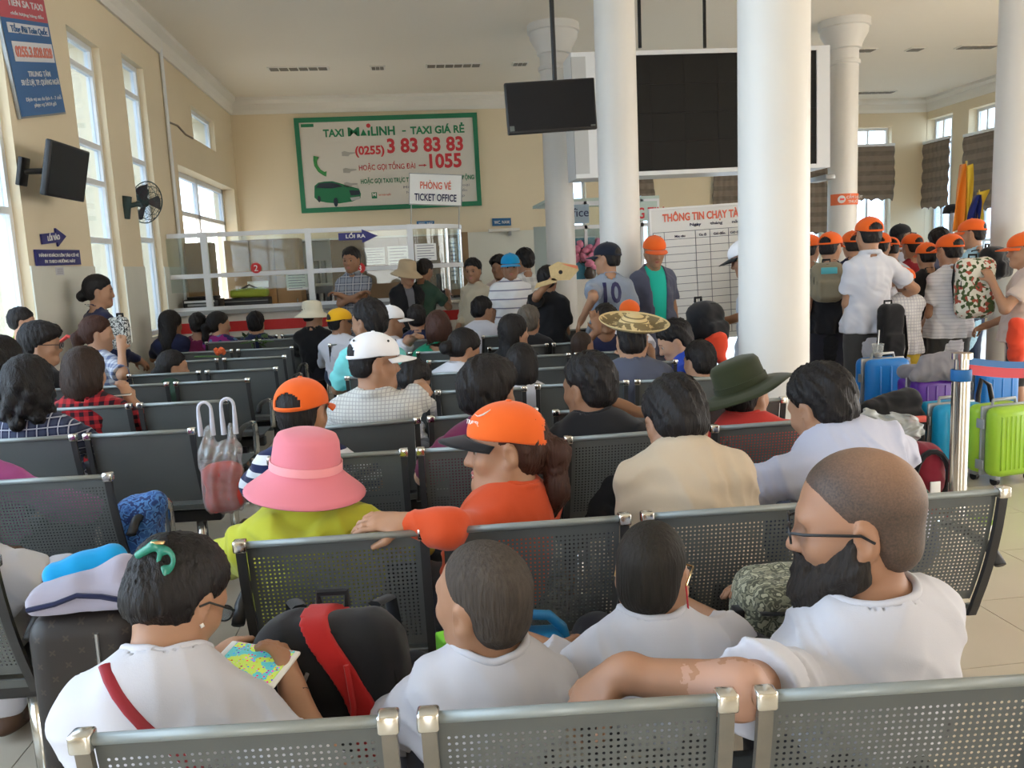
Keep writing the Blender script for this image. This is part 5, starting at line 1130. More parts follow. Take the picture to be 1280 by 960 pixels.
put(q, G.mesh(.005, bp_), 'beard', hairmat('beard_dark', (.022, .018, .016), .7))
spectacles(q, M_black)
# --- second row
Y5 = pr_('person in yellow-green hoodie and pink bucket hat', P(382, 600, 2.27), nk=.125, hd=0, hy=8, hp=4, lean=0, side=0, s=.97, hs=1.02, bw=1.1, cell=.0085, skin='c', hair=('cap', 'b'), shirt=tee(C_ye, sl=1.9, hood=True, loose=.022, folds=.007, neck=.078, name='hoodie'), pants=PT, armL='lap', armR='lap', hatf=lambda q: None)
o = lathe_hat(Y5['e'], Y5['C'], rotm(8, -2, 6), Y5['s']*1.02, BUCKET, M_pink, wav=.004, band=([(.0945, .058), (.0965, .058), (.0975, .036), (.0955, .036)], M_pinkb)); o.name = 'bucket_hat'
def wl(c):
    o = text('lettering', 'TRAVEL', .017, Mw, Matrix.Rotation(0, 4, 'Z') @ T((-.025, 0, 0)), c, .0006); o.matrix_local = T((-.052, .0815, .066)) @ Matrix.Rotation(math.radians(213), 4, 'Z') @ Matrix.Rotation(math.radians(-12), 4, 'X')
    o = MB().tube([(-.03, 0, 0), (-.012, 0, -.004), (.005, 0, .004), (.026, 0, .022)], [.0015, .004, .004, .001], 6, .4).build('swoosh', Mw, c); o.matrix_local = T((-.058, .072, .096)) @ Matrix.Rotation(math.radians(216), 4, 'Z') @ Matrix.Rotation(math.radians(-28), 4, 'X')
O6 = pr_('smiling woman in orange sweater and orange cap, seen in profile', P(632, 558, 2.24), nk=.150, hd=38, hy=50, hp=2, hr=3, twist=10, lean=-2, side=4, s=.96, hs=1.06, bw=1.08, cell=.0062, skin='a', hair=('pony', 'r'), eyes=True, shirt=tee(C_or, sl=1.93, loose=.010, folds=.004, neck=.068, name='sweater', collar=False), pants=PT,
    armL=dict(e=P(558, 661, 1.97), w=P(510, 655, 2.0), dw=(-.9, .2, .1), nw=(.2, .3, -.9), curl=.45), armR='lap', hatf=lambda q: cap(q['e'], q['C'], rotm(50, -4, 0), q['s']*.98, M_orange, M_blackc, logo=wl))
set_mx(MB().tube([(-.015, .0915, -.0685), (0, .0955, -.069), (.015, .0915, -.0685)], [.002, .0042, .002], 6, .6).build('teeth', M_teeth, O6['e']), O6['C'], O6['R'], O6['s'])
pr_('man in beige long-sleeved shirt bending his head forward', P(845, 527, 2.38), nk=.125, hd=-3, hy=3, hp=34, lean=22, s=1.0, hs=1.06, bw=.98, cell=.0085, skin='b', hair=('short', 'k'), shirt=tee(C_be, sl=1.9, collar=True, loose=.02, folds=.006), pants=PT, armL=dict(l=(-.12, .30, .58), hint=(-.25, -.7, -1)), armR=dict(l=(.12, .30, .58), hint=(.25, -.7, -1)))
pr_('man in pale lavender polo leaning forward by the luggage', P(1026, 508, 2.55), nk=.13, hd=10, hy=14, hp=22, lean=24, side=-10, s=1.02, hs=1.06, bw=1.1, cell=.0085, skin='a', hair=('short', 'k'), shirt=tee(C_lb, sl=.75, collar=True, loose=.022, folds=.006), pants=dict(m=K_dn), armL='knee', armR='knee')
# --- third row
pr_('orange-capped boy with navy and white striped sleeves behind the pink hat', P(378, 515, 3.02), hd=0, hy=-22, hp=4, lean=4, s=.88, hs=1.12, cell=.01, skin='a', hair=('cap', 'k'), shirt=tee(C_ns, sl=.75), pants=PT, hatf=ocap)
pr_('thick-haired man in maroon tee behind the orange cap', P(611, 492, 3.1), hd=-6, hy=-38, hp=4, lean=5, s=.98, hs=1.08, cell=.01, skin='c', hair=('mop', 'k'), shirt=tee(C_ma, sl=.75, loose=.02), pants=PT)
pr_('man in black tee looking left in front of the straw hat', P(736, 484, 3.12), hd=-8, hy=44, hp=8, lean=8, side=-6, s=.99, hs=1.06, bw=1.05, cell=.01, skin='b', hair=('short', 'k'), shirt=tee(C_k, sl=.75, loose=.02), pants=PT, armR=dict(w=P(778, 508, 3.3), hint=(1, .2, -.4)))
def boonie(q): o = lathe_hat(q['e'], q['C'], rotm(-48, -14, -14), q['s'], [(0, .150), (.05, .148), (.082, .138), (.092, .12), (.096, .035), (.13, .028), (.165, .020), (.185, .012)], M_olive, wav=.012, band=([(.0975, .062), (.0995, .062), (.101, .036), (.098, .036)], M_olive)); o.name = 'boonie_hat'
pr_('man in red tee and wide olive boonie hat by the column', P(932, 492, 3.2), hd=-14, hy=-40, hp=4, lean=4, side=-4, s=.98, cell=.01, skin='a', hair=('cap', 'k'), shirt=tee(C_re, sl=.75, loose=.018), pants=PT, hatf=boonie)
# --- fourth and fifth row
pr_('man in white cap and grey checked shirt with his elbow out', P(468, 452, 3.72), hd=-14, hy=-58, hp=4, lean=-2, side=2, s=1.0, hs=1.04, bw=1.05, cell=.0105, skin='a', hair=('cap', 'k'), shirt=tee(C_gc, sl=.86, collar=True, loose=.016), pants=PT, armR=dict(e=P(527, 490, 3.74), w=P(527, 482, 4.02)), hatf=mkcap(M_whitec, eyelets=True))
pr_('small child in white plaid bent over beside the white cap man', P(518, 476, 4.45), hd=-30, hy=-25, hp=30, lean=14, s=.72, hs=1.2, cell=.012, skin='a', hair=('boy', 'k'), shirt=tee(C_wpl, sl=1.8), pants=PT)
pr_('woman in white tee with a hair clip seen from behind', P(653, 457, 4.45), hd=-8, hy=-14, hp=10, lean=6, s=.93, hs=1.0, cell=.012, skin='c', hair=('bob', 'k'), shirt=tee(C_w, sl=.7, neck=.075), pants=PT)
q = pr_('man in slate tee under the wide straw hat', P(790, 424, 4.5), hd=-4, hy=-8, hp=8, lean=6, s=1.0, hs=1.04, bw=1.1, cell=.012, skin='a', hair=('short', 'k'), shirt=tee(C_sl, sl=.75, loose=.022), pants=PT, armR='chin', hatf=lambda q: None)
ST = mat('straw_patterned', (.62, .47, .24), .85, bump=(180, .5, .006)); n = N(ST); x, y, z = n.xyz(); v = n.n('ShaderNodeTexChecker'); v.inputs['Scale'].default_value = 55; n.l(n.obj(), v.inputs['Vector'])
rad = n.m('SQRT', n.m('ADD', n.m('MULTIPLY', x, x), n.m('MULTIPLY', y, y))); rim = n.m('MULTIPLY', n.m('GREATER_THAN', rad, .082), n.m('LESS_THAN', rad, .180)); dk = n.m('MULTIPLY', rim, n.m('GREATER_THAN', n.noise(28, 3), .44)); bnd = n.m('MULTIPLY', n.m('LESS_THAN', rad, .085), n.band(z, 55, .28))
n.l(n.mix(n.m('MAXIMUM', n.m('MULTIPLY', dk, .8), n.m('MULTIPLY', bnd, .8)), (.66, .50, .25), (.10, .07, .03)), n.b.inputs['Base Color'])
o = lathe_hat(q['e'], q['C'], rotm(0, -12, 5), 1.03, [(0, .138), (.03, .136), (.055, .125), (.075, .10), (.088, .075), (.12, .070), (.155, .080), (.185, .098), (.190, .104)], ST, sy=1.05); o.name = 'straw_hat'
pr_('black-haired person seated just left of the olive hat', P(874, 452, 4.4), hd=10, hy=10, hp=6, lean=4, s=.86, hs=1.05, cell=.012, skin='a', hair=('short', 'k'), shirt=tee(C_dg, sl=.7), pants=PT)
pr_('man in royal blue polo leaning over to the left', P(843, 426, 5.15), hd=62, hy=18, hp=26, lean=20, s=1.0, hs=1.06, cell=.012, skin='c', hair=('short', 'k'), shirt=tee(C_bl, sl=.62, collar=True), pants=PT, armL=dict(w=P(866, 478, 4.95), hint=(-.3, -1, -.3)), eyes=True)
pr_('young woman in white tee looking down to the right', P(580, 437, 5.2), hd=-28, hy=-36, hp=30, lean=10, side=4, s=.94, hs=1.06, cell=.012, skin='a', hair=('bun', 'k'), shirt=tee(C_w, sl=.7), pants=PT, eyes=True)
pr_('man in aqua tee looking left behind the white cap', P(461, 402, 5.25), hd=0, hy=52, hp=4, lean=4, s=1.0, hs=1.1, cell=.012, skin='b', hair=('short', 'k'), shirt=tee(C_aq, sl=.75, loose=.022), pants=PT)
pr_('long-haired woman in black looking right', P(643, 415, 5.95), hd=-20, hy=-50, hp=0, lean=4, s=.95, hs=1.05, cell=.012, skin='c', hair=('long', 'k'), shirt=tee(C_k, sl=.7), pants=PT, eyes=True)
pr_('child with short brown hair beside the raised hand', P(728, 433, 5.7), hd=-30, hy=-20, hp=0, lean=2, s=.70, hs=1.2, cell=.013, skin='b', hair=('buzz', 'b'), shirt=tee(C_wpl, sl=.7), pants=PT)
pr_('dark-haired person raising a hand with a white watch', P(757, 403, 6.1), hd=170, hy=0, hp=20, lean=4, s=.95, cell=.013, skin='b', hair=('mop', 'k'), shirt=tee(C_na, sl=.7), pants=PT, armR=dict(w=P(747, 412, 5.8), hint=(1, 0, -1), dw=(-.2, 0, 1), nw=(0, -1, 0), curl=.2))
pr_('grey-brown haired man in black next to the long-haired woman', P(661, 402, 6.55), hd=-6, hy=-10, hp=6, lean=4, s=.97, cell=.013, skin='b', hair=('short', 'g'), shirt=tee(C_k, sl=.75, loose=.022), pants=PT)
pr_('woman with shoulder-length red-brown hair and green top', P(547, 410, 6.5), hd=6, hy=8, hp=2, lean=4, s=.97, hs=1.08, cell=.013, skin='a', hair=('bob', 'r'), shirt=tee(C_gr, sl=.3, neck=.10), pants=PT)
pr_('older man in white cap with his arm laid over the bench', P(488, 402, 6.65), hd=-40, hy=-36, hp=4, lean=4, side=6, s=.98, cell=.013, skin='b', hair=('cap', 'k'), shirt=tee(C_w, sl=.75, collar=True), pants=PT, armR=dict(e=P(511, 425, 6.5), w=P(519, 421, 6.35)), hatf=mkcap(M_whitec))
pr_('man in yellow cap and white shirt at the aisle', P(425, 403, 7.6), hd=-20, hy=-45, hp=2, lean=6, s=.98, cell=.013, skin='b', hair=('cap', 'k'), shirt=tee(C_wp, sl=1.8, collar=True), pants=dict(m=K_dn), hatf=mkcap(M_yel, M_blackc))
pr_('child with black hair sitting before the woman in the beige hat', P(521, 398, 7.6), hd=0, hy=0, hp=2, lean=2, s=.85, hs=1.1, cell=.014, skin='a', hair=('boy', 'k'), shirt=tee(C_na, sl=.7), pants=PT)
pr_('boy in white shirt turned right near the counter rail', P(603, 388, 8.15), hd=-20, hy=-34, hp=14, lean=12, s=.96, hs=1.1, cell=.014, skin='a', hair=('short', 'k'), shirt=tee(C_w, sl=.7, collar=True), pants=PT)
pr_('boy in white shirt behind the pale hat looking left', P(676, 381, 7.5), hd=20, hy=38, hp=6, lean=6, s=.92, hs=1.1, cell=.014, skin='a', hair=('boy', 'k'), shirt=tee(C_w, sl=.7), pants=PT)
pr_('person in cream sun hat and black jacket', P(391, 393, 8.3), hd=-10, hy=-40, hp=2, lean=4, s=.94, cell=.014, skin='a', hair=('cap', 'k'), shirt=tee(C_k, sl=1.8), pants=PT, hatf=mkhat(BUCKET, M_cream, name='sun_hat'))
pr_('dark-haired person in navy seated before the red stripe', P(320, 405, 8.95), hd=0, hp=4, lean=4, s=.97, cell=.014, skin='a', hair=('short', 'k'), shirt=tee(C_na, sl=.7), pants=PT)
pr_('woman in purple floral top looking right', P(274, 406, 8.9), hd=-10, hy=-55, lean=4, s=.95, hs=1.1, cell=.014, skin='c', hair=('pony', 'k'), shirt=tee(C_fl, sl=.7), pants=PT)
pr_('boy with short black hair left of the purple floral woman', P(248, 406, 8.95), hd=0, hp=4, lean=4, s=.88, hs=1.1, cell=.014, skin='b', hair=('short', 'k'), shirt=tee(C_ma, sl=.7, neck=.09), pants=PT)
pr_('woman in navy with a long ponytail down her back', P(214, 405, 8.9), hd=0, hy=-36, lean=4, s=.96, hs=1.12, cell=.014, skin='a', hair=('long', 'k'), shirt=tee(C_na, sl=.7), pants=PT)
# --- left side
pr_('woman in blue and white plaid with brown ponytail', P(122, 417, 6.45), hd=-30, hy=-42, lean=2, s=.94, hs=1.08, cell=.013, skin='c', hair=('pony', 'r'), shirt=tee(C_bp, sl=.9), pants=PT, armR=dict(w=P(152, 436, 6.3), hint=(.5, -.6, -1), curl=.2))
pr_('boy in lime green tee at the bright left window', P(28, 402, 6.1), sit=False, hd=-40, hy=-30, hp=4, lean=2, s=.62, hs=1.2, cell=.013, skin='c', hair=('boy', 'k'), shirt=tee(C_li, sl=.7), pants=dict(m=K_dn), armL='down', armR='front', shoes=S_br)
q = pr_('bushy-haired man in black with glasses looking right', P(52, 430, 5.6), hd=-40, hy=-40, hp=6, lean=8, s=.97, hs=1.08, cell=.013, skin='a', hair=('mop', 'k'), shirt=tee(C_k, sl=.8), pants=PT); spectacles(q, M_black)
pr_('person with long black hair at the left photo edge', P(4, 450, 4.95), hd=-10, hy=-10, lean=4, s=.97, hs=1.08, cell=.013, skin='a', hair=('bob', 'k'), shirt=tee(C_ma, sl=.8), pants=PT)
pr_('person in pale pink shirt cut by the left photo edge', P(-14, 462, 4.65), hd=-6, lean=4, s=.95, cell=.012, skin='c', hair=('bob', 'k'), shirt=tee(C_pk, sl=.7), pants=PT)
pr_('woman with wavy black hair in navy plaid shirt', P(38, 483, 3.9), hd=-4, hy=-6, hp=4, lean=3, s=.98, hs=1.1, bw=1.05, cell=.0105, skin='b', hair=('curly', 'k'), shirt=tee(C_np, sl=1.8, loose=.02), pants=PT)
q = pr_('woman with bobbed hair in red plaid lifting a phone', P(107, 466, 4.6), hd=-2, hy=-14, hp=6, lean=3, s=.96, hs=1.1, cell=.011, skin='c', hair=('bob', 'b'), shirt=tee(C_rp, sl=1.0, neck=.085, loose=.02), pants=PT, armR=dict(w=P(163, 500, 4.75), hint=(1, -.5, -1), dw=(-.4, .2, 1), nw=(-.8, .5, 0), curl=.6)); RP = q
pr_('person with a black hair bun slouching low on the left bench', P(217, 459, 5.95), hd=-60, hy=-10, hp=4, lean=4, s=.90, hs=1.0, cell=.013, skin='a', hair=('bun', 'k'), shirt=tee(C_dg, sl=.7), pants=PT)
pr_('person in magenta long sleeves mostly outside the left edge', P(-52, 528, 3.02), hd=-10, lean=4, s=.97, cell=.01, skin='a', hair=('bob', 'k'), shirt=tee(C_pi, sl=1.9, loose=.02), pants=PT, armR=dict(w=P(70, 640, 3.15), hint=(.8, -.6, .2)))
pr_('dark-skinned person in white tee at the left photo edge', P(-110, 612, 2.28), hd=-6, lean=4, side=0, s=1.02, bw=1.1, cell=.009, skin='d', hair=('buzz', 'z'), shirt=tee(C_w, sl=.92, loose=.024, flare=.024), pants=dict(m=C_w, name='trousers'), armR=dict(e=P(42, 735, 2.28), w=P(70, 770, 2.5)))
# --- standing near the counter
pr_('standing woman in dark blue cardigan with hands together', P(124, 364, 7.15), sit=False, hd=-50, hy=-28, lean=0, s=.93, hs=1.1, cell=.014, skin='a', hair=('bun', 'k'), shirt=tee(C_na, sl=1.8, neck=.09, drop=.25), pants=dict(m=K_dk), armL='front', armR='front', shoes=S_dk, eyes=True)
pr_('standing man in grey plaid with folded arms', P(439, 325, 9.5), sit=False, hd=170, hy=-8, hp=4, lean=2, s=1.0, hs=1.12, cell=.0135, skin='b', hair=('short', 'k'), shirt=tee(C_gp, sl=.6, collar=True), pants=PT, armL='cross', armR='cross', shoes=S_dk, eyes=True)
pr_('standing woman in beige sun hat and open black jacket', P(509, 341, 9.3), sit=False, hd=200, hy=20, hp=12, lean=2, s=.94, hs=1.1, cell=.0135, skin='a', hair=('cap', 'k'), shirt=tee(C_k, sl=1.85, open=.05, under=cloth('grey_top', (.16, .16, .18)), loose=.03, name='jacket'), pants=PT, armL='down', armR='front', shoes=S_dk, eyes=True, hatf=mkhat(BUCKET, M_beigeh, name='sun_hat'))
pr_('person in dark green leaning over the counter behind the black jacket', P(531, 338, 9.55), sit=False, hd=-30, hy=-10, hp=20, lean=10, s=.95, cell=.014, skin='b', hair=('short', 'k'), shirt=tee(C_dg, sl=.7), pants=PT, armR=dict(w=P(560, 368, 9.7), hint=(.6, -.4, -1)), shoes=S_dk)
pr_('standing man in khaki shirt at the curved counter end', P(591, 338, 9.35), sit=False, hd=140, hy=18, hp=6, lean=0, s=.97, hs=1.1, cell=.0135, skin='b', hair=('short', 'k'), shirt=tee(C_kh, sl=1.8, collar=True, drop=.2), pants=dict(m=K_kh), armL='down', armR='front', shoes=S_dk, eyes=True)
pr_('standing man in blue cap and white striped polo', P(638, 333, 8.6), sit=False, hd=190, hy=-14, hp=4, lean=0, s=.97, hs=1.1, bw=1.12, cell=.0135, skin='b', hair=('cap', 'k'), shirt=tee(C_st, sl=.65, collar=True, loose=.022), pants=PT, armL='down', armR='down', shoes=S_dk, eyes=True, hatf=mkcap(M_bluec))
pr_('man with his back turned in white and grey plaid', P(655, 326, 9.3), sit=False, hd=20, hy=22, lean=0, s=1.0, hs=1.1, cell=.014, skin='b', hair=('short', 'k'), shirt=tee(C_wg, sl=.65), pants=dict(m=K_dn), armL='down', armR='down', shoes=S_dk)
pr_('dark-haired person hidden behind the man in the blue cap', P(624, 334, 9.7), sit=False, hd=150, lean=0, s=.96, hs=1.1, cell=.014, skin='b', hair=('mop', 'k'), shirt=tee(C_bg, sl=.65), pants=PT, armL='down', armR='down', shoes=S_dk)
q = pr_('person in black holding up a straw fan', P(685, 350, 7.4), sit=False, hd=-20, hy=-10, hp=0, lean=4, s=.90, cell=.0135, skin='b', hair=('mop', 'k'), shirt=tee(C_k, sl=.7, loose=.03), pants=PT, armL=dict(w=P(694, 345, 7.15), hint=(-1, -.4, -1)), armR='front', shoes=S_dk); FAN = q
q = pr_('man in grey jersey numbered 10 and black cap', P(759, 323, 7.0), sit=False, hd=2, hy=48, hp=2, lean=0, s=1.0, hs=1.08, bw=1.02, cell=.012, skin='a', hair=('cap', 'k'), shirt=tee(C_jg, sl=.65, loose=.02, drop=.2), pants=PT, armL=dict(w=P(727, 400, 6.85), hint=(-.25, -1, -.3)), armR='down', shoes=S_dk, hatf=mkcap(M_navyc))
bpy.context.view_layer.update(); iw = q['e'].matrix_world.inverted(); c = iw @ P(764, 378, 6.85); o = text('lettering', '10', .235, M_navy, T((c.x, 0, c.z)), q['e'], .002, .03, sx=.80); o.name = 'jersey_number'
bm = bmesh.new(); bm.from_mesh(o.data); bmesh.ops.triangulate(bm, faces=bm.faces[:])
for _ in range(4): bmesh.ops.subdivide_edges(bm, edges=[e_ for e_ in bm.edges if e_.calc_length() > .02], cuts=1); bmesh.ops.triangulate(bm, faces=bm.faces[:])
bm.to_mesh(o.data); bm.free()
so = [x for x in q['e'].children if x.name.startswith('shirt')][0]
for v in o.data.vertices:
    ok_, hit, _, _ = so.ray_cast(Vector((v.co.x, -1, v.co.z)), Vector((0, 1, 0))); v.co.y = (hit.y if ok_ else -.13)-.005+v.co.y*.2
pr_('man in orange cap, open denim shirt and teal tee', P(818, 314, 7.25), sit=False, hd=186, hy=-6, hp=14, lean=0, s=1.0, hs=1.08, bw=1.0, cell=.012, skin='a', hair=('cap', 'k'), shirt=tee(C_de, sl=.65, collar=True, open=.085, under=C_te, loose=.028, drop=.22), pants=dict(m=K_kh, len=.6, name='shorts'), armL='down', armR='down', shoes=S_br, eyes=True, hatf=ocap)
pr_('child in orange cap peering over the straw hat', P(787, 392, 6.55), hd=180, hp=8, lean=0, s=.76, hs=1.15, cell=.013, skin='b', hair=('cap', 'k'), shirt=tee(C_w, sl=.7), pants=PT, hatf=ocap)
pr_('man in grey polo bending beside the thick column', P(932, 322, 5.7), sit=False, hd=50, hy=10, hp=20, lean=8, s=1.0, cell=.0125, skin='b', hair=('cap', 'k'), shirt=tee(C_gy, sl=.65, collar=True), pants=dict(m=C_na), armL=dict(w=P(905, 402, 5.5), hint=(-.4, -1, .2)), armR='down', shoes=S_dk, hatf=mkcap(M_whitec, M_blackc))
# --- the orange-capped tour group
GP = 'tour group in orange caps'
q = pr_('man in white polo and orange cap seen from behind', P(1086, 293, 6.25), sit=False, hd=-4, hy=2, hp=2, lean=0, s=1.02, hs=1.06, bw=1.02, cell=.0105, skin='a', hair=('cap', 'k'), shirt=tee(C_wp, sl=.66, collar=True, loose=.018, drop=.05), pants=dict(m=K_ch, len=.58, name='shorts'), armL='front', armR=dict(w=P(1113, 378, 6.45), hint=(1, -.6, -.3)), shoes=S_br, hatf=ocap, group=GP)
pr_('man in grey and white striped shirt carrying the floral backpack', P(1187, 313, 6.45), sit=False, hd=0, hy=6, hp=6, lean=2, s=.99, hs=1.06, cell=.0105, skin='a', hair=('cap', 'k'), shirt=tee(C_ws, sl=.66, loose=.018, drop=.06), pants=dict(m=K_ch, len=.58, name='shorts'), armL='front', armR='front', shoes=S_br, hatf=ocap, group=GP); FLB = P(1217, 362, 6.15)
pr_('child in orange cap and white shirt between the two tall men', P(1131, 351, 6.35), sit=False, hd=-6, hy=-12, hp=4, lean=0, s=.72, hs=1.16, cell=.012, skin='c', hair=('cap', 'k'), shirt=tee(C_wpl, sl=.7, loose=.022), pants=dict(m=cloth('yellow_shorts', (.6, .42, .05)), len=.58, name='shorts'), armL='front', armR='front', shoes=S_br, hatf=ocap, group=GP)
pr_('small child whose orange cap shows at the white polo sleeve', P(1117, 344, 6.9), sit=False, hd=30, lean=0, s=.72, hs=1.14, cell=.014, skin='c', hair=('cap', 'k'), shirt=tee(C_w, sl=.7), pants=dict(m=K_br, len=.58, name='shorts'), armL='down', armR='down', shoes=S_br, hatf=ocap, group=GP)
pr_('orange-capped person in dark clothes next to the thick column', P(1012, 311, 7.3), sit=False, hd=-30, hy=-20, lean=0, s=.96, hs=1.08, cell=.014, skin='a', hair=('cap', 'k'), shirt=tee(cloth('pale_camo', (.38, .36, .28), 'camo', (.2, .22, .14), (.5, .48, .4), 16), sl=.65), pants=PT, armL='down', armR='front', shoes=S_dk, hatf=ocap, group=GP)
pr_('orange-capped person in black carrying a khaki backpack', P(1038, 309, 7.0), sit=False, hd=-20, hy=-34, lean=0, s=.98, hs=1.08, cell=.0135, skin='a', hair=('cap', 'k'), shirt=tee(C_k, sl=.65), pants=PT, armL='down', armR='front', shoes=S_dk, hatf=ocap, group=GP); KB = P(1031, 338, 6.72)
pr_('orange-capped person left of the white polo, behind the backpack', P(1065, 306, 7.8), sit=False, hd=-10, lean=0, s=.98, hs=1.08, cell=.014, skin='a', hair=('cap', 'k'), shirt=tee(C_na, sl=.65), pants=PT, armL='down', armR='down', shoes=S_dk, hatf=ocap, group=GP)
pr_('orange-capped person just right of the white polo shoulder', P(1101, 307, 8.0), sit=False, hd=-20, hy=-20, lean=0, s=.97, hs=1.08, cell=.014, skin='a', hair=('cap', 'k'), shirt=tee(C_gy, sl=.65), pants=PT, armL='down', armR='down', shoes=S_dk, hatf=ocap, group=GP)
pr_('orange-capped person second right of the white polo shoulder', P(1113, 312, 8.3), sit=False, hd=-10, hy=-10, hp=20, lean=0, s=.94, hs=1.08, cell=.0145, skin='a', hair=('cap', 'k'), shirt=tee(C_gy, sl=.65), pants=PT, armL='down', armR='down', shoes=S_dk, hatf=ocap, group=GP)
pr_('man in black cap and white shirt looking right in the crowd', P(1126, 295, 9.1), sit=False, hd=-40, hy=-40, hp=-4, lean=0, s=1.02, hs=1.08, cell=.014, skin='b', hair=('cap', 'k'), shirt=tee(C_w, sl=.65, collar=True), pants=PT, armL='down', armR='front', shoes=S_dk, hatf=mkcap(M_blackc))
pr_('orange-capped person in maroon tee', P(1140, 308, 8.4), sit=False, hd=0, hy=10, lean=0, s=.98, hs=1.08, cell=.014, skin='a', hair=('cap', 'k'), shirt=tee(cloth('crimson_tee', (.28, .02, .03)), sl=.65), pants=PT, armL='down', armR='front', shoes=S_dk, hatf=ocap, group=GP)
pr_('orange-capped person in black right of the maroon tee', P(1158, 320, 7.6), sit=False, hd=0, hy=-8, hp=6, lean=0, s=.95, hs=1.08, cell=.014, skin='a', hair=('cap', 'k'), shirt=tee(C_k, sl=.65), pants=dict(m=K_br, len=.6, name='shorts'), armL='down', armR='front', shoes=S_dk, hatf=ocap, group=GP)
pr_('dark-haired person in blue-grey behind the striped shirt', P(1174, 302, 8.5), sit=False, hd=0, hy=-20, lean=0, s=1.0, hs=1.08, cell=.014, skin='b', hair=('mop', 'k'), shirt=tee(C_de, sl=.65), pants=PT, armL='down', armR='front', shoes=S_dk)
pr_('orange-capped man in light blue tee with a black backpack', P(1215, 292, 7.3), sit=False, hd=24, hy=20, lean=0, s=1.0, hs=1.08, cell=.0125, skin='a', hair=('cap', 'k'), shirt=tee(C_lbt, sl=.65), pants=dict(m=K_dn), armL='fwd', armR=dict(w=P(1200, 328, 7.1), hint=(1, -.4, -1)), shoes=S_dk, hatf=ocap, group=GP); BB = P(1240, 335, 7.1)
pr_('orange-capped person in pale beige tee at the right edge', P(1280, 312, 6.0), sit=False, hd=55, hy=10, lean=0, s=.98, hs=1.08, cell=.0115, skin='a', hair=('cap', 'k'), shirt=tee(C_bg, sl=.62), pants=dict(m=K_ch, len=.55, name='shorts'), armL=dict(w=P(1240, 352, 6.0), hint=(-.5, -.6, -1)), armR='front', shoes=S_br, hatf=ocap, group=GP)
# ------------------------------------------------------------------ luggage, bags and small things
def rbox(c, h, r, R=None, k=.02): return Sdf().box(c, h, r, R, k)
def suitcase(label, p, w, d, h, m, rz=0, ribs=5, trim=None, wheels=True, handle=True, name='suitcase', monogram=False):
    """hard shell case standing upright: x = width, y = depth, z = height, origin on what it stands on"""
    e = empty(name, label, 'suitcase', p, math.radians(rz)); tr = trim or M_grey; z0 = .05 if wheels else 0
    for sg in (-1, 1):
        y0, y1 = (-d/2, -.006) if sg < 0 else (.006, d/2); MB().bevbox((-w/2, y0, z0), (w/2, y1, h), min(.05, d*.3), seg=4).build('shell_half', m, e)
        for i in range(ribs):
            x = -w/2+w*(i+1)/(ribs+1); MB().bevbox((x-w*.022, sg*d/2-.006, z0+.05), (x+w*.022, sg*d/2+.007, h-.05), .006).build('rib', m, e)
    MB().bevbox((-w/2-.002, -.008, z0), (w/2+.002, .008, h+.002), .006).build('zip_band', tr, e)
    if wheels:
        for x in (-w*.38, w*.38):
            for y in (-d*.3, d*.3): q = MB().bevbox((x-.02, y-.025, .035), (x+.02, y+.025, .07), .008).build('wheel_housing', tr, e); MB().lathe([(0, -.012), (.026, -.012), (.026, .012), (0, .012)], (0, 0, 0), 14, M=T((x, y, .027)) @ Matrix.Rotation(math.pi/2, 4, 'Y')).build('wheel', M_black, q)
    if handle:
        MB().tube([(-.09, 0, h-.005), (-.085, 0, h+.03), (.085, 0, h+.03), (.09, 0, h-.005)], .011, 8, .8).build('top_handle', tr, e)
        MB().tube([(w/2-.004, 0, h*.42), (w/2+.03, 0, h*.44), (w/2+.03, 0, h*.62), (w/2-.004, 0, h*.64)], .010, 8).build('side_handle', tr, e)
        for z in (h*.25, h*.78): MB().bevbox((-w/2-.008, -.03, z-.03), (-w/2+.004, .03, z+.03), .006).build('latch', tr, e)
    return e
L_blue = mat('case_blue', (.015, .20, .62), .3); L_cyan = mat('case_cyan', (.01, .32, .60), .3); L_lime = mat('case_lime', (.36, .62, .05), .28); L_grn = mat('case_green', (.02, .28, .10), .3); L_pur = mat('case_purple', (.10, .02, .30), .3)
def floorp(px, Y): a = P(px, 400, Y); return (a.x, Y, 0)
def topz(px, py, Y): return P(px, py, Y).z
def wd(px0, px1, Y): return P(px1, 500, Y).x-P(px0, 500, Y).x
suitcase('bright blue hard suitcase standing upright with a plastic cup on top', floorp(1104, 5.7), wd(1072, 1134, 5.7)*.86, .22, topz(1103, 447, 5.7), L_blue, 2, 3)
suitcase('cyan hard suitcase standing behind the steel post', floorp(1192, 4.8), .33, .25, topz(1190, 502, 4.8), L_cyan, 5, 4)
suitcase('lime green ribbed suitcase at the right edge of the photo', floorp(1259, 4.6), .34, .25, topz(1252, 505, 4.6), L_lime, 10, 9, mat('case_trim_grey', (.30, .33, .36), .35))
suitcase('purple hard case under the folded grey jacket', floorp(1163, 5.3), wd(1131, 1192, 5.3), .24, topz(1160, 470, 5.3), L_pur, 6, 4, M_grey)
suitcase('second bright blue suitcase behind the steel post and belt', floorp(1240, 5.75), wd(1214, 1263, 5.75), .26, topz(1240, 462, 5.75), L_blue, 4, 3)
e = empty('plastic_cup', 'clear plastic cup with a straw on top of the blue suitcase', 'cup', (floorp(1098, 5.7)[0], 5.7, topz(1103, 447, 5.7)+.004)); ck = .045
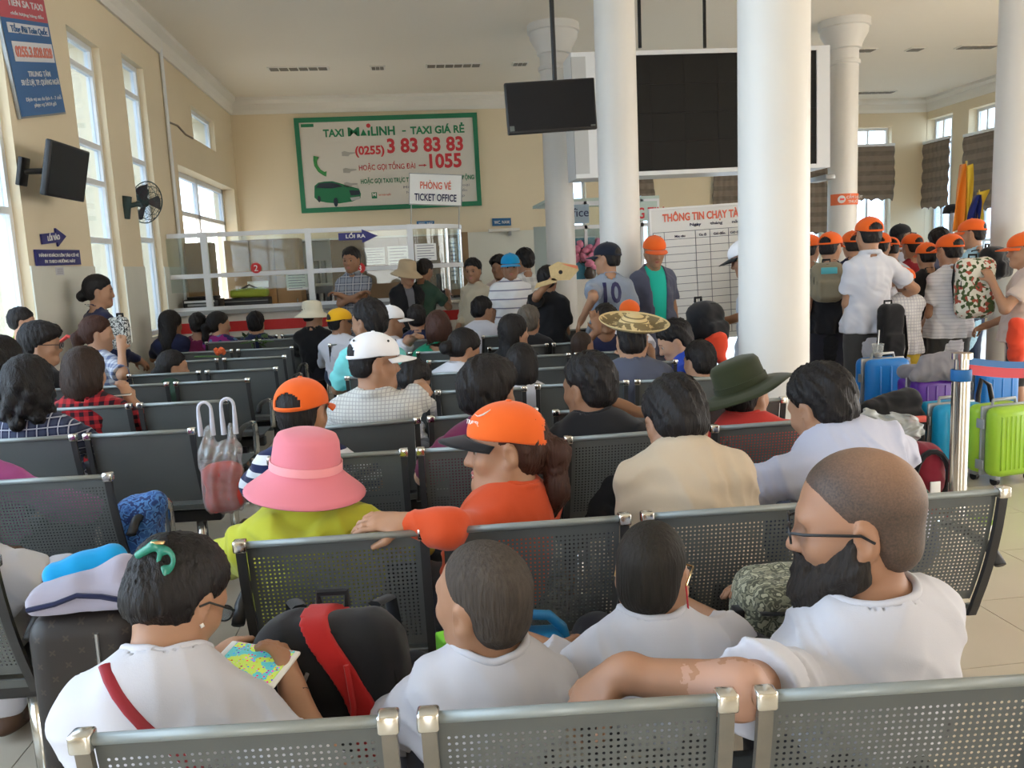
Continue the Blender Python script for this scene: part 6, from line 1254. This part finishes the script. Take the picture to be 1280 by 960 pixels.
MB().lathe([(.030, 0), (.042, .095), (.046, .10), (.044, .10), (.040, .094), (.029, .004), (0, .004)], seg=20).build('cup', glassmat('clear_plastic', (.93, .93, .92), .1, .25), e); MB().lathe([(0, .005), (.029, .005), (.033, .035), (0, .035)], seg=16).build('milk_tea', mat('milk_tea', (.55, .42, .30), .4), e); MB().tube([(-.01, 0, .01), (.004, 0, .12), (.008, 0, .20)], .0045, 8).build('straw', Mw, e)
def drape(name, label, c, a, b, thick, m, seed, cat='jacket', rz=0, h=.008, lump=.02):
    """folded cloth heap"""
    e = empty(name, label, cat, c, math.radians(rz)); G = Sdf(); rnd = random.Random(seed)
    G.box((0, 0, thick/2), (a, b, thick/2), thick*.45, k=.03)
    for i in range(6):
        x = rnd.uniform(-a*.8, a*.6); y = -b*.6+b*1.2*i/5; G.cap((x, y, thick*.8), (x+rnd.uniform(.1, a), y+rnd.uniform(-.04, .04), thick*rnd.uniform(.7, 1.1)), lump*rnd.uniform(.7, 1.3), k=.025)
    link('folded_cloth', G.mesh(h, lambda p, d: d+folds(p, .009, seed)), m, e); return e
gj = cloth('grey_fleece', (.24, .23, .26))
a = floorp(1163, 5.3); z = topz(1160, 470, 5.3)
e = empty('grey_jacket', 'folded grey jacket lying over the purple case', 'jacket', (a[0], a[1]-.02, z)); G = Sdf(); w_ = wd(1126, 1195, 5.2)/2
for i in range(5): G.cap((-w_+.02*i, -.12, .02+.03*i), (-w_*.2+.03*i, -.13, .075+.02*i), .030, .035, k=.02); G.cap((-w_*.2+.03*i, -.13, .075+.02*i), (w_*.9-.01*i, -.12, -.02+.012*i), .034, .03, k=.02)
G.box((0, 0, .03), (w_*.9, .14, .05), .045, k=.03); link('folded_cloth', G.mesh(.008, lambda p, d: d+folds(p, .006, 5)), gj, e)
def blob(name, label, cat, c, parts, m, h=.009, fold=.006, rz=0, k=.03):
    e = empty(name, label, cat, c, math.radians(rz)); G = Sdf()
    for q in parts:
        if len(q[0]) == 3 and len(q) == 3 and isinstance(q[1], tuple) and not isinstance(q[2], tuple): G.box(q[0], q[1], q[2], k=k)
        else: G.cap(q[0], q[1], q[2][0], q[2][1], k=k)
    sd = sum(map(ord, label)) % 17; link('bag_body', G.mesh(h, lambda p, d: d+folds(p, fold, sd)), m, e); return e
fab_k = cloth('bag_black', (.014, .014, .016)); fab_r = cloth('bag_red', (.45, .02, .02)); fab_m = cloth('bag_maroon', (.20, .015, .03))
p = floorp(1113, 4.9); zb_ = topz(1113, 495, 4.9)
e = blob('duffel_bag', 'black duffel bag with red trim in front of the blue suitcase', 'bag', (p[0], 4.9, 0), [((0, 0, zb_*.45), (.20, .16, zb_*.45), .1), ((-.15, -.05, zb_*.85), (.12, 0, zb_*.92), (.07, .09))], fab_k)
MB().bevbox((.02, -.19, zb_*.72), (.14, -.165, zb_*.80), .008).build('red_label', mat('label_red', (.7, .12, .10), .5), e); MB().tube([(-.16, -.1, zb_*.9), (-.05, -.06, zb_*1.0), (.06, -.04, zb_*1.02)], .012, 6, .5).build('red_strap', fab_r, e)
p = floorp(1123, 4.35); zb_ = topz(1123, 517, 4.35); pbag = glassmat('crinkled_film', (.75, .76, .78), .5, .32)
e = empty('plastic_bag', 'crumpled clear plastic bag resting on luggage behind the lavender polo', 'bag', (p[0], 4.35, 0)); G = Sdf().ell((0, 0, zb_-.10), (.15, .10, .10), k=.04).ell((-.10, 0, zb_-.07), (.08, .07, .07), k=.03).cap((-.12, 0, zb_-.05), (-.17, .01, zb_+.01), .02, .035, k=.03); link('film', G.mesh(.009, lambda p, d: d+.014*np.sin(p[:, 0]*60+3*np.sin(p[:, 2]*50))*np.sin(p[:, 2]*55+p[:, 1]*40)), pbag, e)
link('bundle_inside', Sdf().box((0, 0, zb_*.36), (.12, .09, zb_*.36), .05).mesh(.014, lambda p, d: d+folds(p, .008, 3)), cloth('bundle_grey', (.12, .13, .14)), e)
p = floorp(1153, 4.3); zb_ = topz(1153, 552, 4.3)
e = blob('round_bag', 'maroon round sports bag with black front and white tags', 'bag', (p[0], 4.3, 0), [((0, 0, zb_*.5), (.13, .12, zb_*.5), .11)], fab_m); MB().tube([(.10*math.cos(t), -.125, zb_*.5+zb_*.42*math.sin(t)) for t in np.linspace(-1.2, 4.3, 16)], .016, 6).build('piping', fab_k, e); MB().bevbox((-.02, -.145, zb_*.25), (.04, -.135, zb_*.45), .004).build('white_tag', Mw, e)
p = floorp(1130, 4.05); blob('cloth_bundle', 'dark red and green cloth bundle on the floor by the cyan suitcase', 'bundle', (p[0], 4.05, 0), [((0, 0, .07), (.16, .12, .07), .06), ((-.1, 0, .1), (.1, 0, .12), (.05, .06))], cloth('bundle_red_green', (.12, .02, .03), 'camo', (.02, .10, .08), (.2, .05, .04), 14))
# steel post with belts
a = P(1202, 450, 3.95); e = empty('barrier_post', 'stainless steel barrier post with blue and red belts', 'barrier', (a.x, 3.95, 0)); zt2 = topz(1203, 441, 3.95)
MB().lathe([(0, 0), (.17, 0), (.17, .012), (.06, .03), (.044, .04), (.044, zt2-.10), (0, zt2-.10)], seg=28).build('post_tube', M_chrome, e); MB().lathe([(.036, zt2-.10), (.036, zt2-.03), (.052, zt2-.03), (.052, zt2), (0, zt2)], seg=28).build('belt_head', M_chrome, e)
MB().lathe([(.047, zt2-.145), (.050, zt2-.14), (.050, zt2-.09), (.047, zt2-.085)], seg=24, cap=False).build('blue_band', mat('belt_blue', (.01, .12, .35), .5), e)
for nm, m_, py, px1 in (('blue_belt', mat('belt_blue'), 452, 1300), ('red_belt', mat('belt_red', (.55, .03, .05), .5), 462, 1300)):
    q0 = P(1212, py, 3.95)-e.location; q1 = P(px1, py+ (2 if nm == 'red_belt' else 6), 3.95)-e.location+Vector((.6, .25, 0)); q1.z = q0.z-.02; hw_ = .026 if nm == 'red_belt' else .02
    v = []; f = []
    for i in range(9): t = i/8; c = q0.lerp(q1, t); c.z -= .05*math.sin(math.pi*t); v += [(c.x, c.y-.002, c.z-hw_), (c.x, c.y-.002, c.z+hw_), (c.x, c.y+.002, c.z+hw_), (c.x, c.y+.002, c.z-hw_)]
    for i in range(8):
        for k in range(4): f.append((i*4+k, i*4+(k+1) % 4, i*4+4+(k+1) % 4, i*4+4+k))
    link(nm, pymesh(v, f), m_, e)
a2 = P(1300, 452, 4.2); e = empty('barrier_post', 'second barrier post just beyond the right photo edge', 'barrier', (q1.x+a.x, q1.y+3.95, 0)); MB().lathe([(0, 0), (.17, 0), (.17, .012), (.06, .03), (.044, .04), (.044, zt2-.10), (0, zt2-.10)], seg=28).build('post_tube', M_chrome, e); MB().lathe([(.036, zt2-.10), (.036, zt2-.03), (.052, zt2-.03), (.052, zt2), (0, zt2)], seg=28).build('belt_head', M_chrome, e)
a = P(1228, 485, 5.2); e = empty('black_ring', 'black curved handle of a cart beside the second blue suitcase', 'handle', (a.x, 5.2, 0)); MB().tube([(-.02, 0, .0), (-.03, 0, a.z-.05), (-.01, 0, a.z+.06), (.05, 0, a.z+.02), (.09, 0, a.z-.15), (.10, 0, .0)], .016).build('bent_bar', M_black, e); MB().bevbox((-.06, -.12, 0), (.14, .12, .03), .008).build('cart_base', M_black, e)
# --- backpacks worn and carried
def backpack(label, c, w, d, h, m, rz=0, trim=None, pocket=True, cell=.009, cat='backpack', straps=True, tilt=0):
    e = empty('backpack', label, cat, c, math.radians(rz)); G = Sdf().box((0, 0, h*.5), (w/2, d/2, h/2), min(w, d)*.46, k=.03)
    if pocket: G.box((0, -d*.48, h*.32), (w*.38, d*.22, h*.24), min(w, d)*.2, k=.02)
    sd = sum(map(ord, label)) % 13; link('bag_body', G.mesh(cell, lambda p, d_: d_+folds(p, .005, sd)), m, e)
    t = trim or fab_k
    MB().tube([(-.03, d*.3, h*.97), (-.03, d*.3, h+.022), (.03, d*.3, h+.022), (.03, d*.3, h*.97)], .009, 6).build('grab_handle', t, e)
    MB().tube([(w*.44*math.cos(a_), -d*.30, h*.55+h*.40*math.sin(a_)) for a_ in np.linspace(-.3, 3.44, 14)], .005, 6).build('zip', t, e)
    if straps:
        for x in (-1, 1): MB().tube([(x*w*.25, d*.48, h*.92), (x*w*.33, d*.75, h*.9), (x*w*.36, d*.82, h*.6), (x*w*.36, d*.5, h*.15)], .018, 6, .4).build('shoulder_strap', t, e)
    return e
FL = cloth('floral_canvas', (.66, .64, .55), 'floral', (.06, .09, .03), (.36, .08, .05), 38)
c = P(1217, 398, 6.16); z1 = P(1217, 322, 6.16).z; backpack('floral patterned backpack hanging from the striped man\'s shoulder', (c.x, 6.16, c.z), .30, .16, z1-c.z, FL, -8, fab_k)
c = P(1034, 378, 6.74); z1 = P(1034, 328, 6.74).z; e = backpack('khaki and black backpack with turquoise patch worn by the capped person in black', (c.x, 6.74, c.z), .27, .18, z1-c.z, cloth('bag_khaki', (.22, .19, .13)), -16, fab_k); MB().bevbox((-.07, -.097, (z1-c.z)*.72), (.06, -.088, (z1-c.z)*.88), .006).build('turquoise_patch', mat('turquoise', (.08, .38, .42), .5), e)
c = P(1241, 350, 7.12); z1 = P(1241, 308, 7.12).z; backpack('black backpack on the back of the man in light blue', (c.x, 7.12, c.z), .28, .2, z1-c.z, fab_k, 30)
c = P(1112, 462, 6.0); z1 = P(1112, 380, 6.0).z; e = backpack('tall black bag held beside the man in the white polo', (c.x, 6.0, c.z), .20, .12, z1-c.z, fab_k, 4, straps=False); MB().tube([(.05, 0, (z1-c.z)*.95), (.14, .03, (z1-c.z)*.8), (.16, .02, (z1-c.z)*.3), (.12, 0, (z1-c.z)*.05)], .014, 6, .4).build('loose_strap', fab_k, e)
c = P(882, 432, 5.35); z1 = P(882, 380, 5.35).z; e = backpack('dark navy bag the grey polo man bends over', (c.x, 5.35, c.z), .26, .2, z1-c.z+.02, fab_k, 30, straps=False)
G = Sdf().ell((0, 0, 0), (.07, .05, .08), k=.03).cap((.02, 0, .05), (-.07, 0, .03), .035, .02, k=.03).cap((0, 0, -.05), (.04, 0, -.12), .04, .03, k=.03); c = P(897, 432, 5.2); e = empty('orange_pouch', 'crumpled orange pouch beside the thick column', 'pouch', c); link('pouch_body', G.mesh(.008, lambda p, d: d+folds(p, .006, 2)), cloth('pouch_orange', (.72, .07, .03)), e)
c = P(1268, 425, 5.8); e = empty('orange_pouch', 'orange jacket hanging at the waist of the person in beige at right', 'jacket', c); link('pouch_body', Sdf().cap((0, 0, .12), (.02, 0, -.12), .05, .06, k=.03).cap((.05, 0, .1), (.06, .02, -.15), .05, .04, k=.03).mesh(.009, lambda p, d: d+folds(p, .008, 4)), cloth('pouch_orange'), e)
# red and black backpack on the bench between the woman and the boy
c = P(400, 890, 1.50); zt3 = .45; e = backpack('black backpack with red panels lying on the front bench', (P(415, 860, 1.66).x, 1.68, zt3), .33, .20, .30, fab_k, -6, fab_k, False, .008)
rb = Sdf().box((0, 0, .15), (.165, .10, .15), .076, k=.03)
def redcut(p, d): x, y, z = p[:, 0], p[:, 1], p[:, 2]; r = np.abs(x-(.085-2.2*(z-.08)**2))-.028; return np.maximum(d-.006, r)
link('red_panel', rb.mesh(.006, redcut), fab_r, e); MB().tube([(.06, -.118, .10), (.065, -.122, .16), (.055, -.112, .24)], .006, 6).build('zip_pull', fab_r, e); MB().tube([(-.05, -.118, .05), (-.055, -.125, .15), (-.02, -.118, .23)], .004, 6).build('grey_piping', M_grey, e)
# camouflage backpack against the second bench
CM = cloth('camo_canvas', (.42, .41, .30), 'camo', (.09, .095, .07), (.24, .24, .17), 34)
e = empty('camouflage_backpack', 'digital camouflage backpack before the bald man', 'backpack', (P(990, 800, 1.80).x, 1.80, .435), math.radians(-4)); zt4 = P(990, 712, 1.80).z-.435
link('bag_body', Sdf().box((0, 0, zt4*.5), (.14, .09, zt4*.5), .06, k=.03).box((0, -.095, zt4*.28), (.115, .04, zt4*.24), .035, k=.02).mesh(.008, lambda p, d: d+folds(p, .006, 6)), CM, e)
link('top_pocket', Sdf().box((0, -.03, zt4*.86), (.12, .085, zt4*.13), .035).mesh(.008, lambda p, d: d+folds(p, .004, 8)), CM, e); MB().tube([(-.115, -.112, zt4*.80), (0, -.122, zt4*.79), (.115, -.112, zt4*.80)], .008, 6, .5).build('zip', fab_k, e)
for x in (-.145, .145): MB().bevbox((x-.012, -.06, .02), (x+.012, -.02, zt4*.75), .006).build('side_strap', fab_k, e)
# blue toy case held by the boy
c = P(670, 830, 1.80); e = empty('toy_case', 'blue plastic case with arched handle in front of the boys', 'case', (c.x, 1.84, c.z-.035), math.radians(-6)); M_tb2 = mat('case_plastic_blue', (.015, .16, .34), .3)
MB().bevbox((-.075, -.045, 0), (.075, .045, .10), .025, seg=3).build('case_body', M_tb2, e); MB().tube([(-.075, 0, .08), (-.06, 0, .125), (-.02, 0, .14), (.04, 0, .135), (.07, 0, .105), (.078, 0, .07)], .013, 8).build('arched_handle', M_tb2, e); MB().bevbox((.02, -.05, .05), (.045, -.043, .075), .003).build('white_label', Mw, e)
c = P(560, 818, 1.74); e = empty('toy_phone', 'neon green edged gadget in the left boy\'s hand', 'gadget', c, .3); MB().bevbox((-.012, -.01, -.03), (.012, .05, .035), .004).build('case', mat('neon_green', (.25, .75, .06), .4), e); box('dark_face', (-.0125, .0, -.022), (-.0121, .045, .028), M_black, e) if False else MB().bevbox((-.009, .045, -.026), (.009, .053, .030), .002).build('dark_face', M_black, e)
# phone of the woman in front
F, w, h = frame(P(266, 798, 1.62), P(352, 812, 1.58), P(250, 842, 1.50)); e = empty('smartphone', 'white smartphone showing a colourful puzzle game', 'phone'); e.matrix_world = F
MB().bevbox((0, 0, 0), (w, .008, h), .004).build('phone_body', Mw, e)
sm2 = bpy.data.materials.new('game_screen'); sm2.use_nodes = True; n = N(sm2); v = n.n('ShaderNodeTexVoronoi'); v.inputs['Scale'].default_value = 150; v.inputs['Randomness'].default_value = .35; n.l(n.obj(), v.inputs['Vector']); hs_ = n.n('ShaderNodeHueSaturation'); hs_.inputs['Saturation'].default_value = 1.5; n.l(v.outputs['Color'], hs_.inputs['Color'])
bgm = n.mix(n.m('GREATER_THAN', n.noise(30, 2), .52), (.45, .62, .10), (.10, .45, .50)); col_ = n.mix(n.m('LESS_THAN', v.outputs['Distance'], .38), bgm, hs_.outputs[0]); n.l(col_, n.b.inputs['Emission Color']); n.l(col_, n.b.inputs['Base Color']); n.b.inputs['Emission Strength'].default_value = .35; n.b.inputs['Roughness'].default_value = .2
box('phone_screen', (w*.10, -.0012, h*.05), (w*.93, -.0002, h*.95), sm2, e)
# phone of the woman in red plaid
c = P(150, 488, 4.72); e = empty('smartphone', 'white edged phone lifted by the woman in red plaid', 'phone', c, math.radians(10)); MB().bevbox((-.055, -.02, -.03), (.055, .02, -.022), .003).build('phone_body', Mw, e); box('phone_screen', (-.05, -.018, -.0219), (.05, .018, -.0212), M_screen, e)
# paper on the knee beside the hoodie
c = P(414, 607, 2.42); e = empty('paper_slip', 'white paper slip in front of the yellow-green hoodie', 'paper', c, .1); MB().bevbox((-.035, -.002, -.02), (.035, .002, .02), .001).build('sheet', Mw, e); box('printed_line', (-.028, -.003, 0), (.02, -.0021, .004), MATS['ink_grey'], e)
# plastic shopping bag hanging on the left bench
c = P(283, 640, 3.55); z1 = P(283, 492, 3.55).z; e = empty('shopping_bag', 'white plastic carrier bag with red contents hanging on a bench arm', 'bag', (c.x, 3.55, c.z)); hb_ = z1-c.z
wbm = glassmat('white_film', (.86, .84, .86), .3, .20); G = Sdf().box((0, 0, hb_*.30), (.085, .06, hb_*.30), .05, k=.03)
for x in (-1, 1): G.cap((x*.05, 0, hb_*.52), (x*.045, 0, hb_*.72), .030, .014, k=.03)
link('film', G.mesh(.007, lambda p, d: d+.004*np.sin(p[:, 0]*160+4*np.sin(p[:, 2]*14))+.004*np.sin(p[:, 0]*70+p[:, 1]*90)), wbm, e)
for x, t in ((-.048, 0), (.045, .02)): MB().tube([(x-.024, 0, hb_*.66), (x-.026, 0, hb_*.82)]+[(x-.026*math.cos(a_), 0, hb_*(.88+t)+.030*math.sin(a_)) for a_ in np.linspace(0, math.pi, 9)]+[(x+.026, 0, hb_*.82), (x+.024, 0, hb_*.66)], [.012, .009]+[.007]*9+[.009, .012], 8).build('bag_handle', mat('white_film_solid', (.62, .62, .70), .5), e)
link('red_contents', Sdf().box((0, 0, hb_*.22), (.078, .053, hb_*.21), .045).mesh(.008, lambda p, d: d+folds(p, .006, 7)), mat('red_contents', (.70, .06, .045), .5), e)
# left aisle: monogram suitcase with jacket and neck pillow
mono = mat('monogram_canvas', (.03, .022, .018), .5); n = N(mono); x, y, z = n.xyz(); fx = n.m('SUBTRACT', n.m('FRACT', n.m('MULTIPLY', n.m('ADD', x, z), 17)), .5); fz = n.m('SUBTRACT', n.m('FRACT', n.m('MULTIPLY', n.m('SUBTRACT', x, z), 17)), .5); rd = n.m('SQRT', n.m('ADD', n.m('MULTIPLY', fx, fx), n.m('MULTIPLY', fz, fz))); an = n.m('ARCTAN2', fx, fz); pet = n.m('MULTIPLY_ADD', n.m('COSINE', n.m('MULTIPLY', an, 4)), .07, .13); n.l(n.mix(n.m('LESS_THAN', rd, pet), (.016, .012, .011), (.04, .028, .022)), n.b.inputs['Base Color'])
px0 = P(22, 790, 1.78).x; px1 = P(168, 790, 1.78).x; zt5 = P(95, 772, 1.78).z; e = empty('monogram_suitcase', 'dark suitcase patterned with small flowers in the left aisle', 'suitcase', ((px0+px1)/2, 1.90, 0), math.radians(3)); w = px1-px0
MB().bevbox((-w/2, -.12, .05), (w/2, .12, zt5), .05, seg=4).build('case_body', mono, e); MB().tube([(w*.14, -.124, .1), (w*.14, -.126, zt5*.5), (w*.14, -.122, zt5-.04)], .004, 6).build('zip', M_grey, e)
for x in (-w*.4, w*.4): MB().lathe([(0, -.014), (.03, -.014), (.03, .014), (0, .014)], (0, 0, 0), 14, M=T((x, 0, .031)) @ Matrix.Rotation(math.pi/2, 4, 'Y')).build('wheel', M_black, e)
for x in (-w*.25, w*.25): MB().tube([(x, .09, zt5-.02), (x, .09, zt5+.02)], .008, 6).build('handle_rod', M_chrome, e)
e = empty('grey_jacket', 'grey jacket with navy edging lying on the dark suitcase', 'jacket', ((px0+px1)/2+.01, 1.90, zt5+.003)); G = Sdf()
G.cap((-w*.5, -.02, .01), (-w*.12, -.05, .02), .02, .03, k=.04).cap((-w*.12, -.05, .02), (w*.25, -.02, .045), .03, .04, k=.04).cap((w*.25, -.02, .045), (w*.5, .0, .015), .035, .02, k=.04).box((0, 0, .02), (w*.5, .11, .025), .022, k=.04)
link('folded_cloth', G.mesh(.007, lambda p, d: np.maximum(d+folds(p, .006, 9), .001-p[:, 2])), cloth('lilac_grey_cloth', (.34, .32, .40)), e); MB().tube([(-w*.45, -.115, .02), (-w*.2, -.118, .03), (0, -.122, .046), (w*.2, -.118, .038), (w*.42, -.112, .02)], .006, 6).build('navy_edging', C_na, e)
a = P(74, 722, 1.90); b_ = P(140, 701, 1.93); e = empty('neck_pillow', 'bright blue plush neck pillow on the grey jacket', 'pillow', (a+b_)/2+Vector((0, 0, .004))); d_ = (b_-a)/2
link('pillow_body', Sdf().cap(-d_, d_*0+Vector((0, -.0, -.006)), .034, .036, k=.03).cap(Vector((0, 0, -.006)), d_, .036, .036, k=.03).mesh(.006, lambda p, d: d+.0015*np.sin(p[:, 0]*90)*np.sin(p[:, 2]*70)), cloth('blue_plush', (.01, .30, .66)), e)
MB().tube([(-.055, -.037, -.012), (-.045, -.040, -.004), (-.035, -.0395, -.012), (-.025, -.040, -.003), (-.012, -.0395, -.004), (-.004, -.0385, .002)], .002, 6).build('white_embroidery', Mw, e)
c = P(110, 705, 2.35); blob('dark_bag', 'black bag on the floor behind the blue neck pillow', 'bag', (c.x, 2.42, 0), [((0, 0, c.z*.48), (.16, .12, c.z*.48), .09)], cloth('bag_charcoal', (.02, .02, .026)), .012)
c = P(182, 655, 2.95); blob('blue_bag', 'blue patterned bag on the seat at the left aisle', 'bag', (P(172, 640, 3.0).x, 3.02, .44), [((0, 0, .12), (.07, .08, .12), .05), ((-.03, 0, .2), (.05, 0, .22), (.05, .05))], cloth('blue_batik', (.05, .14, .42), 'camo', (.10, .26, .62), (.03, .06, .2), 26), .010)
c = P(196, 668, 2.75); blob('purple_bag', 'dark purple spotted bag standing at the left aisle armrest', 'bag', (c.x, 2.72, 0), [((0, 0, .31), (.065, .07, .31), .05)], cloth('spotted_purple', (.035, .02, .04)), .010)
c = P(188, 820, 1.78); 
# red strap bag of the bushy-haired man, tote of the standing woman
c = P(90, 438, 6.6); e = empty('folding_stroller', 'red webbing loop and black bar of a stroller beside the left wall', 'stroller', (c.x, 6.6, 0)); z_ = P(86, 420, 6.6).z
MB().tube([(-.10, 0, z_-.06), (-.02, 0, z_), (.02, 0, z_-.02), (.03, 0, z_-.14), (.02, 0, .35)], .028, 8, .5).build('red_webbing', mat('coral_red', (.75, .10, .09), .6), e); MB().tube([(.05, 0, z_+.01), (.06, 0, z_-.2), (.05, 0, .02)], .016).build('frame_bar', M_black, e); MB().tube([(-.14, .1, .02), (.12, .1, .02), (.12, -.1, .02), (-.14, -.1, .02)], .016).build('frame_base', M_black, e)
c = P(152, 402, 7.0); e = backpack('white tote with black print hanging from the navy woman\'s arm', (c.x-.02, 6.98, c.z-.22), .20, .08, .26, cloth('tote_print', (.62, .62, .58), 'camo', (.05, .05, .05), (.62, .62, .58), 20), -30, fab_k, False, .010, 'bag', False)
# straw fan, hats on benches, leaves
def fanm(): return MATS['straw']
e = empty('straw_fan', 'woven straw fan with orange dye held up before the farthest column', 'fan', P(705, 340, 7.1)); vv = [(-.11, -.07), (-.13, .05), (-.05, .09), (.12, .05), (.13, .01), (.05, -.07)]
MB().poly(vv, .012).build('fan_blade', MATS['straw'], e); MB().poly([(-.02, .072), (.12, .047), (.12, .02), (.02, .055)], .004, T((0, -.005, 0))).build('orange_dye', mat('orange_dye', (.75, .22, .12), .7), e); MB().poly([(-.26, -.13), (-.06, -.08), (-.08, -.045), (-.24, -.085)], .01).build('woven_band', MATS['straw'], e); MB().lathe([(0, -.012), (.018, -.012), (.018, 0), (0, 0)], seg=12, M=T((-.03, -.002, .0)) @ Matrix.Rotation(math.pi/2, 4, 'X')).build('rivet', M_black, e)
a = P(690, 409, 7.75); e = empty('straw_hat', 'pale straw hat with dark band lying on a bench back', 'hat', a)
lathe_hat(e, V(0, 0, 0), np.eye(3, dtype=np.float32), 1.0, [(0, .10), (.05, .098), (.075, .085), (.086, .05), (.09, .005), (.13, .0), (.16, -.006)], M_cream, 'hat_body', band=([(.0905, .028), (.0925, .028), (.0945, .006), (.0925, .006)], M_blackc))
c = P(322, 437, 8.0); e = empty('leafy_sprigs', 'green leafy sprigs lying on the back of a far left bench', 'plant', (c.x, 8.0, ZT)); rnd = random.Random(5)
lm = pymesh([(0, 0, 0), (.02, .03, .005), (0, .08, .0), (-.02, .03, .005)], [(0, 1, 2, 3)]); lm.materials.append(mat('dark_leaf', (.035, .075, .02), .5))
for k in range(22): o = link('leaf', lm, None, e); o.location = (rnd.uniform(-.14, .14), rnd.uniform(-.04, .04), rnd.uniform(.0, .07)); o.rotation_euler = (rnd.uniform(-1, 1), rnd.uniform(-1, 1), rnd.uniform(0, 6)); o.scale = [rnd.uniform(.7, 1.2)]*3
MB().tube([(-.15, 0, .01), (0, 0, .03), (.15, .01, .015)], .006, 6).build('stem', mat('leaf_green'), e)
c = P(276, 453, 6.9); e = empty('orange_flower', 'small orange flower head on the back of a left bench', 'flower', (c.x, 6.9, ZT+.02)); fm2 = mat('orange_petals', (.70, .13, .04), .7)
for k in range(9): a_ = k*.7; MB().lathe([(0, 0), (.018, .012), (.02, .03), (0, .045)], (.028*math.cos(a_), .02*math.sin(a_), -.01+.012*(k % 3)), 8).build('petal', fm2, e)
MB().tube([(0, 0, -.02), (-.10, .01, -.012), (-.2, .0, -.01)], .007, 6).build('green_stem', mat('leaf_green'), e)
# --- flags of the tour guide
b0 = P(1199, 300, 8.0); e = empty('tour_flag', 'tall orange flag with yellow edge raised above the tour group', 'flag', (b0.x, 8.0, 0)); zt6 = P(1208, 205, 8.0).z
MB().tube([(.03, 0, .02), (.05, 0, zt6+.03)], .010).build('pole', mat('pole_yellow', (.55, .42, .10), .5), e)
def flagmesh(w, h, z0, sg, seed):
    v = []; f = []; nu, nv = 10, 16
    for j in range(nv+1):
        for i in range(nu+1):
            u, t = i/nu, j/nv; wv = w*(.25+.75*math.sin(math.pi*min(1, t*1.25)/2)); v.append((.05+sg*u*wv, .03*math.sin(u*9+t*3+seed)+.02*math.sin(u*17+seed), z0-h*t-.05*u*t))
    for j in range(nv):
        for i in range(nu): k = j*(nu+1)+i; f.append((k, k+1, k+nu+2, k+nu+1))
    me = pymesh(v, f, True); bm = bmesh.new(); bm.from_mesh(me); bmesh.ops.solidify(bm, geom=bm.faces[:], thickness=.003); bm.to_mesh(me); bm.free(); return me
link('flag_cloth', flagmesh(.13, .62, zt6, -1, 1), cloth('flag_orange', (.85, .26, .03)), e); link('yellow_edge', flagmesh(.035, .60, zt6-.02, 1, 2), cloth('flag_yellow', (.85, .55, .05)), e)
b0 = P(1216, 300, 7.9); e = empty('tour_flag', 'navy flag with yellow border just right of the orange flag', 'flag', (b0.x, 7.9, 0)); zt7 = P(1221, 240, 7.9).z; MB().tube([(.03, 0, .02), (.05, 0, zt7+.02)], .008).build('pole', mat('pole_yellow'), e); link('flag_cloth', flagmesh(.10, .36, zt7-.03, -1, 4), cloth('flag_navy', (.02, .03, .16)), e); link('yellow_edge', flagmesh(.03, .34, zt7, 1, 5), cloth('flag_yellow'), e)
b0 = P(1190, 285, 8.3); e = empty('raised_cap', 'dark cap raised on a grey stick before the right window', 'cap', (b0.x, 8.3, 0)); zt8 = P(1190, 264, 8.3).z; MB().tube([(0, 0, .02), (0, 0, zt8)], .022).build('stick', M_grey, e); lathe_hat(e, V(0, 0, zt8-.02), np.eye(3, dtype=np.float32), .95, [(0, .10), (.05, .095), (.085, .07), (.095, .02), (.10, .0)], M_blackc, 'cap_crown'); MB().bevbox((-.08, -.17, zt8-.02), (.08, -.08, zt8-.005), .006).build('cap_peak', M_blackc, e)
